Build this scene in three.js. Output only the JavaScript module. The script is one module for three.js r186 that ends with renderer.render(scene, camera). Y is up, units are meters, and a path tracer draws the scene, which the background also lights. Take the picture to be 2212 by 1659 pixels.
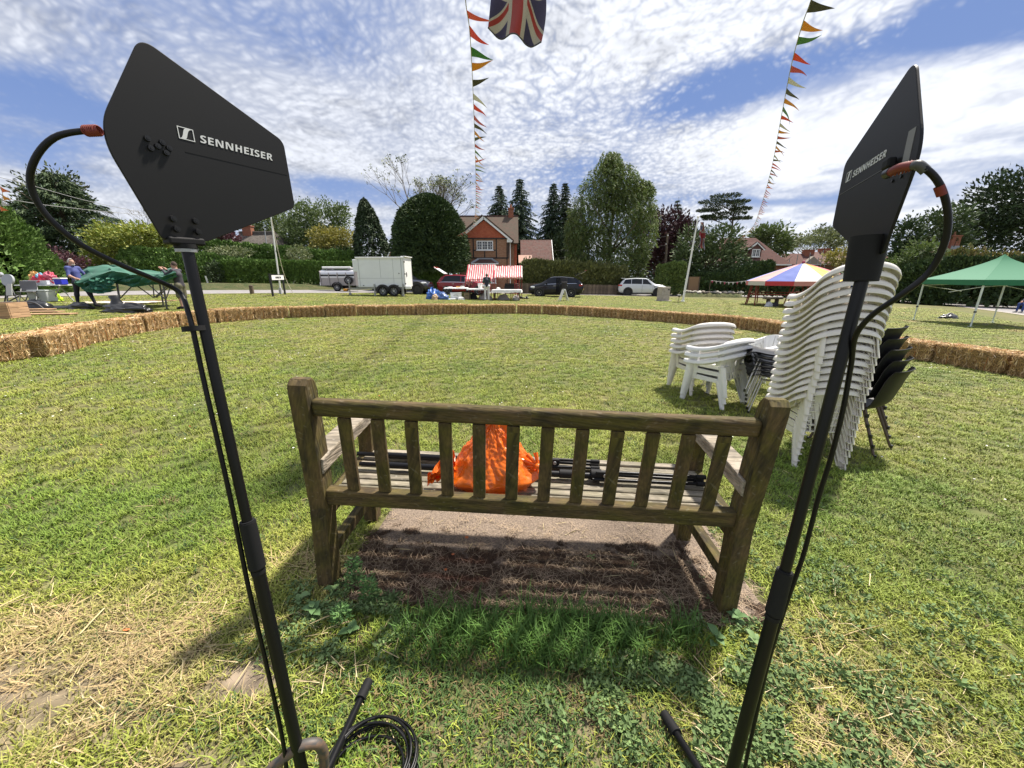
import * as THREE from 'three';
import { RoundedBoxGeometry } from 'three/addons/geometries/RoundedBoxGeometry.js';
import { TextGeometry } from 'three/addons/geometries/TextGeometry.js';
import { mergeGeometries, mergeVertices, toCreasedNormals } from 'three/addons/utils/BufferGeometryUtils.js';
import { MarchingCubes } from 'three/addons/objects/MarchingCubes.js';
import { FontLoader } from 'three/addons/loaders/FontLoader.js';
import { createNoise2D, createNoise3D } from 'simplex-noise';

// ------------------------------------------------------------------ camera, sky, sun, exposure
const scene = new THREE.Scene();
const FOC = 830, CU = 1106, CV = 829.5, EYE = new THREE.Vector3(0, 1.4, 0), PITCH = Math.atan((829.5 - 598) / 830);
const camera = new THREE.PerspectiveCamera(2 * Math.atan(CV / FOC) * 180 / Math.PI, 4 / 3, 0.05, 900);
camera.position.copy(EYE);
camera.rotation.set(-PITCH, 0, 0);
const renderer = new THREE.WebGLRenderer({ antialias: true });
renderer.toneMapping = THREE.LinearToneMapping;
renderer.toneMappingExposure = 1.75;
renderer.shadowMap.enabled = true;
const SUN_AZ = 47 * Math.PI / 180, SUN_EL = 61 * Math.PI / 180;
const SUN_DIR = new THREE.Vector3(Math.sin(SUN_AZ) * Math.cos(SUN_EL), Math.sin(SUN_EL), -Math.cos(SUN_AZ) * Math.cos(SUN_EL));
const sun = new THREE.DirectionalLight(new THREE.Color().setRGB(1, 0.93, 0.83), 5);
sun.position.copy(SUN_DIR).multiplyScalar(80);
sun.castShadow = true; sun.shadow.radius = 7; sun.shadow.mapSize.set(4096, 4096);
Object.assign(sun.shadow.camera, { left: -60, right: 60, top: 60, bottom: -60, near: 1, far: 220 });
scene.add(sun, sun.target);

// ------------------------------------------------------------------ seeded randomness
function rng(seed) { let a = seed >>> 0; return () => { a = (a + 0x6D2B79F5) | 0; let t = Math.imul(a ^ (a >>> 15), 1 | a); t = (t + Math.imul(t ^ (t >>> 7), 61 | t)) ^ t; return ((t ^ (t >>> 14)) >>> 0) / 4294967296; }; }
const N2 = createNoise2D(rng(11)), N3 = createNoise3D(rng(12)), N2b = createNoise2D(rng(13));
const fbm = (x, y, o = 4) => { let s = 0, a = 0.5, f = 1; for (let i = 0; i < o; i++) { s += a * N2(x * f + i * 17.3, y * f - i * 9.1); a *= 0.5; f *= 2.03; } return s; };
const clamp = (x, a = 0, b = 1) => Math.min(b, Math.max(a, x));
const lerp = (a, b, t) => a + (b - a) * t;
const sst = (a, b, x) => { const t = clamp((x - a) / (b - a)); return t * t * (3 - 2 * t); };

// ------------------------------------------------------------------ sky: thin high air, rippled altocumulus and a brighter bank
function makeSky() {
  const W = 3072, Hh = 1536, data = new Float32Array(W * Hh * 4);
  const sunX = SUN_DIR.x, sunY = SUN_DIR.y, sunZ = SUN_DIR.z;
  for (let j = 0; j < Hh; j++) {
    const el = ((j + 0.5) / Hh - 0.5) * Math.PI, y = Math.sin(el), c = Math.cos(el);
    for (let i = 0; i < W; i++) {
      const k = (j * W + i) * 4; data[k + 3] = 1;
      if (y <= -0.02) { data[k] = 0.20; data[k + 1] = 0.22; data[k + 2] = 0.2; continue; }
      const phi = ((i + 0.5) / W - 0.5) * 2 * Math.PI, x = c * Math.cos(phi), z = c * Math.sin(phi);
      const yy = Math.max(y, 0.0), d = 1 / (yy + 0.055);               // curved layer
      const X = x * d, Z = z * d;
      const sd = clamp(x * sunX + y * sunY + z * sunZ, -1, 1);
      // clear air
      const hz = Math.pow(1 - clamp(yy), 5);
      let r = lerp(0.115, 0.46, hz * 0.8), g = lerp(0.205, 0.56, hz * 0.8), b = lerp(0.47, 0.74, hz * 0.8);
      const glow = 0.10 * Math.pow(Math.max(sd, 0), 5);
      r += glow; g += glow * 0.97; b += glow * 0.85;
      // coverage: broad bands of cloud lying across the layer
      const wx = X + 0.10 * N2(X * 0.7, Z * 0.7) + 0.015 * N2(X * 5.1, Z * 5.1), wz = Z + 0.10 * N2b(X * 0.7, Z * 0.7) + 0.015 * N2b(X * 5.1 + 3, Z * 5.1);
      let cov = 0.64 + 0.26 * N2(wx * 0.33 + 5.2, wz * 0.33 + 1.7) + 0.24 * N2(wx * 0.9 + 1.2, wz * 0.9 - 2.7);
      if (z < -0.05) {
        const a = x / -z, bb = y / -z;
        const line = bb - (0.345 + 0.26 * (a - 0.24)), t = sst(0.16, 0.5, a);
        cov -= 0.85 * t * Math.exp(-((line / 0.062) ** 2)) ;                     // the blue lane through the right of the sky
        cov -= 0.7 * sst(0.75, 1.05, a) * Math.exp(-(((bb - 0.56) / 0.10) ** 2));
        cov -= 0.35 * Math.exp(-(((bb - 0.175) / 0.02) ** 2 + ((a - 0.62) / 0.25) ** 2));
        cov -= 0.6 * Math.exp(-(((bb - 0.2) / 0.035) ** 2 + ((a + 0.47) / 0.14) ** 2));
        cov -= 0.5 * Math.exp(-(((bb - 0.42) / 0.07) ** 2 + ((a + 1.05) / 0.22) ** 2));
        cov -= 0.45 * Math.exp(-(((bb - 0.30) / 0.05) ** 2 + ((a + 0.95) / 0.3) ** 2));
        cov -= 0.35 * Math.exp(-(((bb - 0.13) / 0.06) ** 2 + ((a - 0.12) / 0.3) ** 2));
        cov += 0.45 * sst(0.25, 0.5, a) * Math.exp(-(((line + 0.14) / 0.07) ** 2));  // bright bank below the lane
        cov += 0.25 * Math.exp(-(((bb - 0.46) / 0.14) ** 2 + ((a - 0.05) / 0.34) ** 2));
      }
      cov = clamp(cov, 0, 1.2);
      // cells and ripples
      const ca = 0.82, sa = 0.57, px = wx * ca + wz * sa, pz = -wx * sa + wz * ca;
      const bil = (n) => Math.abs(n) * 2 - 0.72;
      const rows = bil(N2(px * 4.6, pz * 8)) * 0.5 + bil(N2b(px * 10 + 9, pz * 16)) * 0.4 + bil(N2(px * 24, pz * 34)) * 0.2;
      const cells = bil(N2(wx * 5.6, wz * 5.2)) * 0.40 + bil(N2b(wx * 12.5, wz * 12)) * 0.44 + bil(N2(wx * 29, wz * 28)) * 0.27 + N2b(wx * 66, wz * 63) * 0.08;
      const soft = N2(wx * 1.9 + 7, wz * 1.7) * 0.5 + N2b(wx * 4.3, wz * 3.6) * 0.3 + bil(N2(wx * 10, wz * 8)) * 0.2;
      const a_ = z < -0.05 ? x / -z : 0, l_ = z < -0.05 ? y / -z - (0.345 + 0.26 * (a_ - 0.24)) : 0;
      const side = z < -0.05 ? sst(-0.45, 0.05, a_) : 0.5, bank = z < -0.05 ? sst(0.42, 0.62, a_) * (1 - sst(-0.06, 0.02, l_)) : 0.3;
      let tex = lerp(rows * 0.75 + cells * 0.3, cells, side); tex = lerp(tex, soft * 0.9 + cells * 0.2, bank);
      const far = sst(8, 15, d); tex = lerp(tex, soft * 0.7 + 0.25 * N2(wx * 0.8, wz * 2.6), far);   // detail runs together near the horizon
      const dens = sst(0.08, 0.86, cov + tex * lerp(0.32, 0.42, side) - 0.06) * lerp(0.85, 1, side);
      const thick = sst(0.35, 1.25, cov + tex * 0.62);
      const lit = 0.56 + 0.21 * thick + 0.17 * Math.pow(Math.max(sd, 0), 2.2) + 0.07 * bank - 0.15 * sst(0.1, 0.55, soft) * (1 - 0.6 * bank) + 0.06 * tex;
      const veil = lerp(0.58, 0.36, side) * sst(0.12, 0.62, cov);
      const A = clamp(veil + dens * (1 - veil)) * 0.95;
      r = lerp(r, lit * 0.97, A); g = lerp(g, lit * 1.0, A); b = lerp(b, lit * 1.07, A);
      data[k] = r * 0.73; data[k + 1] = g * 0.73; data[k + 2] = b * 0.73;
    }
  }
  const t = new THREE.DataTexture(data, W, Hh, THREE.RGBAFormat, THREE.FloatType);
  t.mapping = THREE.EquirectangularReflectionMapping; t.magFilter = t.minFilter = THREE.LinearFilter; t.colorSpace = THREE.LinearSRGBColorSpace; t.needsUpdate = true;
  return t;
}
const skyTex = makeSky();
scene.background = skyTex; scene.environment = skyTex;

// ------------------------------------------------------------------ lie of the land, and pixels of the photograph to directions
function H(x, z) {
  const D = clamp(-z, -5, 70), xx = 55 * Math.tanh(x / 55);
  return -0.022 * xx - 0.005 * D - 0.013 * x * Math.exp(-(x * x + z * z) / 20);
}
const FW = new THREE.Vector3(0, -Math.sin(PITCH), -Math.cos(PITCH)), UPV = new THREE.Vector3(0, Math.cos(PITCH), -Math.sin(PITCH));
const ray = (u, v) => FW.clone().addScaledVector(UPV, -(v - CV) / FOC).add(new THREE.Vector3((u - CU) / FOC, 0, 0));
function G(u, v) { const r = ray(u, v); let t = 0; for (let i = 0; i < 30000; i++) { t += 0.003 + t * 0.001; if (EYE.y + r.y * t < H(r.x * t, r.z * t)) break; } return EYE.clone().addScaledVector(r, t); }   // where a pixel's ray meets the ground
function at(u, v, D) { const r = ray(u, v); return EYE.clone().addScaledVector(r, D / -r.z); }                                                      // a point D metres ahead
const onG = (x, z) => new THREE.Vector3(x, H(x, z), z);
const V = (x, y, z) => new THREE.Vector3(x, y, z);

// ------------------------------------------------------------------ object helpers
const taken = {};
function numbered(n) { if (!(n in taken)) { taken[n] = 0; return n; } taken[n]++; return n + '_' + String(taken[n]).padStart(3, '0'); }
function boxUV(g) {                                                       // uv in metres, by the way each face points
  if (g.index) g = g.toNonIndexed();
  const p = g.attributes.position, uv = new Float32Array(p.count * 2), a = V(0, 0, 0), b = V(0, 0, 0), c = V(0, 0, 0), n = V(0, 0, 0);
  for (let i = 0; i < p.count; i += 3) {
    a.fromBufferAttribute(p, i); b.fromBufferAttribute(p, i + 1); c.fromBufferAttribute(p, i + 2);
    n.copy(b).sub(a).cross(c.clone().sub(a)); const ax = Math.abs(n.x), ay = Math.abs(n.y), az = Math.abs(n.z);
    [a, b, c].forEach((q, k) => { const [s, t] = ax >= ay && ax >= az ? [q.z, q.y] : ay >= az ? [q.x, q.z] : [q.x, q.y]; uv[(i + k) * 2] = s; uv[(i + k) * 2 + 1] = t; });
  }
  g.setAttribute('uv', new THREE.BufferAttribute(uv, 2)); return g;
}
function mg(list) {
  list = list.flat(9).filter(Boolean); if (list.length === 1) return list[0];
  const keepC = list.every((g) => g.attributes.color);
  return mergeGeometries(list.map((g) => { g = g.index ? g.toNonIndexed() : g; for (const k of Object.keys(g.attributes)) if (!['position', 'normal', 'uv'].includes(k) && !(k === 'color' && keepC)) g.deleteAttribute(k); if (!g.attributes.uv) g.setAttribute('uv', new THREE.BufferAttribute(new Float32Array(g.attributes.position.count * 2), 2)); if (!g.attributes.normal) g.computeVertexNormals(); return g; }));
}
function part(parent, name, geo, mat, label) {
  let g = Array.isArray(geo) ? mg(geo) : geo;
  if (mat.map && mat.userData.metres !== false && !g.userData.ownUV) g = boxUV(g);
  const m = new THREE.Mesh(g, mat); m.name = name; m.castShadow = m.receiveShadow = true;
  if (label) m.userData.label = label;
  parent.add(m); return m;
}
function tag(o, label, category, group) { o.userData.label = label; o.userData.category = category; if (group) o.userData.group = group; return o; }
function thing(name, label, category, pos = V(0, 0, 0), turn = 0, group) {
  const o = new THREE.Group(); o.name = numbered(name); scene.add(o); o.position.copy(pos); o.rotation.y = turn; return tag(o, label, category, group);
}
function one(name, geo, mat, label, category, group) { const m = part(scene, numbered(name), geo, mat); return tag(m, label, category, group); }
function setting(name, geo, mat) { const m = part(scene, numbered(name), geo, mat); m.userData.kind = 'structure'; return m; }
function dup(src, label, group) { const c = src.clone(); c.name = numbered(src.name.replace(/_\d{3}$/, '')); c.userData = { ...src.userData }; if (label) c.userData.label = label; if (group) c.userData.group = group; scene.add(c); return c; }

// geometry helpers
const bx = (w, h, d, x = 0, y = 0, z = 0, ry = 0, rx = 0, rz = 0) => { const g = new THREE.BoxGeometry(w, h, d); g.applyMatrix4(new THREE.Matrix4().makeRotationFromEuler(new THREE.Euler(rx, ry, rz, 'YXZ')).setPosition(x, y, z)); return g; };
const rb = (w, h, d, r, x = 0, y = 0, z = 0, ry = 0, rx = 0, rz = 0, s = 2) => { const g = new RoundedBoxGeometry(w, h, d, s, Math.min(r, w / 2.01, h / 2.01, d / 2.01)); g.applyMatrix4(new THREE.Matrix4().makeRotationFromEuler(new THREE.Euler(rx, ry, rz, 'YXZ')).setPosition(x, y, z)); return g; };
const place = (g, a, b) => { const d = b.clone().sub(a), L = d.length(); g.applyMatrix4(new THREE.Matrix4().compose(a.clone().add(b).multiplyScalar(0.5), new THREE.Quaternion().setFromUnitVectors(V(0, 1, 0), d.divideScalar(L || 1)), V(1, 1, 1))); return g; };
const bar = (a, b, r, r2 = r, seg = 10) => place(new THREE.CylinderGeometry(r2, r, a.distanceTo(b), seg), a, b);
function beam(a, b, w, d, r = 0.004) {                                    // square timber from a to b; w is across, d is deep
  const L = a.distanceTo(b), y = b.clone().sub(a).normalize(), zc = Math.abs(y.z) > 0.95 ? V(0, 1, 0) : V(0, 0, 1), x = y.clone().cross(zc).normalize(), z = x.clone().cross(y);
  const g = new RoundedBoxGeometry(w, L, d, 1, Math.min(r, w / 2.1, d / 2.1)); g.applyMatrix4(new THREE.Matrix4().makeBasis(x, y, z).setPosition(a.clone().add(b).multiplyScalar(0.5))); return g;
}
const tube = (pts, r, seg = 40, rad = 8, closed = false) => new THREE.TubeGeometry(new THREE.CatmullRomCurve3(pts, closed), seg, r, rad, closed);
const sph = (r, x = 0, y = 0, z = 0, sx = 1, sy = 1, sz = 1, a = 14, b = 10) => { const g = new THREE.SphereGeometry(r, a, b); g.scale(sx, sy, sz); g.translate(x, y, z); return g; };
const cyl = (r1, r2, h, x = 0, y = 0, z = 0, seg = 16) => { const g = new THREE.CylinderGeometry(r2, r1, h, seg); g.translate(x, y, z); return g; };
const lathe = (pts, seg = 20) => new THREE.LatheGeometry(pts.map(([x, y]) => new THREE.Vector2(x, y)), seg);
function shapeG(pts, depth, bevel = 0) { const s = new THREE.Shape(pts.map(([x, y]) => new THREE.Vector2(x, y))); return new THREE.ExtrudeGeometry(s, { depth, bevelEnabled: bevel > 0, bevelSize: bevel, bevelThickness: bevel, bevelSegments: 2, curveSegments: 8 }); }
function gridG(nu, nv, fn, twoSided = 0) {                                // surface from fn(u, v) -> Vector3, u and v in 0..1; twoSided is a thickness
  const pos = [], uv = [], idx = [];
  for (let j = 0; j <= nv; j++) for (let i = 0; i <= nu; i++) { const p = fn(i / nu, j / nv); pos.push(p.x, p.y, p.z); uv.push(i / nu, j / nv); }
  for (let j = 0; j < nv; j++) for (let i = 0; i < nu; i++) { const a = j * (nu + 1) + i, b = a + 1, c = a + nu + 1, d = c + 1; idx.push(a, b, d, a, d, c); }
  const g = new THREE.BufferGeometry(); g.setAttribute('position', new THREE.Float32BufferAttribute(pos, 3)); g.setAttribute('uv', new THREE.Float32BufferAttribute(uv, 2)); g.setIndex(idx); g.computeVertexNormals();
  if (!twoSided) return g;
  const n = g.attributes.normal, np = (nu + 1) * (nv + 1), p2 = [], u2 = [], i2 = [];
  for (let k = 0; k < np; k++) { p2.push(pos[3 * k], pos[3 * k + 1], pos[3 * k + 2]); u2.push(uv[2 * k], uv[2 * k + 1]); }
  for (let k = 0; k < np; k++) { p2.push(pos[3 * k] - n.getX(k) * twoSided, pos[3 * k + 1] - n.getY(k) * twoSided, pos[3 * k + 2] - n.getZ(k) * twoSided); u2.push(uv[2 * k], uv[2 * k + 1]); }
  for (let k = 0; k < idx.length; k += 3) { i2.push(idx[k], idx[k + 1], idx[k + 2], idx[k] + np, idx[k + 2] + np, idx[k + 1] + np); }
  const edge = (a, b) => i2.push(a, a + np, b, b, a + np, b + np);
  for (let i = 0; i < nu; i++) { edge(i, i + 1); edge(nv * (nu + 1) + i + 1, nv * (nu + 1) + i); }
  for (let j = 0; j < nv; j++) { edge((j + 1) * (nu + 1), j * (nu + 1)); edge(j * (nu + 1) + nu, (j + 1) * (nu + 1) + nu); }
  const h = new THREE.BufferGeometry(); h.setAttribute('position', new THREE.Float32BufferAttribute(p2, 3)); h.setAttribute('uv', new THREE.Float32BufferAttribute(u2, 2)); h.setIndex(i2);
  return toCreasedNormals(h, 0.7);
}
const mirrorX = (g) => { g = g.clone(); g.scale(-1, 1, 1); if (g.index) { const a = g.index.array; for (let i = 0; i < a.length; i += 3) { const t = a[i]; a[i] = a[i + 1]; a[i + 1] = t; } } else { for (const k of Object.keys(g.attributes)) { const at_ = g.attributes[k], s = at_.itemSize, ar = at_.array; for (let i = 0; i < at_.count; i += 3) for (let c = 0; c < s; c++) { const t = ar[i * s + c]; ar[i * s + c] = ar[(i + 1) * s + c]; ar[(i + 1) * s + c] = t; } } } return g; };

// ------------------------------------------------------------------ materials
const lin = (r, g, b) => new THREE.Color().setRGB(r, g, b);
const mat = (c, rough = 0.8, o = {}) => new THREE.MeshStandardMaterial({ color: Array.isArray(c) ? lin(...c) : c, roughness: rough, side: THREE.DoubleSide, ...o });
const phys = (c, rough = 0.5, o = {}) => new THREE.MeshPhysicalMaterial({ color: Array.isArray(c) ? lin(...c) : c, roughness: rough, side: THREE.DoubleSide, ...o });
function texOf(n, fn, metres = 1, srgb = true) {                          // fn(x, y) in 0..1, wraps; returns [r, g, b] linear 0..1
  const d = new Uint8Array(n * n * 4);
  for (let j = 0; j < n; j++) for (let i = 0; i < n; i++) { const c = fn((i + 0.5) / n, (j + 0.5) / n), k = (j * n + i) * 4; for (let q = 0; q < 3; q++) { const l = clamp(c[q]); d[k + q] = 255 * (srgb ? (l <= 0.0031308 ? l * 12.92 : 1.055 * l ** (1 / 2.4) - 0.055) : l); } d[k + 3] = 255; }
  const t = new THREE.DataTexture(d, n, n, THREE.RGBAFormat); t.wrapS = t.wrapT = THREE.RepeatWrapping; t.magFilter = THREE.LinearFilter; t.minFilter = THREE.LinearMipmapLinearFilter; t.generateMipmaps = true; if (srgb) t.colorSpace = THREE.SRGBColorSpace; t.repeat.set(1 / metres, 1 / metres); t.needsUpdate = true; return t;
}
const wrapN = (x, y, f, s = 0) => { const a = x * 2 * Math.PI, b = y * 2 * Math.PI, R = f / (2 * Math.PI); return N3(Math.cos(a) * R + s, Math.sin(a) * R + Math.cos(b) * R * 1.3, Math.sin(b) * R * 1.3 - s); };  // noise that tiles
const wfb = (x, y, f, s = 0, o = 3) => { let r = 0, a = 0.55; for (let i = 0; i < o; i++) { r += a * wrapN(x, y, f * 2 ** i, s + i * 7.7); a *= 0.5; } return r; };
// ------------------------------------------------------------------ ground, lawn, road
const near = [[-120, 690], [0, 644], [200, 638.5], [484, 634], [730, 632.5], [900, 632], [1100, 634], [1300, 638], [1540, 641.5], [1760, 645], [1900, 650], [2020, 657], [2120, 668], [2212, 680], [2400, 712]].map(([u, v]) => G(u, v));
const roadNear = new THREE.CatmullRomCurve3(near.map((p) => V(p.x, 0, p.z)));
const roadN = 120, roadPts = []; for (let i = 0; i <= roadN; i++) roadPts.push(roadNear.getPoint(i / roadN));
const roadOut = (i) => { const a = roadPts[Math.max(0, i - 2)], b = roadPts[Math.min(roadN, i + 2)], t = b.clone().sub(a).normalize(); return V(t.z, 0, -t.x); };   // away from the green
function ribbon(o0, o1, lift, nv = 3) { return gridG(roadN, nv, (u, v) => { const i = Math.round(u * roadN), p = roadPts[i].clone().addScaledVector(roadOut(i), lerp(o0, o1, v)); p.y = H(p.x, p.z) + lift; return p; }); }
function groundSheet(x0, x1, z0, z1, nx, nz, lift) { return gridG(nx, nz, (u, v) => { const x = lerp(x0, x1, u), z = lerp(z1, z0, v); return V(x, H(x, z) + lift, z); }); }

const gauss = (x, z, cx, cz, sx, sz) => Math.exp(-(((x - cx) / sx) ** 2 + ((z - cz) / sz) ** 2));
function dryness(x, z) {                                                  // 0 lush, 1 straw
  let d = 0.29 + 0.34 * fbm(x * 0.32 + 3, z * 0.32, 3) + 0.26 * fbm(x * 1.4, z * 1.4 + 8, 2) + 0.25 * N2(x * 6, z * 6) * sst(3, 1.2, Math.hypot(x, z));
  d += 0.55 * gauss(x, z, -1.55, -1.05, 0.75, 0.34) + 0.35 * gauss(x, z, -0.95, -1.62, 0.4, 0.3) + 0.34 * gauss(x, z, 1.25, -0.95, 0.5, 0.35) + 0.25 * gauss(x, z, 0.45, -0.85, 0.5, 0.12);
  d -= 0.6 * gauss(x, z, 0.15, -1.24, 0.55, 0.16) + 0.35 * gauss(x, z, -2.4, -1.9, 0.9, 0.5) + 0.25 * gauss(x, z, 1.9, -2.3, 0.9, 0.7);
  d += 0.08 * sst(1.8, 3.5, -z) + 0.09 * sst(5, 11, -z);
  return clamp(d);
}
function bare(x, z) { return clamp(0.9 * gauss(x, z, -0.92, -1.03, 0.14, 0.1) + 0.9 * gauss(x, z, -0.95, -0.72, 0.2, 0.09) + 0.8 * gauss(x, z, -1.7, -0.95, 0.6, 0.2) + 0.4 * gauss(x, z, 1.3, -0.95, 0.4, 0.2) + 0.45 * gauss(x, z, 0.1, -0.85, 0.5, 0.2) + 0.3 * fbm(x * 3, z * 3, 2)); }
const soilTex = texOf(1024, (x, y) => { const a = wfb(x, y, 6, 1, 5), b = wfb(x, y, 40, 3, 3), g = clamp(0.5 + a); const s = 0.8 + 0.5 * b; return [lerp(0.075, 0.13, g) * s, lerp(0.105, 0.125, g) * s, lerp(0.022, 0.04, g) * s]; }, 3);
const bumpTex = texOf(512, (x, y) => { const v = 0.5 + 0.5 * wfb(x, y, 30, 5, 4); return [v, v, v]; }, 0.8, false);
const farGrass = mat([1, 1, 1], 1, { map: soilTex, bumpMap: bumpTex, bumpScale: 0.02 });
setting('ground', [groundSheet(-420, 420, -420, 60, 210, 120, -0.045)], farGrass);
// the green itself: colour of thatch and soil between the blades
const LX0 = -34, LX1 = 34, LZ0 = -46, LZ1 = 5;
function lawnTexture() {
  const n = 1536, d = new Uint8Array(n * n * 4);
  for (let j = 0; j < n; j++) for (let i = 0; i < n; i++) {
    const x = lerp(LX0, LX1, (i + 0.5) / n), z = lerp(LZ1, LZ0, (j + 0.5) / n), q = dryness(x, z), s = 0.8 + 0.35 * N2(x * 9, z * 9) + 0.25 * N2b(x * 23, z * 23), b = -z < 2.4 ? bare(x, z) : 0;
    let c = [lerp(0.10, 0.23, q), lerp(0.13, 0.185, q), lerp(0.028, 0.08, q)]; if (b > 0) c = [lerp(c[0], 0.27, b), lerp(c[1], 0.21, b), lerp(c[2], 0.15, b)];
    const k = (j * n + i) * 4; for (let t = 0; t < 3; t++) { const l = clamp(c[t] * clamp(s, 0.4, 1.5)); d[k + t] = 255 * (l <= 0.0031308 ? l * 12.92 : 1.055 * l ** (1 / 2.4) - 0.055); } d[k + 3] = 255;
  }
  const t = new THREE.DataTexture(d, n, n, THREE.RGBAFormat); t.colorSpace = THREE.SRGBColorSpace; t.magFilter = THREE.LinearFilter; t.minFilter = THREE.LinearMipmapLinearFilter; t.generateMipmaps = true; t.needsUpdate = true; return t;
}
const lawnMat = mat([1, 1, 1], 1, { map: lawnTexture() }); lawnMat.userData.metres = false;
{
  const g = groundSheet(LX0, LX1, LZ0, LZ1, 150, 130, 0);
  const p = g.attributes.position, uv = g.attributes.uv; for (let i = 0; i < p.count; i++) uv.setXY(i, (p.getX(i) - LX0) / (LX1 - LX0), (p.getZ(i) - LZ1) / (LZ0 - LZ1));
  g.userData.ownUV = true; setting('lawn', g, lawnMat);
}
const asphaltTex = texOf(512, (x, y) => { const s = 0.9 + 0.25 * wfb(x, y, 5, 2, 3) + 0.22 * wrapN(x, y, 70, 4); return [0.27 * s, 0.255 * s, 0.25 * s]; }, 4);
setting('road', ribbon(-0.05, 6.4, 0.012, 4), mat([1, 1, 1], 0.95, { map: asphaltTex, bumpMap: bumpTex, bumpScale: 0.004 }));
setting('road_edge', ribbon(-0.28, -0.04, 0.018, 1), mat([0.42, 0.38, 0.31], 0.95, { bumpMap: bumpTex, bumpScale: 0.01 }));
const vergeTex = texOf(512, (x, y) => { const a = clamp(0.5 + wfb(x, y, 4, 6, 3)), s = 0.75 + 0.5 * wfb(x, y, 40, 8, 2); return [lerp(0.06, 0.13, a) * s, lerp(0.085, 0.125, a) * s, lerp(0.018, 0.045, a) * s]; }, 4);
setting('verge', gridG(roadN, 5, (u, v) => { const i = Math.round(u * roadN), p = roadPts[i].clone().addScaledVector(roadOut(i), lerp(6.35, 9.6, v)); p.y = H(p.x, p.z) + 0.01 + 0.5 * sst(0.1, 1, v) + 0.03 * N2(p.x * 2, p.z * 2); return p; }), mat([1, 1, 1], 1, { map: vergeTex, bumpMap: bumpTex, bumpScale: 0.03 }));
// ------------------------------------------------------------------ vegetation
const leafMatCache = {};
const THIN = new Set(['lime', 'green', 'willow', 'gold', 'pale', 'purple', 'tan']);
function leafMat(pal = 'x') { const k = THIN.has(pal) ? 't' : 'p'; return leafMatCache[k] ||= k === 't' ? phys([1, 1, 1], 0.8, { vertexColors: true, transmission: 0.3, thickness: 0 }) : mat([1.1, 1.1, 1.1], 0.75, { vertexColors: true }); }
class Leaves {                                                            // many small faces with their own colour
  constructor(seed) { this.p = []; this.n = []; this.c = []; this.r = rng(seed); }
  quad(x, y, z, ax, ay, az, bx_, by, bz, col) {                            // centre, half axis a, half axis b; a bent leaf spray of two triangles
    const { p, c } = this, r = this.r, nx = ay * bz - az * by, ny = az * bx_ - ax * bz, nz = ax * by - ay * bx_, L = Math.hypot(nx, ny, nz) || 1, k = (r() - 0.5) * 0.5 * Math.hypot(ax, ay, az), hx = nx / L * k, hy = ny / L * k, hz = nz / L * k;
    p.push(x - ax, y - ay, z - az, x + bx_ * 0.7 + hx, y + by * 0.7 + hy, z + bz * 0.7 + hz, x + ax, y + ay, z + az, x - ax, y - ay, z - az, x + ax, y + ay, z + az, x - bx_ * 0.7 + hx, y - by * 0.7 + hy, z - bz * 0.7 + hz);
    for (let i = 0; i < 6; i++) c.push(...col);
  }
  leaf(x, y, z, s, dir, col, thin = 0.55) {                                // dir: way the spray points
    const r = this.r; let ax = dir[0] + (r() - 0.5) * 1.1, ay = dir[1] + (r() - 0.5) * 1.1, az = dir[2] + (r() - 0.5) * 1.1; let L = Math.hypot(ax, ay, az) || 1; ax *= s / L; ay *= s / L; az *= s / L;
    let bx_ = r() - 0.5, by = r() - 0.5, bz = r() - 0.5; const d = (bx_ * ax + by * ay + bz * az) / (s * s); bx_ -= d * ax; by -= d * ay; bz -= d * az; L = Math.hypot(bx_, by, bz) || 1; const w = s * thin; this.quad(x, y, z, ax, ay, az, bx_ * w / L, by * w / L, bz * w / L, col);
  }
  geo() { const g = new THREE.BufferGeometry(); g.setAttribute('position', new THREE.Float32BufferAttribute(this.p, 3)); g.setAttribute('color', new THREE.Float32BufferAttribute(this.c, 3)); g.computeVertexNormals(); return g; }
}
const tint = (pal, r) => { const a = pal[Math.floor(r() * pal.length)], s = (0.72 + r() * 0.56) * 1.3; return [a[0] * s, a[1] * s, a[2] * s * (0.8 + r() * 0.4)]; };
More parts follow.
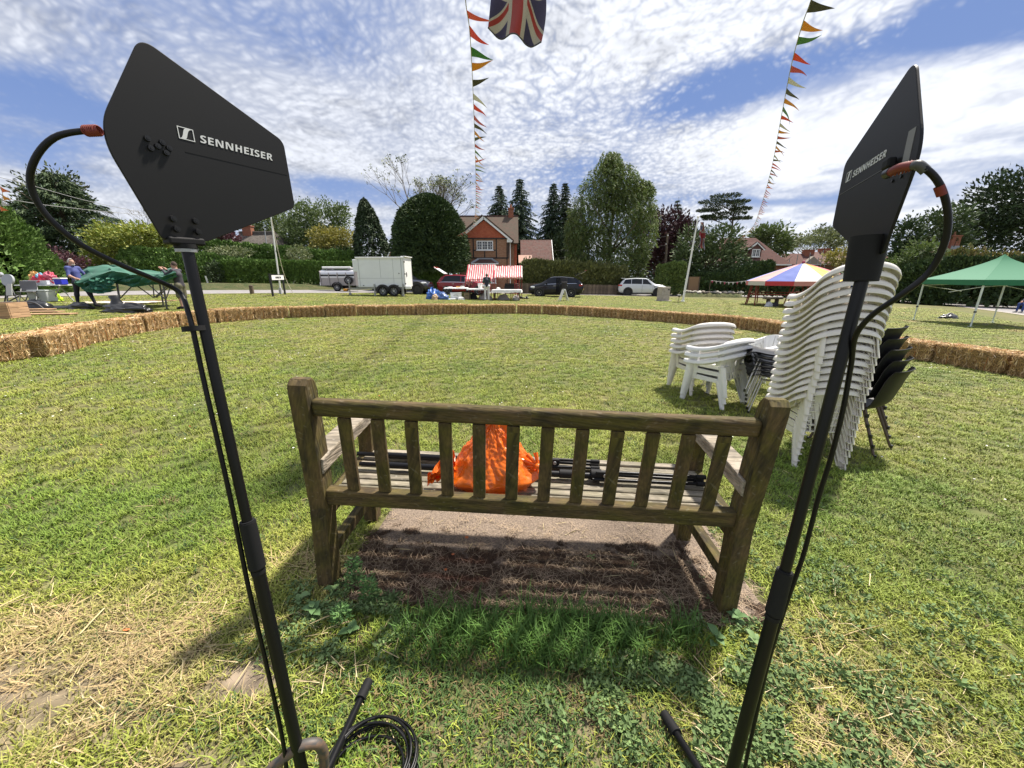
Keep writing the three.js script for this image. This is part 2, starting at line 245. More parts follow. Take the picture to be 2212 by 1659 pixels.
const PAL = {
  cedar: [[0.035, 0.06, 0.02], [0.05, 0.075, 0.025], [0.028, 0.05, 0.022]], yew: [[0.03, 0.055, 0.014], [0.04, 0.068, 0.016], [0.022, 0.042, 0.014]], hedge: [[0.07, 0.125, 0.02], [0.088, 0.15, 0.026], [0.056, 0.104, 0.018]], olive: [[0.09, 0.10, 0.032], [0.115, 0.122, 0.042], [0.07, 0.08, 0.026]],
  lime: [[0.22, 0.25, 0.035], [0.26, 0.27, 0.04], [0.16, 0.21, 0.03]], purple: [[0.085, 0.03, 0.04], [0.11, 0.04, 0.05], [0.065, 0.025, 0.03]], green: [[0.085, 0.125, 0.03], [0.11, 0.15, 0.04], [0.065, 0.10, 0.026]],
  gold: [[0.22, 0.20, 0.035], [0.26, 0.23, 0.045], [0.17, 0.165, 0.035]], spruce: [[0.03, 0.055, 0.026], [0.042, 0.068, 0.03], [0.03, 0.05, 0.03]], willow: [[0.10, 0.14, 0.032], [0.125, 0.165, 0.038], [0.075, 0.11, 0.026]], copper: [[0.045, 0.016, 0.020], [0.06, 0.022, 0.026], [0.035, 0.014, 0.016]],
  laurel: [[0.045, 0.075, 0.022], [0.06, 0.09, 0.03], [0.09, 0.12, 0.05]], pine: [[0.04, 0.06, 0.028], [0.052, 0.07, 0.034]], dark: [[0.028, 0.048, 0.016], [0.036, 0.058, 0.02], [0.022, 0.036, 0.014]], pale: [[0.13, 0.15, 0.06], [0.16, 0.18, 0.07], [0.10, 0.125, 0.05]],
  beech: [[0.055, 0.075, 0.022], [0.075, 0.09, 0.03], [0.05, 0.062, 0.02]], tan: [[0.20, 0.19, 0.06], [0.15, 0.17, 0.05], [0.22, 0.17, 0.06]], bark: [[0.13, 0.10, 0.06], [0.1, 0.085, 0.05]],
};
const barkTex = texOf(256, (x, y) => { const s = 0.6 + 0.7 * Math.abs(wrapN(x, y * 0.3, 24, 3)) + 0.2 * wrapN(x, y, 50, 9); return [0.11 * s, 0.085 * s, 0.06 * s]; }, 1);
const barkMat = mat([1, 1, 1], 0.95, { map: barkTex });
function trunkGeo(h, r0, r1, seed, limbs = 5, spread = 0.5, lean = 0) {    // tapered trunk with limbs
  const r = rng(seed), out = []; let a = V(0, -0.15, 0); const n = 6, axis = [a];
  for (let i = 1; i <= n; i++) { const b = V(lean * h * (i / n) + (r() - 0.5) * 0.05 * h, h * i / n, (r() - 0.5) * 0.05 * h); out.push(bar(a, b, lerp(r0, r1, (i - 1) / n) * (i === 1 ? 1.15 : 1), lerp(r0, r1, i / n), 9)); a = b; axis.push(b); }
  for (let k = 0; k < limbs; k++) { const i = 2 + Math.floor(r() * (n - 2)), p = axis[i], an = k / limbs * 6.283 + r(), L = h * spread * (0.5 + 0.5 * r()), q = p.clone().add(V(Math.cos(an) * L * 0.6, L * 0.35, Math.sin(an) * L * 0.6)), s = q.clone().add(V(Math.cos(an) * L * 0.4, L * 0.35, Math.sin(an) * L * 0.4)); const rr = lerp(r0, r1, i / n) * 0.55; out.push(bar(p, q, rr, rr * 0.6, 6), bar(q, s, rr * 0.6, rr * 0.25, 6)); }
  return out;
}
// broadleaf tree: lobes are [x, y, z, rx, ry, rz] relative to the base
function lobedTree(name, label, cat, base, lobes, { n = 6000, size = 0.22, pal = 'green', seed = 1, trunkR = 0.22, group, up = 0.25, rough = 0.35, shell = 0.55, thin = 0.6, droop = 0 } = {}) {
  const t = thing(name, label, cat, base, 0, group), L = new Leaves(seed), r = L.r, P = PAL[pal]; let top = 0, tot = 0; const vol = lobes.map((l) => { top = Math.max(top, l[1]); const s = (l[3] * l[4] + l[4] * l[5] + l[3] * l[5]); tot += s; return s; });
  lobes.forEach((l, k) => {
    const m = Math.round(n * vol[k] / tot);
    for (let i = 0; i < m; i++) {
      const th = r() * 6.2832, cz = 2 * r() - 1, sz = Math.sqrt(1 - cz * cz), dx = sz * Math.cos(th), dy = cz, dz = sz * Math.sin(th);
      const bump = 1 + rough * N3(dx * 2.1 + seed, dy * 2.1 + k * 3, dz * 2.1) + rough * 0.5 * N3(dx * 5 + seed, dy * 5 + k, dz * 5), q = (1 - shell * Math.pow(r(), 1.6)) * bump;
      const x = l[0] + dx * l[3] * q, y = l[1] + dy * l[4] * q, z = l[2] + dz * l[5] * q;
      if (y < 0.05 || N3(x * 0.9 + seed, y * 0.9, z * 0.9) < -0.62) continue;
      L.leaf(x, y, z, size * (0.6 + 0.8 * r()), [dx, dy * 0.6 + up - droop, dz], tint(P, r), thin);
    }
  });
  part(t, 'trunk', trunkGeo(Math.max(0.8, top * 0.92), trunkR, trunkR * 0.4, seed + 5, 7, 0.45), barkMat);
  part(t, 'crown', L.geo(), leafMat(pal)); return t;
}
// clipped hedge: path of ground points, width, height; leaves cover a twiggy core
function hedge(name, label, path, w, h, { n = 5000, size = 0.13, pal = 'hedge', seed = 2, round = 0.25, wob = 0.1, group, lift = 0, shaggy = 0.06 } = {}) {
  const hf = typeof h === 'function' ? h : () => h, t = thing(name, label, 'hedge', V(path[0].x, H(path[0].x, path[0].z) + lift, path[0].z), 0, group), o = t.position, cv = new THREE.CatmullRomCurve3(path.map((p) => V(p.x, 0, p.z)), false, 'catmullrom', 0.2), L = new Leaves(seed), r = L.r, P = PAL[pal], len = cv.getLength();
  const surf = (s, a, grow) => {                                           // a: 0 front foot .. 1 back foot round the section, ends closed by narrowing
    const p = cv.getPointAt(clamp(s)), tg = cv.getTangentAt(clamp(s)), nx = tg.z, nz = -tg.x, e = Math.min(1, Math.sqrt(Math.max(0.001, Math.min(s, 1 - s) * len / 0.5))), hh = hf(s) * (0.93 + 0.07 * e) , ww = w * (0.55 + 0.45 * e);
    const an = Math.PI * a, cx = Math.cos(an), sy = Math.sin(an), ex = 2 / (2 + round * -1 + 4 * (1 - round) * 0.8), sx_ = Math.sign(cx) * Math.pow(Math.abs(cx), ex), sy_ = Math.pow(sy, ex);
    const b = 1 + wob * N3(p.x * 0.5 + seed, sy * 2, p.z * 0.5 + cx * 2) + 0.4 * wob * N3(p.x * 1.6, sy * 4 + seed, p.z * 1.6 + cx * 4), off = sx_ * ww / 2 * b + sx_ * grow, y = sy_ * hh * (1 + (b - 1) * 0.5) + sy_ * grow, x = p.x + nx * off, z = p.z + nz * off;
    return [V(x - o.x, H(x, z) + lift - o.y + y, z - o.z), V(nx * sx_, sy_ * 0.9, nz * sx_)];
  };
  for (let i = 0; i < n * 0.6; i++) { const [p, d] = surf(r(), r(), -0.1 - 0.25 * r()); L.leaf(p.x, p.y, p.z, size * 2.2 * (0.6 + 0.8 * r()), [r() - 0.5, r() - 0.2, r() - 0.5], tint(P, r), 0.75); }
  for (let i = 0; i < n; i++) {
    const s = r(), a = r(), [p, d] = surf(s, a, -0.09 + 0.12 * r() + (r() < 0.12 ? shaggy * r() * 2 : 0)); const q = tint(P, r);
    L.leaf(p.x, p.y, p.z, size * (0.6 + 0.8 * r()), [d.x, d.y + 0.4, d.z], q, 0.6);
  }
  for (const s of [0, 1]) for (let i = 0; i < n * w * 0.5 / len; i++) { const a = r(), [p] = surf(s, a, -0.05), c = cv.getPointAt(s), k = Math.sqrt(r()), x = lerp(c.x - o.x, p.x, k); L.leaf(x, p.y * (0.2 + 0.8 * r()), lerp(c.z - o.z, p.z, k), size * (0.6 + 0.8 * r()), [cv.getTangentAt(s).x * (s ? 1 : -1), 0.3, cv.getTangentAt(s).z * (s ? 1 : -1)], tint(P, r), 0.6); }
  part(t, 'foliage', L.geo(), leafMat()); return t;
}
// spruce: whorls of drooping boughs
function spruce(label, base, h, rad, { seed = 3, pal = 'spruce', n = 42, tips = 1, name = 'spruce_tree', droop = 0.35, size = 0.34, group, bare0 = 0.02, p = 0.78 } = {}) {
  const t = thing(name, label, 'tree', base, 0, group), L = new Leaves(seed), r = L.r, P = PAL[pal];
  for (let w = 0; w < n; w++) {
    const f = bare0 + (1 - bare0) * Math.pow(w / n, 0.92), y0 = h * f, R = rad * Math.pow(1 - f, p) * (0.75 + 0.4 * r()) + 0.15, nb = Math.max(6, Math.round(13 * (1 - f) + 7));
    for (let b = 0; b < nb; b++) {
      const an = r() * 6.283, Rb = R * (0.65 + 0.5 * r()), m = Math.max(4, Math.round(Rb / (size * 0.55)));
      for (let i = 0; i < m; i++) for (let s = 0; s < 3; s++) { const k = (i + r()) / m, rr = Rb * k, side = (r() - 0.5) * size * 2.4 * (1 - k * 0.6), y = y0 + rr * 0.12 - droop * rr * k - (s === 2 ? size * 0.7 * r() : 0), x = Math.cos(an) * rr - Math.sin(an) * side, z = Math.sin(an) * rr + Math.cos(an) * side; L.leaf(x, Math.max(y, 0.05), z, size * (0.55 + 0.6 * r()) * (1 - 0.35 * f), [Math.cos(an) * 0.8 - Math.sin(an) * side, -droop * k - (s === 2 ? 1 : 0), Math.sin(an) * 0.8 + Math.cos(an) * side], tint(P, r), 0.4); }
    }
  }
  for (let i = 0; i < 12; i++) L.leaf(0, h * (1 - 0.012 * i), 0, 0.14, [(r() - 0.5), 0.9, (r() - 0.5)], tint(P, r), 0.3);
  part(t, 'trunk', trunkGeo(h * 0.97, rad * 0.075 + 0.08, 0.03, seed, 0), barkMat); part(t, 'crown', L.geo(), leafMat()); return t;
}
// bare branching tree, with a few leaves
function twigTree(label, base, h, { seed = 4, spread = 0.55, depth = 6, r0 = 0.22, leaves = 400, pal = 'pale', name = 'bare_tree', group, lsize = 0.12, mt } = {}) {
  const t = thing(name, label, 'tree', base, 0, group), r = rng(seed), out = [], L = new Leaves(seed + 1);
  (function grow(p, dir, len, rad, k) {
    const q = p.clone().addScaledVector(dir, len); out.push(bar(p, q, rad, rad * 0.7, k > 3 ? 4 : 7));
    if (k >= depth) { for (let i = 0; i < leaves / 200; i++) L.leaf(q.x + (r() - 0.5) * 0.5, q.y + (r() - 0.5) * 0.5, q.z + (r() - 0.5) * 0.5, lsize * (0.6 + r()), [0, 0.2, 0], tint(PAL[pal], r)); return; }
    const nb = k < 1 ? 4 : r() < 0.35 ? 3 : 2; for (let i = 0; i < nb; i++) { const d = dir.clone().add(V((r() - 0.5) * 2 * spread, (r() - 0.3) * spread * 0.7, (r() - 0.5) * 2 * spread)).normalize(); grow(q, d, len * (0.68 + 0.2 * r()), Math.max(0.012, rad * 0.62), k + 1); }
  })(V(0, -0.1, 0), V(0, 1, 0), h * 0.26, r0, 0);
  part(t, 'trunk', out, mt || mat([0.16, 0.14, 0.11], 0.95)); if (L.p.length) part(t, 'crown', L.geo(), leafMat()); return t;
}
const gp = (u, D, v = 598) => { const p = at(u, v, D); return onG(p.x, p.z); };      // ground point under a column of the picture, D ahead
const hAt = (u, v, D) => { const p = at(u, v, D); return p.y - H(p.x, p.z); };       // height over the ground of a pixel, D ahead
const mpp = (D) => D * 0.963 / FOC * 1.0;                                            // metres per pixel, roughly
// ------------------------------------------------------------------ trees and hedges round the green
// helper: lobes given in picture columns/rows at depth D, turned into metres about the base
function pxLobes(u0, D, list) { const b = gp(u0, D), m = mpp(D); return list.map(([u, v, ru, rv, dz = 0]) => { const p = at(u, v, D); return [p.x - b.x, p.y - b.y, dz, ru * m, rv * m, Math.max(ru, rv) * m * 0.85]; }); }
// far left: great clipped hedge by the lane
hedge('clipped_conifer_hedge', 'very tall bulging clipped conifer hedge at the lane corner', [gp(-220, 19), gp(-60, 21), gp(44, 24.5)], 4.6, (s) => lerp(6.2, 4.3, s * s), { n: 26000, size: 0.11, pal: 'hedge', seed: 21, round: 0.8, wob: 0.16, shaggy: 0.12 });
hedge('beech_hedge', 'low dark clipped hedge beneath the purple shrub', [gp(64, 36), gp(190, 37)], 1.2, 1.15, { n: 2600, pal: 'beech', seed: 22, size: 0.11 });
lobedTree('purple_shrub', 'dull purple leaved shrub beside the tall clipped hedge', 'shrub', gp(128, 38), pxLobes(128, 38, [[110, 562, 32, 26], [150, 568, 32, 20], [95, 580, 20, 18]]), { n: 3200, size: 0.13, pal: 'purple', seed: 23, trunkR: 0.08 });
// cedar group
{
  const base = gp(175, 46), t = thing('cedar_tree', 'huge dark spreading cedar with layered feathery boughs', 'tree', base), L = new Leaves(24), r = L.r, h = hAt(165, 368, 46), m = mpp(46);
  for (let k = 0; k < 250; k++) {
    const f = Math.pow(k / 250, 0.9), y0 = h * (0.05 + 0.92 * f), prof = f < 0.3 ? 0.86 + 0.14 * f / 0.3 : Math.pow(1 - (f - 0.3) / 0.72, 0.62), an = k * 2.4 + r(), R = 130 * m * prof * (0.72 + 0.4 * r()), cx = Math.cos(an), cz = Math.sin(an) * 0.8, nq = Math.round(R * 20);
    for (let i = 0; i < nq; i++) { const q = Math.sqrt((i + r()) / nq), rr = R * q, sd = (r() - 0.5) * R * 0.46 * (1.15 - q * 0.8), x = cx * rr - cz * sd, z = cz * rr + cx * sd, y = y0 + rr * 0.16 - rr * q * 0.2 + (r() - 0.5) * 0.3; L.leaf(x, Math.max(0.1, y), z, 0.25 * (0.6 + 0.8 * r()), [cx * 0.9, -0.35, cz * 0.9], tint(PAL.cedar, r), 0.34); }
  }
  part(t, 'trunk', trunkGeo(h * 0.9, 0.5, 0.12, 24, 9, 0.35), barkMat); part(t, 'crown', L.geo(), leafMat());
}
lobedTree('yew_tree', 'lighter olive round crowned tree beside the dark cedar', 'tree', gp(105, 50), pxLobes(105, 50, [[105, 430, 52, 52], [88, 490, 52, 60], [140, 410, 40, 40]]), { n: 5200, size: 0.2, pal: 'beech', seed: 25, trunkR: 0.3 });
twigTree('bare grey twiggy tree behind the lime green shrub', gp(322, 52), hAt(322, 428, 52), { seed: 26, leaves: 0, r0: 0.12, spread: 0.6, depth: 6 });
lobedTree('lime_shrub', 'bright lime green leafy shrub in front of the cedar', 'shrub', gp(275, 42), pxLobes(275, 42, [[300, 512, 48, 28], [240, 520, 42, 34], [215, 560, 28, 34], [345, 508, 28, 20]]), { n: 8500, size: 0.15, pal: 'lime', seed: 27, trunkR: 0.1, rough: 0.5, thin: 0.75 });
lobedTree('silver_shrub', 'pale silvery shrub at the foot of the lime shrub', 'shrub', gp(262, 39), pxLobes(262, 39, [[264, 585, 22, 20]]), { n: 900, size: 0.1, pal: 'pale', seed: 28, trunkR: 0.05 });
// hedges behind the road, left
hedge('olive_hedge', 'rounded olive hedge behind the bulging green hedge', [gp(262, 47), gp(400, 47)], 3, (s) => hAt(330, 514, 47) * (0.9 + 0.1 * Math.sin(s * 3)), { n: 4200, pal: 'beech', seed: 31, round: 0.9, size: 0.14 });
hedge('bulging_hedge', 'bulging hedge with soft shaggy top between lime shrub and trimmed hedge', [gp(275, 41), gp(350, 40.4), gp(478, 41)], 3, (s) => hAt(330, 534, 41) * (1 - 0.12 * s), { n: 7000, pal: 'hedge', seed: 32, round: 0.9, wob: 0.14, size: 0.12 });
hedge('long_back_hedge', 'long level hedge running in front of the thatched cottage', [gp(395, 52), gp(560, 50), gp(770, 50)], 2.2, (s) => lerp(hAt(420, 518, 52), hAt(760, 543, 50), sst(0, 1, s)), { n: 9000, pal: 'hedge', seed: 33, round: 0.35, size: 0.13 });
hedge('middle_hedge', 'soft topped hedge between the long hedge and the trimmed hedge', [gp(420, 45), gp(600, 45)], 2, (s) => lerp(hAt(450, 548, 45), hAt(590, 566, 45), s), { n: 4200, pal: 'hedge', seed: 34, round: 0.7, shaggy: 0.14, size: 0.13 });
hedge('trimmed_hedge', 'neatly trimmed square hedge along the lane behind the street sign', [gp(486, 40.5), gp(600, 40.5), gp(790, 41.5)], 2.4, hAt(620, 563, 40.5), { n: 12000, pal: 'hedge', seed: 35, round: 0.12, wob: 0.05, size: 0.11 });
lobedTree('pale_shrub', 'pale young shrub poking out of the hedge near the mast', 'shrub', gp(645, 43.5), pxLobes(645, 43.5, [[645, 552, 26, 20]]), { n: 900, size: 0.12, pal: 'pale', seed: 36, trunkR: 0.05 });
lobedTree('pale_shrub', 'pale young shrub growing over the middle hedge near the dark post', 'shrub', gp(497, 46.5), pxLobes(497, 46.5, [[497, 543, 42, 12]]), { n: 900, size: 0.13, pal: 'pale', seed: 37, trunkR: 0.05 });
lobedTree('holly_bush', 'small dark bush at the end of the trimmed hedge', 'shrub', gp(466, 39), pxLobes(466, 39, [[466, 590, 16, 24]]), { n: 1100, size: 0.12, pal: 'dark', seed: 38, trunkR: 0.05 });
lobedTree('purple_tree', 'deep purple leaved tree beside the thatched cottage', 'tree', gp(465, 55), pxLobes(465, 55, [[462, 508, 38, 22], [495, 516, 24, 16], [430, 512, 26, 16]]), { n: 3200, size: 0.2, pal: 'purple', seed: 39, trunkR: 0.15 });
lobedTree('broadleaf_tree', 'mid green tree behind the thatched roof chimney', 'tree', gp(585, 66), pxLobes(585, 66, [[575, 490, 38, 34], [612, 500, 40, 38], [545, 482, 24, 24]]), { n: 6500, size: 0.2, pal: 'green', seed: 40 });
lobedTree('broadleaf_tree', 'tall bright green tree behind the golden bush', 'tree', gp(690, 62), pxLobes(690, 62, [[655, 468, 34, 30], [700, 480, 50, 42], [735, 462, 22, 24], [690, 520, 60, 30], [640, 510, 40, 34]]), { n: 13000, size: 0.19, pal: 'green', seed: 41, rough: 0.5 });
lobedTree('golden_bush', 'golden yellow bushy shrub in front of green trees', 'shrub', gp(718, 55), pxLobes(718, 55, [[700, 512, 32, 22], [742, 518, 34, 24], [718, 532, 44, 18]]), { n: 4200, size: 0.19, pal: 'gold', seed: 42, trunkR: 0.1 });
lobedTree('dark_shrub', 'low dark green shrubs under the golden bush', 'shrub', gp(735, 53), pxLobes(735, 53, [[745, 548, 44, 14], [690, 546, 30, 10]]), { n: 1800, size: 0.17, pal: 'yew', seed: 43, trunkR: 0.08 });
// cypress left of the dome
{
  const b = gp(810, 52), h = hAt(812, 431, 52), t = thing('cypress_tree', 'dense dark broad cypress with a leaning tip', 'tree', b), L = new Leaves(44), r = L.r, R = 42 * mpp(52);
  for (let i = 0; i < 9500; i++) { const f = Math.pow(r(), 0.8), an = r() * 6.283, prof = Math.pow(1 - f, 0.62) * (0.55 + 0.55 * Math.min(1, f * 6)), rr = R * 1.12 * prof * (1 - 0.35 * r() * r()) * (1 + 0.16 * N3(Math.cos(an) * 2, f * 9, Math.sin(an) * 2)), y = h * f; L.leaf(Math.cos(an) * rr - 0.5 * f * f, y + 0.1, Math.sin(an) * rr, 0.24 * (0.6 + 0.8 * r()), [Math.cos(an) * 0.7, -0.5, Math.sin(an) * 0.7], tint(PAL.dark, r), 0.5); }
  part(t, 'trunk', trunkGeo(h * 0.9, 0.3, 0.05, 44, 0), barkMat); part(t, 'crown', L.geo(), leafMat());
}
twigTree('tall bare grey tree rising behind the dome shaped yew', gp(925, 64), hAt(925, 362, 64) * 1.02, { seed: 47, leaves: 260, r0: 0.34, spread: 0.62, depth: 7, pal: 'pale', lsize: 0.16 });
// dome shaped yew
{
  const b = gp(933, 42), h = hAt(933, 421, 42), R = 81 * mpp(42), t = thing('dome_yew', 'huge clipped dark yew shaped like a dome next to brick house', 'tree', b), L = new Leaves(45), r = L.r, y0 = hAt(933, 586, 42);
  const pr = (f) => Math.pow(Math.max(0, 1 - Math.pow(f, 2.9)), 0.5) * (f < 0.14 ? 0.9 + f / 1.4 : 1);
  for (let i = 0; i < 15000; i++) { const f = r(), an = r() * 6.283, rr = R * pr(f) * (1 + 0.05 * N3(Math.cos(an) * 3, f * 5, Math.sin(an) * 3) + 0.025 * N3(Math.cos(an) * 9, f * 14, Math.sin(an) * 9)) * (0.92 + 0.1 * r()); L.leaf(Math.cos(an) * rr, y0 + (h - y0) * f, Math.sin(an) * rr, 0.16 * (0.6 + 0.8 * r()), [Math.cos(an), 0.5 * f, Math.sin(an)], tint(PAL.yew, r), 0.5); }
  for (let i = 0; i < 2600; i++) { const f = 1 - 0.18 * r() * r(), an = r() * 6.283, rr = R * pr(f) * Math.sqrt(r()); L.leaf(Math.cos(an) * rr, y0 + (h - y0) * (f + 0.01 * r()), Math.sin(an) * rr, 0.16 * (0.6 + 0.8 * r()), [Math.cos(an) * 0.4, 0.9, Math.sin(an) * 0.4], tint(PAL.yew, r), 0.5); }
  for (let i = 0; i < 9000; i++) { const f = r(), an = r() * 6.283, rr = R * pr(f) * (0.6 + 0.32 * r()); L.leaf(Math.cos(an) * rr, y0 + (h - y0) * f * 0.96, Math.sin(an) * rr, 0.34 * (0.6 + 0.8 * r()), [r() - 0.5, r() - 0.3, r() - 0.5], tint(PAL.yew, r), 0.7); }
  part(t, 'trunk', trunkGeo(y0 + 1.5, 0.4, 0.3, 45, 0), barkMat); part(t, 'crown', L.geo(), leafMat());
}
hedge('low_hedge', 'low dark hedge between dark pickup and red car', [gp(868, 41.5), gp(968, 41.5)], 1.6, hAt(915, 582, 41.5), { n: 3600, pal: 'hedge', seed: 46, round: 0.15, size: 0.11 });
// spruces behind the house
const sg = 'spruces behind the brick house';
spruce('shorter full spruce standing next to the chimney spruce', gp(1080, 63), hAt(1080, 398, 63), 80 * mpp(63), { seed: 51, group: sg });
spruce('dark pointed spruce rising right behind the house chimney', gp(1122, 60), hAt(1119, 383, 60), 80 * mpp(60), { seed: 52, group: sg });
spruce('slim spruce of a close pair, away from the house', gp(1191, 62), hAt(1191, 393, 62), 68 * mpp(62), { seed: 53, group: sg });
spruce('slim spruce of a close pair, beside the weeping birch', gp(1214, 61), hAt(1211, 392, 61), 68 * mpp(61), { seed: 54, group: sg, pal: 'dark' });
lobedTree('dark_shrub', 'dark evergreen mass below the spruces behind the annex roof', 'shrub', gp(1175, 58), pxLobes(1175, 58, [[1160, 545, 36, 24], [1200, 550, 32, 40]]), { n: 2600, size: 0.26, pal: 'dark', seed: 55 });
// weeping birch
{
  const b = gp(1312, 47), t = thing('weeping_birch', 'tall full crowned light green tree with drooping sprays beside the lane', 'tree', b), L = new Leaves(56), r = L.r, m = mpp(47), lob = pxLobes(1312, 47, [[1312, 395, 34, 56], [1288, 430, 44, 50], [1345, 425, 46, 46], [1270, 480, 44, 50], [1370, 455, 40, 60], [1318, 490, 66, 60], [1275, 530, 44, 45], [1345, 535, 52, 45], [1390, 500, 24, 70], [1244, 500, 22, 46], [1320, 360, 18, 26], [1390, 412, 20, 20], [1348, 470, 40, 60], [1250, 545, 26, 40], [1325, 560, 60, 30], [1345, 400, 30, 40]]);
  for (let k = 0; k < 5600; k++) {
    const l = lob[Math.floor(r() * lob.length)], th = r() * 6.283, cz = r() * 1.5 - 0.5, sz = Math.sqrt(Math.max(0, 1 - cz * cz)), q = 0.7 + 0.38 * r(); let x = l[0] + Math.cos(th) * sz * l[3] * q, y = l[1] + cz * l[4] * q, z = l[2] + Math.sin(th) * sz * l[5] * q; const len = 0.25 + 0.5 * r(), n = Math.round(len / 0.16), col = tint(PAL.willow, r), ox = Math.cos(th) * 0.05, oz = Math.sin(th) * 0.05;
    for (let i = 0; i < n && y > 1.2; i++) { for (let s = 0; s < 2; s++) L.leaf(x + (r() - 0.5) * 0.22, y, z + (r() - 0.5) * 0.22, 0.15 * (0.6 + 0.8 * r()), [ox * 12, -0.25, oz * 12], [col[0] * (0.85 + 0.3 * r()), col[1] * (0.85 + 0.3 * r()), col[2]], 0.42); x += ox * (1 - i / n) + 0.012; z += oz * (1 - i / n); y -= 0.15; }
  }
  for (let i = 0; i < 9000; i++) { const l = lob[Math.floor(r() * lob.length)], th = r() * 6.283, cz = 2 * r() - 1, sz = Math.sqrt(1 - cz * cz), q = 0.9 * Math.cbrt(r()); L.leaf(l[0] + Math.cos(th) * sz * l[3] * q, l[1] + cz * l[4] * q, l[2] + Math.sin(th) * sz * l[5] * q, 0.2, [0, -0.6, 0], tint(PAL.willow, r), 0.45); }
  part(t, 'trunk', trunkGeo(hAt(1312, 360, 47), 0.32, 0.05, 56, 12, 0.33), barkMat); part(t, 'crown', L.geo(), leafMat('willow'));
}
hedge('shaggy_hedge', 'dark shaggy hedge above the board fence behind the black car', [gp(1128, 41.5), gp(1240, 42), gp(1352, 43.5)], 2.4, (s) => lerp(hAt(1150, 563, 42), hAt(1345, 578, 43), s * s), { n: 11000, pal: 'olive', seed: 57, round: 0.5, wob: 0.1, size: 0.15, shaggy: 0.16 });
lobedTree('roadside_shrub', 'light green young tree leaning over the lane behind the white car', 'tree', gp(1378, 47), pxLobes(1378, 47, [[1376, 575, 20, 34], [1388, 550, 16, 20]]), { n: 1800, size: 0.17, pal: 'willow', seed: 58, trunkR: 0.1 });
lobedTree('copper_beech', 'large dark copper purple beech behind the utility pole', 'tree', gp(1440, 57), pxLobes(1440, 57, [[1450, 490, 46, 36], [1415, 520, 36, 50], [1470, 525, 40, 48], [1432, 560, 50, 40], [1400, 480, 18, 26]]), { n: 8000, size: 0.24, pal: 'copper', seed: 59, trunkR: 0.4 });
spruce('dark spruce tip poking out above the copper beech', gp(1448, 68), hAt(1448, 427, 68), 60 * mpp(68), { seed: 60, n: 26 });
// flat topped pine
{
  const b = gp(1566, 64), t = thing('pine_tree', 'spreading flat topped pine with open layered boughs', 'tree', b), L = new Leaves(61), r = L.r, lay = pxLobes(1566, 64, [[1568, 425, 30, 7], [1540, 437, 28, 6], [1595, 436, 22, 6], [1562, 446, 40, 6], [1600, 452, 22, 6], [1530, 455, 24, 5], [1575, 462, 34, 6], [1545, 472, 26, 6], [1600, 472, 22, 6], [1528, 468, 14, 4]]);
  for (const l of lay) for (let i = 0; i < 620; i++) { const th = r() * 6.283, q = Math.sqrt(r()); L.leaf(l[0] + Math.cos(th) * q * l[3], l[1] + (r() - 0.3) * l[4] * (1.2 - q * 0.6) * (1 + 0.4 * N2(l[0] + Math.cos(th) * q * 3, Math.sin(th) * q * 3)), Math.sin(th) * q * l[3] * 0.9, 0.2 * (0.6 + 0.7 * r()), [Math.cos(th) * 0.7, 0.4, Math.sin(th) * 0.7], tint(PAL.pine, r), 0.4); }
  const hh = hAt(1566, 432, 64), wood = trunkGeo(hh, 0.3, 0.08, 61, 0); for (const l of lay) { const y = l[1] - 1.4; wood.push(bar(V(0, Math.min(hh, y), 0), V(l[0] * 0.9, l[1] - 0.1, (r() - 0.5) * 2), 0.1, 0.04, 6)); }
  part(t, 'trunk', wood, barkMat); part(t, 'crown', L.geo(), leafMat());
}
lobedTree('laurel_bush', 'great rounded glossy evergreen bush behind the flagpole', 'tree', gp(1535, 46), pxLobes(1535, 46, [[1560, 520, 44, 34], [1500, 525, 38, 36], [1535, 565, 64, 46], [1480, 570, 30, 42], [1585, 565, 26, 42], [1535, 600, 70, 24]]), { n: 9500, size: 0.2, pal: 'laurel', seed: 62, trunkR: 0.3, rough: 0.3 });
hedge('square_hedge', 'square clipped hedge block beside the utility pole', [gp(1418, 44), gp(1478, 43)], 2.2, (s) => lerp(hAt(1420, 574, 44), hAt(1470, 566, 43), s), { n: 3400, pal: 'green', seed: 63, round: 0.35, wob: 0.14, size: 0.13 });
hedge('roadside_hedge', 'dark roadside hedge behind the striped round stall', [gp(1500, 43.5), gp(1570, 43), gp(1650, 44), gp(1720, 44)], 2, (s) => lerp(hAt(1560, 590, 43), hAt(1640, 566, 44), sst(0.2, 0.6, s)) * (s > 0.75 ? 0.6 : 1), { n: 6500, pal: 'yew', seed: 64, round: 0.3, wob: 0.12, size: 0.13 });
lobedTree('broadleaf_tree', 'round green tree behind the dormer house', 'tree', gp(1668, 66), pxLobes(1668, 66, [[1665, 515, 38, 30], [1690, 530, 18, 24], [1645, 510, 24, 22]]), { n: 4200, size: 0.25, pal: 'green', seed: 65 });
twigTree('pale airy dome shaped tree beyond the scaffolded roofs', gp(1775, 84), hAt(1775, 492, 84), { seed: 66, leaves: 900, r0: 0.4, spread: 0.8, depth: 7, pal: 'pale', lsize: 0.26, name: 'airy_tree' });
lobedTree('airy_tree', 'pale round domed crown beyond the scaffolded roofs', 'tree', gp(1788, 80), pxLobes(1788, 80, [[1770, 520, 46, 26], [1805, 525, 34, 26]]), { n: 2200, size: 0.22, pal: 'pale', seed: 67, shell: 0.9, rough: 0.2 });
lobedTree('garden_bush', 'yellowish green garden bush below the scaffolded roofs', 'shrub', gp(1812, 56), pxLobes(1812, 56, [[1815, 556, 30, 18]]), { n: 1500, size: 0.18, pal: 'gold', seed: 68, trunkR: 0.08 });
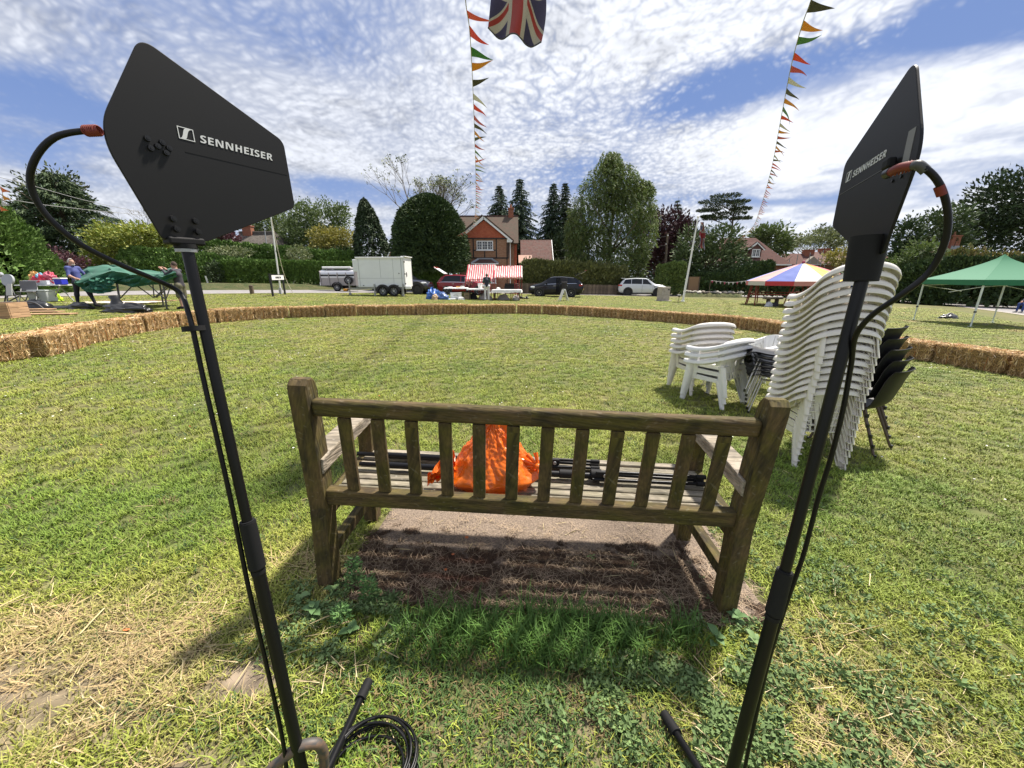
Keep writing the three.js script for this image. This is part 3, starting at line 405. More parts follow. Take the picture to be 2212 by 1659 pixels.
// right hand side
lobedTree('evergreen_tree', 'dark upright evergreen next to the tall antenna', 'tree', gp(1962, 47), pxLobes(1962, 47, [[1962, 505, 24, 34], [1955, 545, 30, 30], [1945, 560, 22, 20]]), { n: 3600, size: 0.19, pal: 'yew', seed: 71 });
lobedTree('broadleaf_tree', 'mid green tree between the evergreen and the huge dark tree', 'tree', gp(2035, 52), pxLobes(2035, 52, [[2020, 490, 34, 36], [2060, 475, 34, 30], [2045, 520, 46, 34]]), { n: 4200, size: 0.22, pal: 'laurel', seed: 72 });
lobedTree('huge_tree', 'huge dark broadleaf tree towering over the green gazebo', 'tree', gp(2200, 54), pxLobes(2200, 54, [[2150, 440, 60, 60], [2230, 420, 80, 60], [2130, 500, 46, 44], [2200, 500, 80, 60], [2310, 470, 90, 90]]), { n: 14000, size: 0.27, pal: 'dark', seed: 73, trunkR: 0.5, rough: 0.3 });
lobedTree('light_shrub', 'light green arching shrub beside the dark evergreen', 'shrub', gp(1990, 37), pxLobes(1990, 37, [[1995, 545, 34, 24], [1965, 575, 40, 30], [2020, 570, 30, 20]]), { n: 3600, size: 0.17, pal: 'green', seed: 74, rough: 0.5, trunkR: 0.1 });
hedge('tall_right_hedge', 'long tall dark hedge with unclipped tan top behind green gazebo', [gp(1890, 40), gp(2010, 34), gp(2120, 31), gp(2240, 29), gp(2420, 27)], 2.8, (s) => lerp(hAt(1900, 588, 40), hAt(2200, 556, 29), sst(0, 0.6, s)), { n: 16000, pal: 'yew', seed: 75, round: 0.4, wob: 0.16, size: 0.14, shaggy: 0.14 });
hedge('tan_hedge_top', 'shaggy yellow brown hedge growth behind the tall dark hedge', [gp(2000, 38), gp(2110, 35), gp(2240, 33), gp(2420, 31)], 1.8, (s) => hAt(2150, 548, 34) + 0.1 * Math.sin(s * 9), { n: 7000, pal: 'tan', seed: 76, round: 0.8, wob: 0.2, size: 0.16, shaggy: 0.25 });

hedge('garden_hedge', 'garden hedge in front of the scaffolded house', [gp(1700, 56), gp(1780, 55), gp(1900, 50)], 2, (s) => hAt(1790, 590, 55), { n: 4200, pal: 'beech', seed: 78, round: 0.5, wob: 0.16, size: 0.16 });
// the wooded rise beyond the village, one mass
{
  const L = new Leaves(79), r = L.r; for (let i = 0; i < 15000; i++) { const u = -150 + 2550 * r(), D = 92 + 10 * r(), p = at(u, 598, D), top = hAt(u, 561 + 9 * N2(u * 0.013, 3) + 5 * N2(u * 0.05, 7) + (u > 1650 && u < 1900 ? 12 : 0), D); L.leaf(p.x, H(p.x, p.z) + top * Math.sqrt(r()), p.z, 0.55 * (0.6 + 0.8 * r()), [0, 0.5, 1], tint(r() < 0.5 ? PAL.dark : PAL.green, r), 0.7); }
  const m = part(scene, 'far_woodland', L.geo(), leafMat()); m.userData = { kind: 'stuff', label: 'low band of distant trees closing the view beyond the village', category: 'woodland' };
}
// ------------------------------------------------------------------ buildings
function brickTex(a, b, mortar, metres = 2) { return texOf(512, (x, y) => { const row = Math.floor(y * 26), off = (row % 2) * 0.5, cx = x * 9 + off, fx = cx - Math.floor(cx), fy = y * 26 - row, m = fx < 0.05 || fy < 0.13; const t = clamp(0.5 + 0.9 * N2(Math.floor(cx % 9) * 3.7, row * 1.9) * 0.6), s = 0.85 + 0.3 * wrapN(x, y, 30, 2) * 0.6; return m ? mortar.map((q) => q * s) : [lerp(a[0], b[0], t) * s, lerp(a[1], b[1], t) * s, lerp(a[2], b[2], t) * s]; }, metres); }
function tileTex(a, b, moss, metres = 2, k = 0.5) { return texOf(512, (x, y) => { const row = Math.floor(y * 20), off = (row % 2) * 0.5, cx = x * 12 + off, fy = y * 20 - row, fx = cx - Math.floor(cx); const t = clamp(0.5 + 0.8 * N2(Math.floor(cx % 12) * 2.7, row * 1.3)), l = clamp(k + wfb(x, y, 5, 8, 4)), e = fy < 0.14 || fx < 0.05 ? 0.6 : 1; const c = [lerp(a[0], b[0], t), lerp(a[1], b[1], t), lerp(a[2], b[2], t)]; return c.map((q, i) => lerp(q, moss[i], l * 0.8) * e); }, metres); }
const brickRed = mat([1, 1, 1], 0.9, { map: brickTex([0.30, 0.085, 0.045], [0.38, 0.13, 0.07], [0.33, 0.24, 0.18]) });
const brickMix = mat([1, 1, 1], 0.9, { map: brickTex([0.33, 0.14, 0.07], [0.43, 0.24, 0.14], [0.34, 0.27, 0.2]) });
const tileHung = mat([1, 1, 1], 0.9, { map: tileTex([0.42, 0.10, 0.05], [0.48, 0.14, 0.07], [0.34, 0.09, 0.05], 2, 0.1) });
const roofMoss = mat([1, 1, 1], 0.95, { map: tileTex([0.1, 0.062, 0.044], [0.13, 0.075, 0.056], [0.092, 0.08, 0.056], 2, 0.6) });
const roofRed = mat([1, 1, 1], 0.95, { map: tileTex([0.1, 0.046, 0.038], [0.14, 0.062, 0.05], [0.1, 0.06, 0.05], 2, 0.25) });
const roofLich = mat([1, 1, 1], 0.95, { map: tileTex([0.12, 0.055, 0.046], [0.17, 0.085, 0.07], [0.14, 0.11, 0.095], 2, 0.35) });
const whitePaint = mat([0.8, 0.8, 0.78], 0.5), blackPaint = mat([0.018, 0.016, 0.015], 0.6), leadMat = mat([0.3, 0.32, 0.34], 0.6), glassDark = phys([0.015, 0.018, 0.022], 0.05, { clearcoat: 1, clearcoatRoughness: 0.03 });
const thatchMat = mat([1, 1, 1], 1, { map: texOf(512, (x, y) => { const s = 0.75 + 0.5 * wrapN(x, y * 0.1, 60, 4) + 0.25 * wfb(x, y, 6, 3, 3); return [0.155 * s, 0.135 * s, 0.115 * s]; }, 2) });
const woodGrey = mat([1, 1, 1], 0.95, { map: texOf(256, (x, y) => { const s = 0.75 + 0.4 * wrapN(x, y * 0.15, 30, 6) + 0.2 * wrapN(x, y, 12, 1); return [0.17 * s, 0.13 * s, 0.095 * s]; }, 1.2) });
function win(parent, w, h, cols, rows, x, y, z, opts = {}) {             // window: frame, mullions, pane behind; faces +z
  const f = part(parent, 'window', [bx(w, 0.09, 0.1, x, y + h / 2, z), bx(w, 0.09, 0.1, x, y - h / 2, z), bx(0.09, h - 0.09, 0.1, x - w / 2 + 0.045, y, z), bx(0.09, h - 0.09, 0.1, x + w / 2 - 0.045, y, z), ...Array.from({ length: cols - 1 }, (_, i) => bx(opts.mull || 0.1, h - 0.1, 0.08, x - w / 2 + w * (i + 1) / cols, y, z)), ...(opts.bars ? Array.from({ length: cols }, (_, i) => [bx(0.03, h - 0.1, 0.06, x - w / 2 + w * (i + 0.5) / cols, y, z), ...Array.from({ length: rows - 1 }, (_, j) => bx(w / cols - 0.1, 0.03, 0.05, x - w / 2 + w * (i + 0.5) / cols, y - h / 2 + h * (j + 1) / rows, z))]) : [])], whitePaint);
  for (let i = 0; i < cols; i++) part(f, 'pane', bx(w / cols - 0.1, h - 0.1, 0.02, x - w / 2 + w * (i + 0.5) / cols, y, z - 0.03), glassDark);
  part(f, 'sill', bx(w + 0.16, 0.07, 0.2, x, y - h / 2 - 0.08, z + 0.04), whitePaint); return f;
}
const prism = (pts, z0, z1) => { const g = shapeG(pts, Math.abs(z1 - z0)); g.translate(0, 0, Math.min(z0, z1)); return g; };
function roofSlab(a, b, c, d, th = 0.14) { const n = b.clone().sub(a).cross(d.clone().sub(a)).normalize().multiplyScalar(th); if (n.y < 0) n.negate(); return gridG(1, 1, (u, v) => a.clone().lerp(b, u).lerp(d.clone().lerp(c, u), v).add(n), th); }   // four corners, a-b eave, d-c ridge
function chimney(parent, w, d, y0, y1, x, z, pots = 2, m = brickRed) { const c = part(parent, 'chimney', [bx(w, y1 - y0, d, x, (y0 + y1) / 2, z), bx(w + 0.14, 0.14, d + 0.14, x, y1 + 0.07, z)], m); for (let i = 0; i < pots; i++) part(c, 'chimney_pot', cyl(0.13, 0.1, 0.42, x + (i - (pots - 1) / 2) * 0.36, y1 + 0.35, z, 10), mat([0.35, 0.16, 0.1], 0.9)); return c; }

// brick house with gabled wing
{
  const D = 45, b = gp(1047.5, D), t = thing('brick_house', 'red brick house with gabled wing, black timbers and mossy tile roof', 'house', b);
  const X = (u) => at(u, 560, D).x - b.x, Y = (v) => hAt(1047.5, v, D);
  const eav = Y(519), apex = Y(470), xr = X(1104.5), hw = xr, wallR = hw - 0.28, yb = Y(514);
  part(t, 'wall', [prism([[-wallR, -0.3], [wallR, -0.3], [wallR, yb - 0.05], [-wallR, yb - 0.05]], 0, -4)], brickMix, 'mixed brick wall of the gabled wing');
  part(t, 'gable', prism([[-wallR - 0.05, yb - 0.05], [wallR + 0.05, yb - 0.05], [0, apex - 0.3]], 0.06, -4), tileHung, 'bright red tile hung gable');
  // timbers
  const yA = Y((945 * .217 + 440) / 1.1573), yB = Y((855 * .217 + 440) / 1.1573), uOf = (c) => X((1020 + c * .217) / 1.1573);
  for (const g of [bx(2 * wallR, 0.13, 0.05, 0, yA, 0.03), bx(uOf(1020) - uOf(757), 0.11, 0.05, (uOf(1020) + uOf(757)) / 2, yB, 0.03), bx(2 * wallR, 0.12, 0.05, 0, yb - 0.06, 0.09), bx(0.12, yb - yA, 0.055, uOf(757), (yb + yA) / 2, 0.035), bx(0.12, yb - yA, 0.055, uOf(1020), (yb + yA) / 2, 0.035), bx(0.12, yb - yA, 0.055, wallR - 0.06, (yb + yA) / 2, 0.035), bx(0.12, yB - yA, 0.055, uOf(885), (yB + yA) / 2, 0.035)]) part(t, 'timber', g, blackPaint);
  win(t, uOf(982) - uOf(795), Y((752 * .217 + 440) / 1.1573) - Y((850 * .217 + 440) / 1.1573), 3, 3, (uOf(982) + uOf(795)) / 2, (Y((752 * .217 + 440) / 1.1573) + Y((850 * .217 + 440) / 1.1573)) / 2, 0.06, { bars: true });
  // wing roof: bargeboards and slopes
  for (const s of [-1, 1]) {
    part(t, 'bargeboard', beam(V(s * (hw + 0.12), eav - 0.12, 0.32), V(0, apex - 0.02, 0.32), 0.28, 0.06), whitePaint);
    part(t, 'soffit', bx(0.55, 0.3, 0.3, s * (hw - 0.2), eav - 0.08, 0.16), whitePaint);
    part(t, 'roof', roofSlab(V(s * (hw + 0.2), eav - 0.12, 0.36), V(s * (hw + 0.2), eav - 0.12, -4.6), V(0, apex + 0.06, -4.6), V(0, apex + 0.06, 0.36)), roofMoss);
  }
  // main block behind, ridge across
  const ridge = Y(455), x0 = X(985), x1 = X(1118), zf = -2.2, zb = -9;
  part(t, 'wall', [bx(x1 - x0 - 0.1, eav + 0.1, 0.3, (x0 + x1) / 2, (eav - 0.2) / 2, zf - 0.2)], brickMix);
  part(t, 'wall', prism([[zb, -0.3], [zf, -0.3], [zf, eav - 0.1], [(zb + zf) / 2, ridge - 0.05], [zb, eav - 0.1]], 0, 0.3).rotateY(-Math.PI / 2).translate(x1 - 0.05, 0, 0), tileHung, 'sunlit red end wall');
  part(t, 'wall', bx(0.3, eav, zf - zb, x0 + 0.2, eav / 2, (zb + zf) / 2), brickMix);
  part(t, 'roof', roofSlab(V(x0 - 0.2, eav - 0.25, zf + 0.35), V(x1 + 0.12, eav - 0.25, zf + 0.35), V(x1 + 0.12, ridge + 0.1, (zb + zf) / 2), V(x0 - 0.2, ridge + 0.1, (zb + zf) / 2)), roofMoss);
  part(t, 'roof', roofSlab(V(x0 - 0.2, eav - 0.25, zb - 0.35), V(x1 + 0.12, eav - 0.25, zb - 0.35), V(x1 + 0.12, ridge + 0.1, (zb + zf) / 2), V(x0 - 0.2, ridge + 0.1, (zb + zf) / 2)), roofMoss);
  part(t, 'ridge_tiles', bx(x1 - x0 + 0.3, 0.12, 0.28, (x0 + x1) / 2, ridge + 0.24, (zb + zf) / 2), roofRed);
  chimney(t, 0.62, 0.6, ridge - 0.5, ridge + 1.0, x1 - 0.75, (zb + zf) / 2, 1);
  part(t, 'downpipe', bar(V(wallR + 0.16, 0, -0.2), V(wallR + 0.16, eav - 0.2, -0.2), 0.05, 0.05, 8), whitePaint);
  part(t, 'downpipe', bar(V(wallR - 0.2, 0, 0.1), V(wallR - 0.2, eav - 0.3, 0.1), 0.04, 0.04, 8), blackPaint);
  // bay window
  const yr = Y((955 * .217 + 440) / 1.1573), ye = Y((1012 * .217 + 440) / 1.1573), bl = uOf(735), br = uOf(1045), bm = (bl + br) / 2;
  const bay = part(t, 'bay_window', [bx(br - bl - 0.3, ye, 0.7, bm, ye / 2 - 0.05, 0.36)], brickMix);
  part(bay, 'bay_roof', gridG(1, 1, (u, v) => V(lerp(lerp(bl, br, u), lerp(bl + 0.75, br - 0.75, u), v), lerp(ye, yr - 0.05, v), lerp(0.95, 0.06, v)), 0.05), roofRed);
  for (const s of [0, 1]) part(bay, 'hip_lead', beam(V(s ? br : bl, ye + 0.03, 0.96), V(s ? br - 0.75 : bl + 0.75, yr, 0.1), 0.2, 0.06), leadMat);
  part(bay, 'lead_flashing', bx(br - bl - 1.3, 0.14, 0.1, bm, yr + 0.02, 0.08), leadMat); part(bay, 'gutter', bx(br - bl, 0.1, 0.12, bm, ye - 0.02, 0.98), whitePaint);
  win(t, 1.9, 1.1, 3, 3, X(977), Y(608), zf + 0.02, { bars: true });
  win(t, br - bl - 0.6, 1.2, 4, 3, bm, 1.55, 0.78, { bars: true });
}
// annex with lichened roof
{
  const D = 52, b = gp(1158, D), t = thing('annex', 'low annex with lichen spotted tile roof beside the brick house', 'house', b), X = (u) => at(u, 560, D).x - b.x, Y = (v) => hAt(1158, v, D), x0 = X(1124), x1 = X(1190), yr = Y(521), ye = Y(566);
  part(t, 'roof', roofSlab(V(x0, ye, 2.6), V(x1 - 0.1, ye, 2.6), V(x1, yr, -0.4), V(x0, yr, -0.4)), roofLich); part(t, 'roof', roofSlab(V(x0, ye, -3.4), V(x1 - 0.1, ye, -3.4), V(x1, yr, -0.4), V(x0, yr, -0.4)), roofLich);
  part(t, 'wall', prism([[-3.2, -0.3], [2.3, -0.3], [2.3, ye], [-0.4, yr - 0.05], [-3.2, ye]], 0, 0.3).rotateY(-Math.PI / 2).translate(x1 - 0.1, 0, 0), brickMix); part(t, 'wall', bx(x1 - x0 - 0.4, ye + 0.2, 0.3, (x0 + x1) / 2, ye / 2 - 0.15, 2.2), brickMix);
  part(t, 'bargeboard', beam(V(x1 + 0.06, ye, 2.66), V(x1 + 0.06, yr + 0.14, -0.4), 0.08, 0.16), whitePaint);
  part(t, 'porch_roof', roofSlab(V(X(1119), Y(572), 4.4), V(X(1146), Y(572), 4.4), V(X(1146), Y(556), 3.2), V(X(1119), Y(556), 3.2)), mat([0.5, 0.33, 0.26], 0.9));
  part(t, 'porch_wall', bx(X(1146) - X(1119) - 0.2, Y(572), 0.2, (X(1119) + X(1146)) / 2, Y(572) / 2, 4.1), brickMix);
}
// thatched cottage
{
  const D = 58, b = gp(555, D), t = thing('thatched_cottage', 'cottage with grey thatched roof and red brick chimney behind hedges', 'house', b, 0), X = (u) => at(u, 530, D).x - b.x, Y = (v) => hAt(555, v, D), x0 = X(506), x1 = X(608), xr = X(585), yr = Y(503), ye = Y(548);
  part(t, 'wall', bx(x1 - x0 - 1.2, ye + 0.5, 4, (x0 + x1) / 2, ye / 2 - 0.1, -1.5), mat([0.62, 0.58, 0.5], 0.9));
  const th = part(t, 'roof', [gridG(14, 8, (u, v) => V(lerp(lerp(x0 - 0.5, x1, u), lerp(x0, xr, u), v), lerp(ye, yr, Math.pow(v, 0.8)) + 0.06 * N2(u * 9, v * 5), lerp(1.4, -1.5, v)), 0.35), gridG(8, 8, (u, v) => V(lerp(x1, xr, v), lerp(ye, yr, Math.pow(v, 0.8)), lerp(lerp(1.4, -4.4, u), -1.5, v)), 0.35), gridG(14, 8, (u, v) => V(lerp(lerp(x0 - 0.5, x1, u), lerp(x0, xr, u), v), lerp(ye, yr, Math.pow(v, 0.8)), lerp(-4.4, -1.5, v)), 0.35)], thatchMat);
  part(th, 'ridge', beam(V(x0, yr + 0.12, -1.5), V(xr, yr + 0.12, -1.5), 0.5, 0.2, 0.08), thatchMat);
  chimney(t, 1.25, 0.8, yr - 1, Y(487), X(527), -1.5, 2); part(t, 'vent_pipe', bar(V(X(590), ye, 1.6), V(X(588), Y(500), 1.2), 0.06, 0.06, 6), leadMat);
}
// tile roof behind the box trailer
{ const D = 50, b = gp(848, D), t = thing('outbuilding', 'small tiled outbuilding peeking over the white box trailer', 'house', b), X = (u) => at(u, 550, D).x - b.x, Y = (v) => hAt(848, v, D);
  part(t, 'wall', prism([[X(836), -0.3], [X(858), -0.3], [X(858), Y(560)], [X(843), Y(543)], [X(836), Y(556)]], 0, -2), brickMix); part(t, 'roof', roofSlab(V(X(864), Y(562), 0.3), V(X(864), Y(562), -2.3), V(X(846), Y(541), -2.3), V(X(846), Y(541), 0.3)), roofLich); part(t, 'bargeboard', beam(V(X(837), Y(557), 0.2), V(X(844), Y(543), 0.2), 0.14, 0.06), whitePaint); }
// house with dormer, right
{
  const D = 56, b = gp(1650, D), t = thing('dormer_house', 'house with plum red tiled roof and white dormer window', 'house', b), X = (u) => at(u, 540, D).x - b.x, Y = (v) => hAt(1650, v, D);
  const ye = Y(571), yr = Y(510), x0 = X(1596), x1 = X(1712), xr = X(1661);
  part(t, 'wall', bx(x1 - x0 - 1.0, ye + 0.3, 6, (x0 + x1) / 2, ye / 2 - 0.15, -3.3), brickRed);
  part(t, 'roof', gridG(1, 1, (u, v) => V(lerp(lerp(x0 - 3, x1, u), lerp(x0 - 1, xr, u), v), lerp(ye, yr, v), lerp(0.3, -3.3, v)), 0.14), roofRed);
  part(t, 'roof', gridG(1, 1, (u, v) => V(lerp(x1, xr, v), lerp(ye, yr, v), lerp(lerp(0.3, -6.9, u), -3.3, v)), 0.14), roofRed);
  part(t, 'roof', gridG(1, 1, (u, v) => V(lerp(lerp(x0 - 3, x1, u), lerp(x0 - 1, xr, u), v), lerp(ye, yr, v), lerp(-6.9, -3.3, v)), 0.14), roofRed);
  part(t, 'fascia', bx(x1 - x0 + 3, 0.16, 0.06, (x0 + x1) / 2 - 1.5, ye - 0.06, 0.34), whitePaint);
  const dx = X(1638), dw = X(1648) - dx, yb = Y(555), yt = Y(537), ya = Y(525);
  const dm = part(t, 'dormer', [prism([[dx - dw - 0.15, yb - 0.1], [dx + dw + 0.15, yb - 0.1], [dx + dw + 0.15, yt], [dx, ya - 0.1], [dx - dw - 0.15, yt]], -0.5, -3)], roofRed);
  for (const s of [-1, 1]) { part(dm, 'bargeboard', beam(V(dx + s * (dw + 0.55), yt - 0.15, -0.4), V(dx, ya + 0.1, -0.4), 0.2, 0.08), whitePaint); part(dm, 'dormer_roof', roofSlab(V(dx + s * (dw + 0.55), yt - 0.1, -0.35), V(dx + s * (dw + 0.55), yt - 0.1, -3), V(dx, ya + 0.14, -3), V(dx, ya + 0.14, -0.35), 0.1), roofRed); }
  win(t, dw * 1.7, yt - yb - 0.15, 2, 2, dx, (yt + yb) / 2, -0.44, { bars: true }); win(t, 1.6, 0.9, 2, 1, X(1650), Y(583), 0.0);
  part(t, 'white_gable_end', prism([[X(1596), Y(575)], [X(1612), Y(575)], [X(1600), Y(552)]], 0.6, 0.4), whitePaint);
}
// scaffolded roofs
{
  const D = 66, b = gp(1760, D), t = thing('low_house', 'low house with dark brown tiled roofs and chimneys behind scaffolding', 'house', b), X = (u) => at(u, 560, D).x - b.x, Y = (v) => hAt(1760, v, D);
  part(t, 'wall', bx(X(1850) - X(1700), Y(572), 5, (X(1700) + X(1850)) / 2, Y(572) / 2, -3), brickMix);
  part(t, 'roof', roofSlab(V(X(1696), Y(573), 0), V(X(1790), Y(573), 0), V(X(1772), Y(547), -3), V(X(1712), Y(547), -3)), roofRed); part(t, 'roof', roofSlab(V(X(1770), Y(571), 0.4), V(X(1852), Y(571), 0.4), V(X(1852), Y(543), -3), V(X(1770), Y(543), -3)), roofLich);
  part(t, 'gable', prism([[X(1728), Y(573)], [X(1772), Y(573)], [X(1748), Y(554)]], 0.9, 0.2), mat([0.3, 0.27, 0.22], 0.9)); chimney(t, 1.5, 0.9, Y(560), Y(539), X(1768), -2.6, 0, brickRed); chimney(t, 1.4, 0.9, Y(556), Y(536), X(1806), -3, 0, brickRed);
  const s = thing('scaffolding', 'grey steel scaffolding poles and boards in front of low brown roofs', 'scaffolding', gp(1760, 63)), X2 = (u) => at(u, 560, 63).x - s.position.x, Y2 = (v) => hAt(1760, v, 63);
  for (const [u, v] of [[1706, 560], [1722, 550], [1748, 545], [1752, 563], [1768, 556], [1775, 540], [1784, 552], [1806, 560], [1820, 552], [1830, 545]]) part(s, 'pole', bar(V(X2(u), -0.2, 0), V(X2(u), Y2(v), 0), 0.05, 0.05, 6), leadMat);
  for (const v of [578, 584]) part(s, 'board', bx(X2(1840) - X2(1745), 0.1, 1.1, (X2(1745) + X2(1840)) / 2, Y2(v), -0.2 - (v - 578) * 0.1), woodGrey);
  part(s, 'rail', bar(V(X2(1745), Y2(572), 0.08), V(X2(1838), Y2(571), 0.08), 0.045, 0.045, 6), leadMat);
}
// roof and chimney behind the right hand hedge
{ const D = 48, b = gp(2065, D), t = thing('hedge_cottage', 'brown tiled roof and brick chimney above the tall right hedge', 'house', b), X = (u) => at(u, 540, D).x - b.x, Y = (v) => hAt(2065, v, D);
  part(t, 'wall', bx(X(2108) - X(2004), Y(552), 4, (X(2004) + X(2108)) / 2, Y(552) / 2, -3), brickMix); part(t, 'roof', roofSlab(V(X(2000), Y(553), 0), V(X(2116), Y(553), 0), V(X(2098), Y(531), -2.6), V(X(2000), Y(531), -2.6)), roofRed); part(t, 'flashing', bx(1.0, 0.5, 0.9, X(2097), Y(533), -2.2), leadMat); chimney(t, 1.05, 0.8, Y(536), Y(507), X(2096), -2.2, 1, brickRed); }
{ const D = 60, b = gp(1905, D), t = thing('far_cottage', 'far brown roof showing beside the tall antenna collar', 'house', b), X = (u) => at(u, 540, D).x - b.x, Y = (v) => hAt(1905, v, D); part(t, 'wall', bx(3, Y(560), 3, 0, Y(560) / 2, -3), brickMix); part(t, 'roof', roofSlab(V(X(1880), Y(562), 0), V(X(1930), Y(562), 0), V(X(1930), Y(538), -2.6), V(X(1885), Y(538), -2.6)), roofRed); }
{ const D = 34, b = gp(2230, D), t = thing('red_shed', 'corner of a red shed roof beside the right hand hedge', 'shed', b); part(t, 'wall', bx(3, 2.0, 2, 1.2, 1.0, 0), brickRed); part(t, 'roof', roofSlab(V(-0.6, 2.0, 1.3), V(3, 2.0, 1.3), V(3, 2.9, 0), V(-0.1, 2.9, 0)), mat([0.35, 0.1, 0.07], 0.9)); }
// board fence under the shaggy hedge, board by board
{
  const t = thing('board_fence', 'weathered vertical board fence below the shaggy hedge', 'fence', gp(1118, 40)), o = t.position, cv = new THREE.CatmullRomCurve3([gp(1118, 40.0), gp(1240, 40.3), gp(1348, 41.6)].map((p) => p)), n = 84, r = rng(81), vs = [0, 1, 2].map((k) => { const m = woodGrey.clone(); m.color = lin(0.75 + 0.25 * k, 0.75 + 0.25 * k, 0.75 + 0.24 * k); m.userData = {}; return m; });
  const g = boxUV(rb(0.135, 1.05, 0.022, 0.004, 0, 0.52, 0)); g.userData.ownUV = true;
  for (let i = 0; i < n; i++) { const p = cv.getPointAt((i + 0.5) / n), tg = cv.getTangentAt((i + 0.5) / n); const m = part(t, 'board', g, vs[Math.floor(r() * 3)]); m.position.set(p.x - o.x, H(p.x, p.z) - o.y - 0.05 + 0.04 * r(), p.z - o.z + (i % 2) * 0.012); m.rotation.y = Math.atan2(-tg.z, tg.x); }
  for (const y of [0.25, 0.85]) part(t, 'rail', tube(Array.from({ length: 9 }, (_, i) => { const p = cv.getPointAt(i / 8); return V(p.x - o.x, H(p.x, p.z) - o.y + y, p.z - o.z - 0.04); }), 0.03, 24, 5), woodGrey);
}
{ const t = thing('wooden_gate', 'small brown wooden gate panel in the dark roadside hedge', 'gate', gp(1500, 42.6)); for (let i = 0; i < 7; i++) part(t, 'board', rb(0.14, 1.45, 0.03, 0.005, -0.45 + i * 0.15, 1.3, 0), mat([0.25, 0.16, 0.09], 0.9)); part(t, 'rail', [bx(1.1, 0.08, 0.04, 0, 0.75, -0.04), bx(1.1, 0.08, 0.04, 0, 1.85, -0.04)], woodGrey); for (const s of [-1, 1]) part(t, 'post', bx(0.1, 2.1, 0.1, s * 0.58, 1.0, 0), woodGrey); }
// low stone bank right of the white car
{ const r = rng(83), sg2 = 'loose stones on the bank behind the flagpole', g = [0, 1, 2].map((k) => { const q = new THREE.IcosahedronGeometry(0.16, 1), p = q.attributes.position; for (let i = 0; i < p.count; i++) { const s = 1 + 0.25 * N3(p.getX(i) * 8 + k * 5, p.getY(i) * 8, p.getZ(i) * 8); p.setXYZ(i, p.getX(i) * s * 1.5, p.getY(i) * s * 0.8, p.getZ(i) * s); } q.computeVertexNormals(); return q; }), ms = [mat([0.42, 0.39, 0.34], 0.95), mat([0.3, 0.26, 0.22], 0.95), mat([0.5, 0.47, 0.42], 0.95)];
  for (let i = 0; i < 22; i++) { const u = 1480 + i * 6 + r() * 4, p = gp(u, 41.3 + r() * 0.7), s = one('bank_stone', g[i % 3], ms[Math.floor(r() * 3)], 'pale rough stone lying on the bank behind the flagpole', 'stone', sg2); s.position.set(p.x, p.y + 0.42 + 0.1 * r(), p.z); s.rotation.y = r() * 6; s.scale.setScalar(0.7 + 0.7 * r()); }
  const u0 = gp(1475, 41), t = gridG(20, 6, (u, v) => { const p = gp(1470 + 150 * u, 40.4 + 2.6 * v); return V(p.x, p.y - 0.02 + 0.5 * Math.sin(Math.PI * Math.min(1, v * 1.2)) * (0.8 + 0.3 * N2(u * 9, v * 4)) * Math.min(1, u * 8, (1 - u) * 6), p.z); }); setting('bank', t, mat([1, 1, 1], 1, { map: vergeTex, bumpMap: bumpTex, bumpScale: 0.04 })); }
// ------------------------------------------------------------------ vehicles
const tyreMat = mat([0.018, 0.018, 0.019], 0.9), rimSilver = mat([0.55, 0.56, 0.57], 0.35, { metalness: 0.8 }), rimBlack = mat([0.02, 0.02, 0.022], 0.4, { metalness: 0.5 }), trimBlack = mat([0.02, 0.02, 0.022], 0.6), chrome = mat([0.7, 0.7, 0.7], 0.15, { metalness: 1 }), lampClear = phys([0.75, 0.78, 0.8], 0.1, { clearcoat: 1 }), lampRed = phys([0.35, 0.01, 0.015], 0.2, { clearcoat: 1 }), carGlass = phys([0.012, 0.014, 0.017], 0.05, { specularIntensity: 0.8 });
function wheel(parent, x, y, z, R, w, side, spokes = 10, rim = rimSilver) {
  const t = part(parent, 'wheel', lathe([[R * 0.62, -w / 2], [R * 0.9, -w / 2], [R, -w * 0.36], [R, w * 0.36], [R * 0.9, w / 2], [R * 0.62, w / 2], [R * 0.6, 0], [R * 0.62, -w / 2]], 28).rotateX(Math.PI / 2), tyreMat); t.position.set(x, y, z);
  const s = [lathe([[R * 0.63, side * -w * 0.1], [R * 0.63, side * w * 0.46], [R * 0.58, side * w * 0.46], [R * 0.56, side * -w * 0.1]], 28).rotateX(Math.PI / 2), cyl(R * 0.13, R * 0.13, w * 0.3, 0, 0, 0, 12).rotateX(Math.PI / 2).translate(0, 0, side * w * 0.28)];
  for (let i = 0; i < spokes; i++) { const a = i / spokes * 6.283; s.push(bar(V(Math.cos(a) * R * 0.1, Math.sin(a) * R * 0.1, side * w * 0.34), V(Math.cos(a) * R * 0.6, Math.sin(a) * R * 0.6, side * w * 0.34), R * 0.055, R * 0.04, 5)); }
  part(t, 'rim', s, rim); part(t, 'hub_back', cyl(R * 0.55, R * 0.55, 0.03, 0, 0, 0, 20).rotateX(Math.PI / 2).translate(0, 0, side * w * 0.05), rimBlack); return t;
}
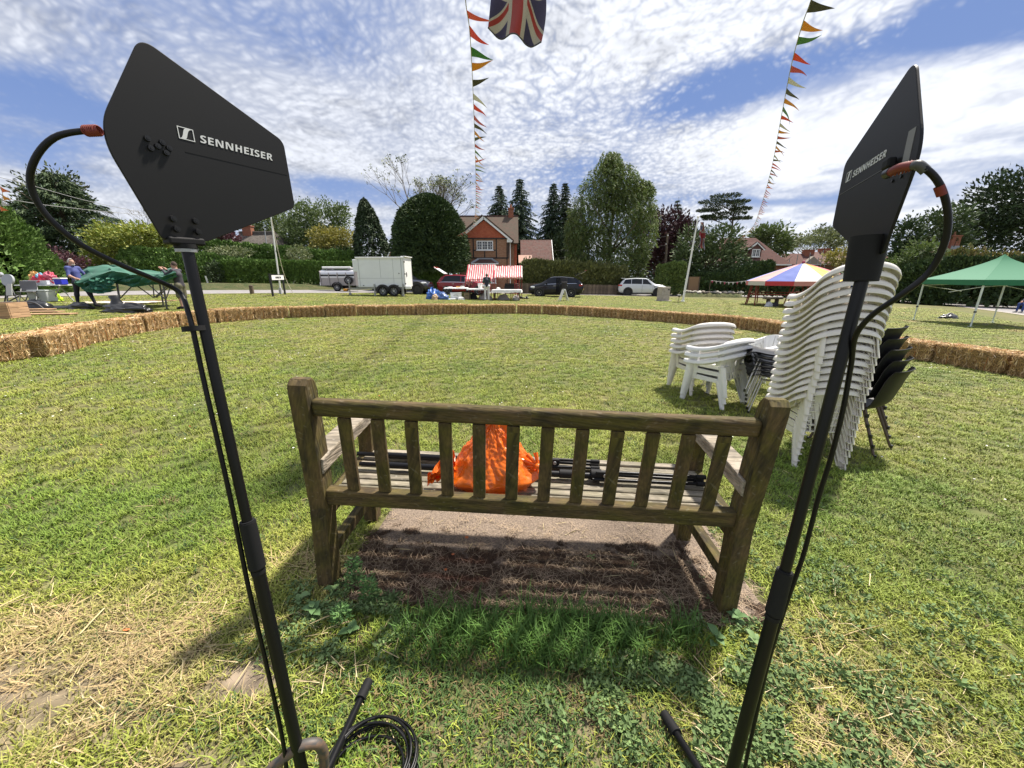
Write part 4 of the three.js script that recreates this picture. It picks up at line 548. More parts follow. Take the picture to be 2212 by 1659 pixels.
function carBody(st) {                                                    // st rows: [x, bottom, belt, top, half width, roof half width]
  const K = 13, sec = (x) => { let i = 0; while (i < st.length - 2 && x > st[i + 1][0]) i++; const a = st[i], b = st[i + 1], f = clamp((x - a[0]) / (b[0] - a[0])); return a.map((q, k) => lerp(q, b[k], f)); };
  const prof = (x, v, off = 0) => {                                        // v from 0 (sill) .. 0.5 (belt) .. 0.9 (roof edge) .. 1 (centre)
    const [, yb, be, tp, w, wr] = sec(x); const P = [[w * 0.90, yb], [w * 0.985, yb + 0.1], [w, lerp(yb, be, 0.45)], [w * 0.985, lerp(yb, be, 0.8)], [w * 0.955, be], [lerp(w * 0.94, wr, 0.5), lerp(be, tp, 0.5)], [wr, tp - Math.min(0.05, (tp - be) * 0.25)], [wr * 0.9, tp - 0.012], [wr * 0.6, tp + 0.012], [0, tp + 0.02]], vs = [0, 0.12, 0.25, 0.4, 0.5, 0.7, 0.86, 0.9, 0.95, 1]; let i = 0; while (i < 8 && v > vs[i + 1]) i++; const f = (v - vs[i]) / (vs[i + 1] - vs[i]);
    const q = [lerp(P[i][0], P[i + 1][0], f), lerp(P[i][1], P[i + 1][1], f)], tx = P[i + 1][0] - P[i][0], ty = P[i + 1][1] - P[i][1], L = Math.hypot(tx, ty) || 1; return V(x, q[1] - tx / L * off, q[0] + ty / L * off);
  };
  const xs = []; for (let i = 0; i < st.length - 1; i++) { const n = Math.max(1, Math.ceil((st[i + 1][0] - st[i][0]) / 0.14)); for (let k = 0; k < n; k++) xs.push(lerp(st[i][0], st[i + 1][0], k / n)); } xs.push(st[st.length - 1][0]);
  const vs = [0, 0.06, 0.12, 0.25, 0.4, 0.47, 0.5, 0.6, 0.7, 0.8, 0.86, 0.9, 0.95, 1]; const n = vs.length;
  const pos = [], idx = []; for (const x of xs) { for (let k = 0; k < n; k++) { const p = prof(x, vs[k]); pos.push(p.x, p.y, p.z); } for (let k = n - 2; k >= 0; k--) { const p = prof(x, vs[k]); pos.push(p.x, p.y, -p.z); } }
  const m = 2 * n - 1; for (let i = 0; i < xs.length - 1; i++) for (let k = 0; k < m; k++) { const k2 = (k + 1) % m, a = i * m + k, b = i * m + k2, c = a + m, d = b + m; idx.push(a, c, b, b, c, d); }
  for (const e of [0, xs.length - 1]) { const c = pos.length / 3; let cy = 0; for (let k = 0; k < m; k++) cy += pos[(e * m + k) * 3 + 1] / m; pos.push(xs[e] + (e ? 0.04 : -0.04), cy, 0); for (let k = 0; k < m; k++) { const a = e * m + k, b = e * m + (k + 1) % m; if (e) idx.push(a, c, b); else idx.push(a, b, c); } }
  const g = new THREE.BufferGeometry(); g.setAttribute('position', new THREE.Float32BufferAttribute(pos, 3)); g.setIndex(idx); g.computeVertexNormals();
  return { geo: toCreasedNormals(g, 0.6), prof, patch: (x0, x1, v0, v1, off, z = 1, nx = 8, nv = 4, slant = [0, 0]) => gridG(nx, nv, (u, v) => { const q = prof(lerp(lerp(x0, x0 + slant[0], v), lerp(x1, x1 + slant[1], v), u), lerp(v0, v1, v), off); return V(q.x, q.y, q.z * z); }), across: (x0, x1, w0, w1, off) => gridG(6, 8, (u, v) => { const x = lerp(x0, x1, u), q = prof(x, 1), wd = lerp(w0, w1, u) * sec(x)[5]; const s = Math.atan2(prof(x + 0.05, 1).y - prof(x - 0.05, 1).y, 0.1); return V(q.x - Math.sin(s) * off, q.y - 0.03 * (2 * v - 1) ** 2 + Math.cos(s) * off, wd * (2 * v - 1)); }) };
}
function car(name, label, u, v, D, turn, st, o) {
  const p = gp(u, D), t = thing(name, label, o.cat || 'car', p, turn), B = carBody(st), paint = o.paint;
  const R = o.R, z = st[4][4] - 0.13;
  const body = part(t, 'body', B.geo, paint);
  for (const x of o.axles) for (const s of [-1, 1]) { part(t, 'wheel_arch', cyl(R * 1.2, R * 1.2, 0.06, 0, 0, 0, 28).rotateX(Math.PI / 2).translate(x, R * 1.02, s * (st[4][4] - 0.015)), trimBlack); wheel(t, x, R, s * z, R, 0.25, s, o.spokes || 10, o.rim || rimSilver).position.z = s * (st[4][4] - 0.09); }
  part(t, 'underside', bx(st[st.length - 1][0] - st[0][0] - 0.5, 0.25, st[4][4] * 1.6, (st[0][0] + st[st.length - 1][0]) / 2, st[4][1] + 0.02, 0), trimBlack);
  for (const s of [-1, 1]) {
    for (const [x0, x1, sl] of o.windows) part(t, 'side_window', B.patch(x0, x1, 0.545, 0.84, 0.008, s, 8, 4, sl || [0, 0]), carGlass);
    for (const x of o.seams || []) part(body, 'door_seam', B.patch(x - 0.008, x + 0.008, 0.14, 0.5, 0.004, s, 1, 8), trimBlack);
    for (const x of o.handles || []) part(body, 'door_handle', rb(0.2, 0.035, 0.03, 0.012, x, B.prof(x, 0.42).y, s * (B.prof(x, 0.42).z + 0.015)), o.handleMat || paint);
    if (o.sill) part(body, 'sill_trim', B.patch(o.axles[0] + R * 1.15, o.axles[1] - R * 1.15, 0.0, 0.13, 0.012, s, 8, 3), trimBlack);
    if (o.mirror) { const q = B.prof(o.mirror, 0.56); part(t, 'wing_mirror', rb(0.1, 0.17, 0.24, 0.05, q.x, q.y + 0.05, s * (q.z + 0.14)), o.mirrorMat || paint); }
    if (o.head) { const q = B.prof(o.head[0], o.head[1]); part(t, 'headlight', rb(0.42, 0.17, 0.22, 0.07, q.x - 0.02, q.y, s * (q.z - 0.08), s * 0.35), lampClear); }
    if (o.tail) { const q = B.prof(o.tail[0], o.tail[1]); part(t, 'tail_light', rb(o.tail[2] || 0.3, 0.17, 0.2, 0.05, q.x, q.y, s * (q.z - 0.065), -s * 0.25), lampRed); }
  }
  if (o.screen) part(t, 'windscreen', B.across(o.screen[0], o.screen[1], 0.93, 0.9, 0.012), o.screenMat || carGlass);
  if (o.rear) part(t, 'rear_window', B.across(o.rear[0], o.rear[1], 0.9, 0.9, 0.012), carGlass);
  if (o.plateF) part(t, 'number_plate', rb(0.02, 0.12, 0.5, 0.006, o.plateF[0], o.plateF[1], 0), mat([0.75, 0.75, 0.72], 0.5)); if (o.plateR) part(t, 'number_plate', rb(0.02, 0.12, 0.5, 0.006, o.plateR[0], o.plateR[1], 0), mat([0.6, 0.48, 0.08], 0.5));
  return { t, B };
}
// black car with its tailgate and rear door open, nose towards the stall (front is +x, turned round)
const blackPaintCar = phys([0.008, 0.009, 0.014], 0.3, { clearcoat: 0.55, clearcoatRoughness: 0.04, specularIntensity: 0.3 });
{
  const st = [[-2.32, 0.5, 0.9, 0.95, 0.80, 0.6], [-2.25, 0.36, 1.04, 1.14, 0.88, 0.66], [-1.95, 0.3, 1.08, 1.42, 0.92, 0.66], [-1.55, 0.28, 1.08, 1.6, 0.935, 0.67], [-0.6, 0.26, 1.06, 1.68, 0.94, 0.69], [0.2, 0.26, 1.03, 1.67, 0.94, 0.69], [0.55, 0.26, 1.02, 1.58, 0.94, 0.68], [1.05, 0.26, 1.0, 1.28, 0.935, 0.72], [1.3, 0.26, 0.99, 1.12, 0.93, 0.76], [1.75, 0.27, 0.93, 1.03, 0.92, 0.72], [2.12, 0.3, 0.8, 0.92, 0.87, 0.68], [2.3, 0.36, 0.66, 0.76, 0.74, 0.6]];
  const { t, B } = car('parked_car', 'black car on the lane with tailgate raised and rear door open', 1202, 640, 34.6, Math.PI - 0.2, st, { paint: blackPaintCar, R: 0.36, axles: [-1.36, 1.36], windows: [[-1.75, -1.2, [0.12, 0]], [-1.12, -0.15], [-0.06, 0.86, [0, -0.5]]], seams: [-0.1, 0.95], handles: [0.05, -0.95], handleMat: chrome, sill: true, mirror: 0.75, head: [1.95, 0.44], tail: [-2.12, 0.44], screen: [0.5, 1.26], screenMat: phys([0.2, 0.23, 0.26], 0.04, { clearcoat: 1 }), plateF: [2.35, 0.5], plateR: [-2.37, 0.62] });
  // raised tailgate: hinged at the roof's rear edge
  const tg = part(t, 'tailgate', [rb(1.05, 0.06, 1.25, 0.03, 0, 0, 0)], blackPaintCar); tg.position.set(-2.05, 1.95, 0); tg.rotation.z = -0.42;
  part(tg, 'rear_window', rb(0.55, 0.02, 1.05, 0.008, 0.2, -0.03, 0), mat([0.55, 0.57, 0.6], 0.2)); part(tg, 'lamp_strip', rb(0.2, 0.05, 1.15, 0.02, -0.46, 0.02, 0), lampRed); part(tg, 'inner_panel', rb(0.42, 0.04, 1.1, 0.02, -0.22, -0.035, 0), mat([0.5, 0.5, 0.5], 0.5));
  for (const s of [-1, 1]) part(tg, 'gas_strut', bar(V(0.25, -0.05, s * 0.55), V(0.05, -0.5, s * 0.6), 0.015, 0.015, 6), trimBlack);
  // opened rear door on the side towards the green
  const dr = new THREE.Group(); dr.name = 'rear_door'; t.add(dr); dr.position.set(-0.1, 0, -0.95); dr.rotation.y = -1.15;
  const leafD = part(dr, 'door_panel', rb(1.0, 0.72, 0.07, 0.03, -0.5, 0.72, 0), blackPaintCar); part(leafD, 'window_frame', [bx(0.95, 0.04, 0.05, -0.5, 1.58, 0), bx(0.04, 0.52, 0.05, -0.98, 1.33, 0), bx(0.04, 0.52, 0.05, -0.03, 1.33, 0)], blackPaintCar); part(leafD, 'side_window', bx(0.9, 0.46, 0.012, -0.5, 1.33, 0), carGlass); part(leafD, 'door_handle', rb(0.2, 0.035, 0.04, 0.01, -0.8, 0.95, -0.05), chrome);
  part(t, 'door_opening_shade', B.patch(-1.02, -0.14, 0.08, 0.84, 0.011, -1, 8, 8), mat([0.035, 0.033, 0.034], 0.9)); part(t, 'rear_seat', rb(0.5, 0.6, 0.12, 0.05, -0.75, 0.95, -0.935), mat([0.05, 0.045, 0.045], 0.8));  // dark sheet over the body paints the shade inside the open doorway
  part(t, 'chrome_strip', [B.patch(-1.8, 0.9, 0.515, 0.535, 0.012, -1, 12, 1), B.patch(-1.8, 0.9, 0.515, 0.535, 0.012, 1, 12, 1)], chrome); part(t, 'grille', rb(0.05, 0.22, 0.7, 0.03, 2.28, 0.66, 0), trimBlack);
}
// silver white car
const silver = phys([0.58, 0.6, 0.63], 0.28, { clearcoat: 1, clearcoatRoughness: 0.05, metalness: 0.15 });
{
  const st = [[-2.38, 0.52, 0.95, 1.0, 0.84, 0.62], [-2.28, 0.38, 1.12, 1.18, 0.92, 0.7], [-2.05, 0.33, 1.14, 1.5, 0.95, 0.7], [-1.8, 0.3, 1.14, 1.7, 0.96, 0.71], [-0.7, 0.28, 1.13, 1.78, 0.97, 0.73], [0.3, 0.28, 1.11, 1.75, 0.97, 0.73], [0.62, 0.28, 1.1, 1.62, 0.97, 0.72], [1.12, 0.28, 1.07, 1.26, 0.965, 0.76], [1.3, 0.28, 1.06, 1.16, 0.96, 0.8], [1.95, 0.3, 1.0, 1.09, 0.94, 0.76], [2.25, 0.34, 0.86, 0.97, 0.88, 0.7], [2.4, 0.42, 0.7, 0.8, 0.76, 0.6]];
  const { t, B } = car('parked_car', 'silver white car with dark windows and black wheels on the lane', 1388, 636, 41.2, -0.2, st, { paint: silver, R: 0.4, axles: [-1.42, 1.5], windows: [[-1.98, -1.15, [0.25, 0]], [-1.1, -0.1], [-0.02, 0.92, [0, -0.52]]], seams: [-0.06, 0.98], handles: [0.1, -0.85], rim: rimBlack, mirror: 0.8, head: [2.05, 0.44], tail: [-2.22, 0.45, 0.42], rear: [-2.26, -1.9], screen: [0.58, 1.24], plateR: [-2.44, 0.98] });
  part(t, 'bumper_trim', rb(0.12, 0.2, 1.6, 0.04, -2.36, 0.5, 0), trimBlack); part(t, 'exhaust', rb(0.08, 0.07, 0.22, 0.02, -2.38, 0.4, 0.5), chrome); part(t, 'roof_spoiler', rb(0.4, 0.05, 1.3, 0.02, -1.95, 1.74, 0), silver); part(t, 'side_vent', rb(0.16, 0.09, 0.02, 0.01, 1.15, 0.92, 0.968), trimBlack);
}
// dark red car behind the stall, tailgate up
{
  const red = phys([0.2, 0.006, 0.014], 0.3, { clearcoat: 0.6, clearcoatRoughness: 0.05, specularIntensity: 0.4 });
  const st = [[-2.2, 0.5, 0.9, 0.95, 0.80, 0.6], [-2.12, 0.36, 1.02, 1.2, 0.88, 0.66], [-1.85, 0.3, 1.04, 1.5, 0.91, 0.68], [-1.5, 0.28, 1.04, 1.62, 0.92, 0.69], [-0.6, 0.26, 1.03, 1.66, 0.92, 0.69], [0.2, 0.26, 1.01, 1.6, 0.92, 0.68], [0.6, 0.26, 1.0, 1.42, 0.92, 0.69], [1.1, 0.26, 0.99, 1.14, 0.915, 0.74], [1.3, 0.26, 0.97, 1.08, 0.91, 0.74], [1.75, 0.27, 0.9, 1.0, 0.9, 0.7], [2.05, 0.3, 0.78, 0.88, 0.85, 0.66], [2.2, 0.38, 0.66, 0.74, 0.72, 0.6]];
  const { t, B } = car('parked_car', 'dark red car behind the striped stall with tailgate raised', 1003, 636, 34.2, -0.08, st, { paint: red, R: 0.34, axles: [-1.32, 1.34], windows: [[-1.82, -0.2, [0.3, 0]], [-0.1, 0.9, [0, -0.5]]], seams: [-0.14, 0.95], handles: [0.1, -0.8], handleMat: chrome, mirror: 0.75, mirrorMat: chrome, head: [1.9, 0.44], tail: [-2.05, 0.46], screen: [0.25, 1.2] });
  part(t, 'chrome_strip', [B.patch(-1.9, 0.95, 0.505, 0.53, 0.012, 1, 12, 1), B.patch(-1.9, 0.95, 0.505, 0.53, 0.012, -1, 12, 1)], chrome);
  const tg = part(t, 'tailgate', rb(1.0, 0.07, 1.2, 0.03, 0, 0, 0), mat([0.6, 0.6, 0.6], 0.4)); tg.position.set(-2.02, 1.98, 0); tg.rotation.z = -0.55; part(tg, 'lamp_strip', rb(0.22, 0.08, 1.15, 0.03, -0.45, 0.02, 0), lampRed);
}
// dark pickup in front of the box trailer
{
  const blue = phys([0.022, 0.026, 0.045], 0.28, { clearcoat: 1, clearcoatRoughness: 0.06 });
  const st = [[-2.6, 0.55, 0.98, 1.06, 0.84, 0.8], [-2.5, 0.45, 1.02, 1.08, 0.9, 0.84], [-1.2, 0.4, 1.04, 1.1, 0.92, 0.84], [-1.15, 0.4, 1.06, 1.7, 0.92, 0.66], [-0.6, 0.38, 1.06, 1.78, 0.93, 0.68], [0.2, 0.36, 1.06, 1.76, 0.93, 0.68], [0.5, 0.36, 1.05, 1.66, 0.93, 0.68], [1.05, 0.36, 1.04, 1.26, 0.925, 0.72], [1.25, 0.36, 1.03, 1.14, 0.92, 0.78], [1.9, 0.38, 1.0, 1.1, 0.92, 0.76], [2.3, 0.42, 0.88, 0.98, 0.88, 0.72], [2.48, 0.5, 0.72, 0.82, 0.78, 0.62]];
  const { t } = car('pickup_truck', 'dark navy pickup truck with bright headlight in front of the box trailer', 868, 634, 33.4, -0.12, st, { cat: 'truck', paint: blue, R: 0.42, axles: [-1.5, 1.62], windows: [[-1.05, -0.3], [-0.2, 0.85, [0, -0.45]]], seams: [-0.25, 0.95], handles: [0.0, -0.9], handleMat: chrome, rim: rimBlack, mirror: 0.72, mirrorMat: chrome, head: [2.15, 0.45], screen: [0.46, 1.2] });
  for (const s of [-1, 1]) { part(t, 'side_step', rb(1.7, 0.06, 0.2, 0.03, 0.05, 0.42, s * 0.98), chrome); part(t, 'arch_flare', new THREE.TorusGeometry(0.52, 0.05, 6, 18, Math.PI).translate(1.62, 0.45, s * 0.92), trimBlack); } part(t, 'grille', rb(0.06, 0.24, 0.9, 0.03, 2.46, 0.82, 0), chrome);
}
// white box trailer
const trailerWhite = mat([1, 1, 1], 0.45, { map: texOf(256, (x, y) => { const s = 1 + 0.05 * wfb(x, y, 3, 1, 3); return [0.74 * s, 0.77 * s, 0.78 * s]; }, 3) }), steel = mat([0.35, 0.36, 0.37], 0.45, { metalness: 0.7 }), seamGrey = mat([0.42, 0.44, 0.45], 0.6);
{
  const D = 28.4, b = gp(822, D), t = thing('box_trailer', 'tall white twin axle box trailer parked on the grass', 'trailer', b, -0.06), m = mpp(D), L = (874 - 771) * m, y0 = 0.62, y1 = hAt(822, 556, D), W = 1.6;
  const body = part(t, 'box', rb(L, y1 - y0, W, 0.04, 0, (y0 + y1) / 2, -W / 2), trailerWhite);
  for (const [x, w2, y, h2] of [[0, L - 0.1, y0 + 0.62, 0.02], [0.02, 0.02, (y0 + 0.62 + y1) / 2 + 0.0, y1 - y0 - 0.7], [L * 0.28, 0.02, (y0 + y1) / 2, y1 - y0 - 0.1], [-L * 0.45, 0.03, (y0 + y1) / 2, y1 - y0 - 0.1], [L * 0.455, 0.05, (y0 + y1) / 2, y1 - y0 - 0.05]]) part(body, 'panel_seam', bx(w2, h2, 0.012, x, y, 0.004), seamGrey);
  part(t, 'roof_rail', rb(L + 0.06, 0.12, 0.06, 0.02, 0, y1 - 0.03, 0.03), whitePaint); part(t, 'nose_box', rb(0.32, 0.85, W * 0.9, 0.05, -L / 2 - 0.15, y1 - 0.55, -W / 2), trailerWhite);
  const dr = part(t, 'rear_door', rb(0.08, y1 - y0 - 0.02, W - 0.02, 0.02, L / 2 + 0.05, (y0 + y1) / 2 + 0.02, -W / 2), whitePaint); for (const y of [0.12, 0.45, 0.85]) part(dr, 'hinge', rb(0.07, 0.1, 0.05, 0.01, L / 2 + 0.1, y0 + (y1 - y0) * y, 0.02), trimBlack); part(dr, 'door_lock', rb(0.05, 0.3, 0.06, 0.01, L / 2 + 0.11, 1.5, -0.3), trimBlack);
  part(t, 'roof_lip', rb(0.34, 0.06, W + 0.02, 0.02, L / 2 + 0.02, y1 + 0.05, -W / 2), whitePaint);
  part(t, 'chassis', [bx(L + 0.05, 0.1, 0.08, 0, y0 - 0.06, -0.12), bx(L, 0.1, 0.08, 0, y0 - 0.06, -W + 0.12)], steel);
  for (const x of [0.12, 0.92]) { wheel(t, x, 0.36, 0.02, 0.36, 0.2, 1, 8); wheel(t, x, 0.36, -W - 0.02, 0.36, 0.2, -1, 8); part(t, 'mudguard', [gridG(14, 2, (u, v) => V(x + Math.cos(Math.PI * (1 - u)) * 0.45, 0.36 + Math.sin(Math.PI * u) * 0.43, lerp(-0.12, 0.16, v)), 0.03), gridG(14, 1, (u, v) => V(x + Math.cos(Math.PI * (1 - u)) * lerp(0.36, 0.45, v), 0.36 + Math.sin(Math.PI * u) * lerp(0.34, 0.43, v), 0.16), 0.02)], trimBlack); }
  for (const x of [-0.48, 1.6]) part(t, 'stabiliser_leg', [bx(0.09, 0.85, 0.08, x, 0.42, 0.06), bx(0.16, 0.03, 0.16, x, 0.02, 0.06)], steel);
  part(t, 'drawbar', [beam(V(-L / 2 + 0.1, y0 - 0.08, -0.25), V(-L / 2 - 1.35, 0.48, -W / 2), 0.09, 0.09), beam(V(-L / 2 + 0.1, y0 - 0.08, -W + 0.25), V(-L / 2 - 1.35, 0.48, -W / 2), 0.09, 0.09)], steel); part(t, 'jockey_wheel', [bar(V(-L / 2 - 1.0, 0.1, -W / 2 + 0.1), V(-L / 2 - 1.0, 0.98, -W / 2 + 0.1), 0.04, 0.04, 8), cyl(0.1, 0.1, 0.07, 0, 0, 0, 12).rotateX(Math.PI / 2).translate(-L / 2 - 1.0, 0.1, -W / 2 + 0.1)], steel);
  part(t, 'tow_lamp', rb(0.26, 0.14, 0.16, 0.03, -L / 2 - 1.25, 0.42, -W / 2 + 0.25), mat([0.7, 0.3, 0.03], 0.5)); part(t, 'rear_step', [bx(0.05, 0.5, 0.05, L / 2 - 0.25, 0.3, -0.1)], steel); part(t, 'rear_lamp_bar', rb(0.42, 0.22, 0.16, 0.05, L / 2 + 0.28, y0 - 0.02, 0.02), whitePaint); part(t, 'marker_lamp', [bx(0.09, 0.05, 0.02, -L * 0.38, y0 + 0.12, 0.012), bx(0.09, 0.05, 0.02, L * 0.36, y0 + 0.12, 0.012)], trimBlack); part(t, 'hatch_catch', rb(0.07, 0.07, 0.03, 0.01, L * 0.4, y0 + 0.95, 0.015), trimBlack);
  part(t, 'power_cable', tube([V(-L / 2 - 0.3, 0.45, -0.4), V(-L / 2 - 0.1, 0.2, 0), V(-L / 2 + 0.15, 0.06, 0.25), V(-L / 2 + 0.4, 0.02, 0.4)], 0.012, 20, 5), mat([0.6, 0.58, 0.5], 0.7));
}
// aluminium livestock trailer on the lane
{
  const D = 35.2, b = gp(729, D), t = thing('livestock_trailer', 'silver ribbed livestock trailer with rolled cover on its roof', 'trailer', b, -0.04), m = mpp(D), L = 77 * m, y0 = 0.5, y1 = hAt(729, 583, D), W = 1.7, al = mat([0.62, 0.62, 0.64], 0.35, { metalness: 0.6 }), alD = mat([0.33, 0.31, 0.31], 0.5, { metalness: 0.5 }), q = (f) => lerp(y0, y1, f);
  part(t, 'lower_panel', rb(L, q(0.48) - y0, W, 0.02, 0, (y0 + q(0.48)) / 2, -W / 2), alD); part(t, 'middle_panel', rb(L, q(0.6) - q(0.48), W + 0.01, 0.02, 0, q(0.54), -W / 2), al); part(t, 'vent_opening', bx(L - 0.1, q(0.7) - q(0.6), W - 0.12, 0, q(0.65), -W / 2), trimBlack);
  part(t, 'upper_panel', gridG(1, 8, (u, v) => { const a = Math.PI / 2 * v; return V(lerp(-L / 2, L / 2, u), lerp(q(0.7), y1 - 0.35, Math.min(1, v * 2)) + (v > 0.5 ? 0.35 * Math.sin((v - 0.5) * Math.PI) : 0), v > 0.5 ? -0.45 * (1 - Math.cos((v - 0.5) * Math.PI)) : 0); }, 0.02), al);
  part(t, 'roof', rb(L, 0.06, W - 0.8, 0.02, 0, y1 - 0.02, -W / 2), al); part(t, 'end_panel', [bx(0.04, y1 - y0 - 0.06, W, -L / 2, (y0 + y1) / 2 - 0.02, -W / 2), bx(0.04, y1 - y0 - 0.06, W, L / 2, (y0 + y1) / 2 - 0.02, -W / 2)], alD);
  for (let i = 0; i < 5; i++) part(t, 'rib', rb(0.07, y1 - y0 - 0.25, 0.05, 0.01, -L / 2 + 0.03 + (L - 0.06) * i / 4, (y0 + y1) / 2 - 0.1, 0.035), alD);
  wheel(t, -0.1, 0.34, 0.05, 0.34, 0.2, 1, 8); wheel(t, -0.1, 0.34, -W - 0.05, 0.34, 0.2, -1, 8); part(t, 'mudguard', gridG(14, 2, (u, v) => V(-0.1 + Math.cos(Math.PI * (1 - u)) * 0.44, 0.34 + Math.sin(Math.PI * u) * 0.42, lerp(-0.1, 0.2, v)), 0.03), trimBlack); const sp = wheel(t, 1.0, 0.95, 0.12, 0.36, 0.18, 1, 8); sp.name = 'spare_wheel';
  part(t, 'drawbar', [beam(V(L / 2 - 0.1, 0.45, -0.3), V(L / 2 + 1.1, 0.4, -W / 2), 0.09, 0.09), beam(V(L / 2 - 0.1, 0.45, -W + 0.3), V(L / 2 + 1.1, 0.4, -W / 2), 0.09, 0.09)], steel); part(t, 'rolled_cover', [cyl(0.09, 0.09, L * 0.82, 0, 0, 0, 10).rotateZ(Math.PI / 2).translate(-0.15, y1 + 0.2, -0.35), bx(L * 0.8, 0.06, 0.9, -0.1, y1 + 0.17, -0.8)], whitePaint); part(t, 'rack', [bx(0.05, 0.16, 1.2, -1.0, y1 + 0.06, -0.8), bx(0.05, 0.16, 1.2, 0.9, y1 + 0.06, -0.8)], steel); part(t, 'tail_lamp', bx(0.05, 0.3, 0.08, -L / 2 - 0.03, 0.65, 0.02), whitePaint);
}
// ------------------------------------------------------------------ things on the green
const redPaint = mat([0.24, 0.02, 0.02], 0.6), redWood = mat([0.2, 0.035, 0.025], 0.75), whiteCloth = phys([0.78, 0.77, 0.74], 0.9, { sheen: 0.3 }), blackMetal = mat([0.02, 0.02, 0.022], 0.5), bagBlack = phys([0.012, 0.012, 0.013], 0.35, { clearcoat: 0.3 }), greyMetal = mat([0.3, 0.3, 0.3], 0.5, { metalness: 0.6 });
const fabric = (c, tr = 0.25) => phys(c, 0.85, { transmission: tr, thickness: 0, sheen: 0.2 });
function lump(w, h, d, seed, rough = 0.25, n = 20) {                      // crumpled heap sitting on the ground
  return gridG(n + 8, n, (u, v) => { const a = u * 2 * Math.PI, f = v * Math.PI / 2, k = 1 + rough * N3(Math.cos(a) * 1.6 + seed, Math.sin(f) * 2, Math.sin(a) * 1.6) + rough * 0.5 * N3(Math.cos(a) * 4, Math.sin(f) * 5 + seed, Math.sin(a) * 4); return V(Math.cos(a) * Math.cos(f) * w / 2 * k, Math.max(0, Math.sin(f) * h * k), Math.sin(a) * Math.cos(f) * d / 2 * k); });
}
const stripeTex = (cols, n = 64) => { const t = texOf(n, (x) => cols[Math.floor(x * cols.length) % cols.length], 1); return t; };
// trestle / folding table with legs as parts
function table(t, L, W, h, top, leg, x = 0, z = 0, cross = false) {
  part(t, 'table_top', rb(L, 0.04, W, 0.01, x, h - 0.02, z), top);
  for (const s of [-1, 1]) { if (cross) for (const q of [-1, 1]) part(t, 'leg', bar(V(x + s * L * 0.32 - q * 0.22, 0, z + q * W * 0.3), V(x + s * L * 0.32 + q * 0.22, h - 0.04, z + q * W * 0.3), 0.022, 0.022, 6), leg); else for (const q of [-1, 1]) part(t, 'leg', bar(V(x + s * (L / 2 - 0.14), 0, z + q * (W / 2 - 0.1)), V(x + s * (L / 2 - 0.14), h - 0.04, z + q * (W / 2 - 0.1)), 0.018, 0.018, 6), leg); }
}
function tableAt(name, label, cat, p, turn, L, W, h, top, leg, cross, group) { const t = thing(name, label, cat, p, turn, group); table(t, L, W, h, top, leg, 0, 0, cross); return t; }
function clothOver(label, p, turn, L, W, h, drop, seed, group) {          // cloth thrown over a table
  const g = gridG(34, 18, (u, v) => { const x = (u - 0.5) * (L + 2 * drop), z = (v - 0.5) * (W + 2 * drop), ox = Math.max(0, Math.abs(x) - L / 2), oz = Math.max(0, Math.abs(z) - W / 2), dr = Math.max(ox, oz) * (0.9 + 0.25 * N2(u * 9 + seed, v * 9)); return V(clamp(x, -L / 2 - 0.02 - ox * 0.15, L / 2 + 0.02 + ox * 0.15), h + 0.012 - dr, clamp(z, -W / 2 - 0.02 - oz * (0.2 + 0.15 * N2(u * 14, seed)), W / 2 + 0.02 + oz * (0.2 + 0.15 * N2(u * 14, seed)))); }, 0.006);
  const o = one('tablecloth', g, whiteCloth, label, 'tablecloth', group); o.position.copy(p); o.rotation.y = turn; return o;
}
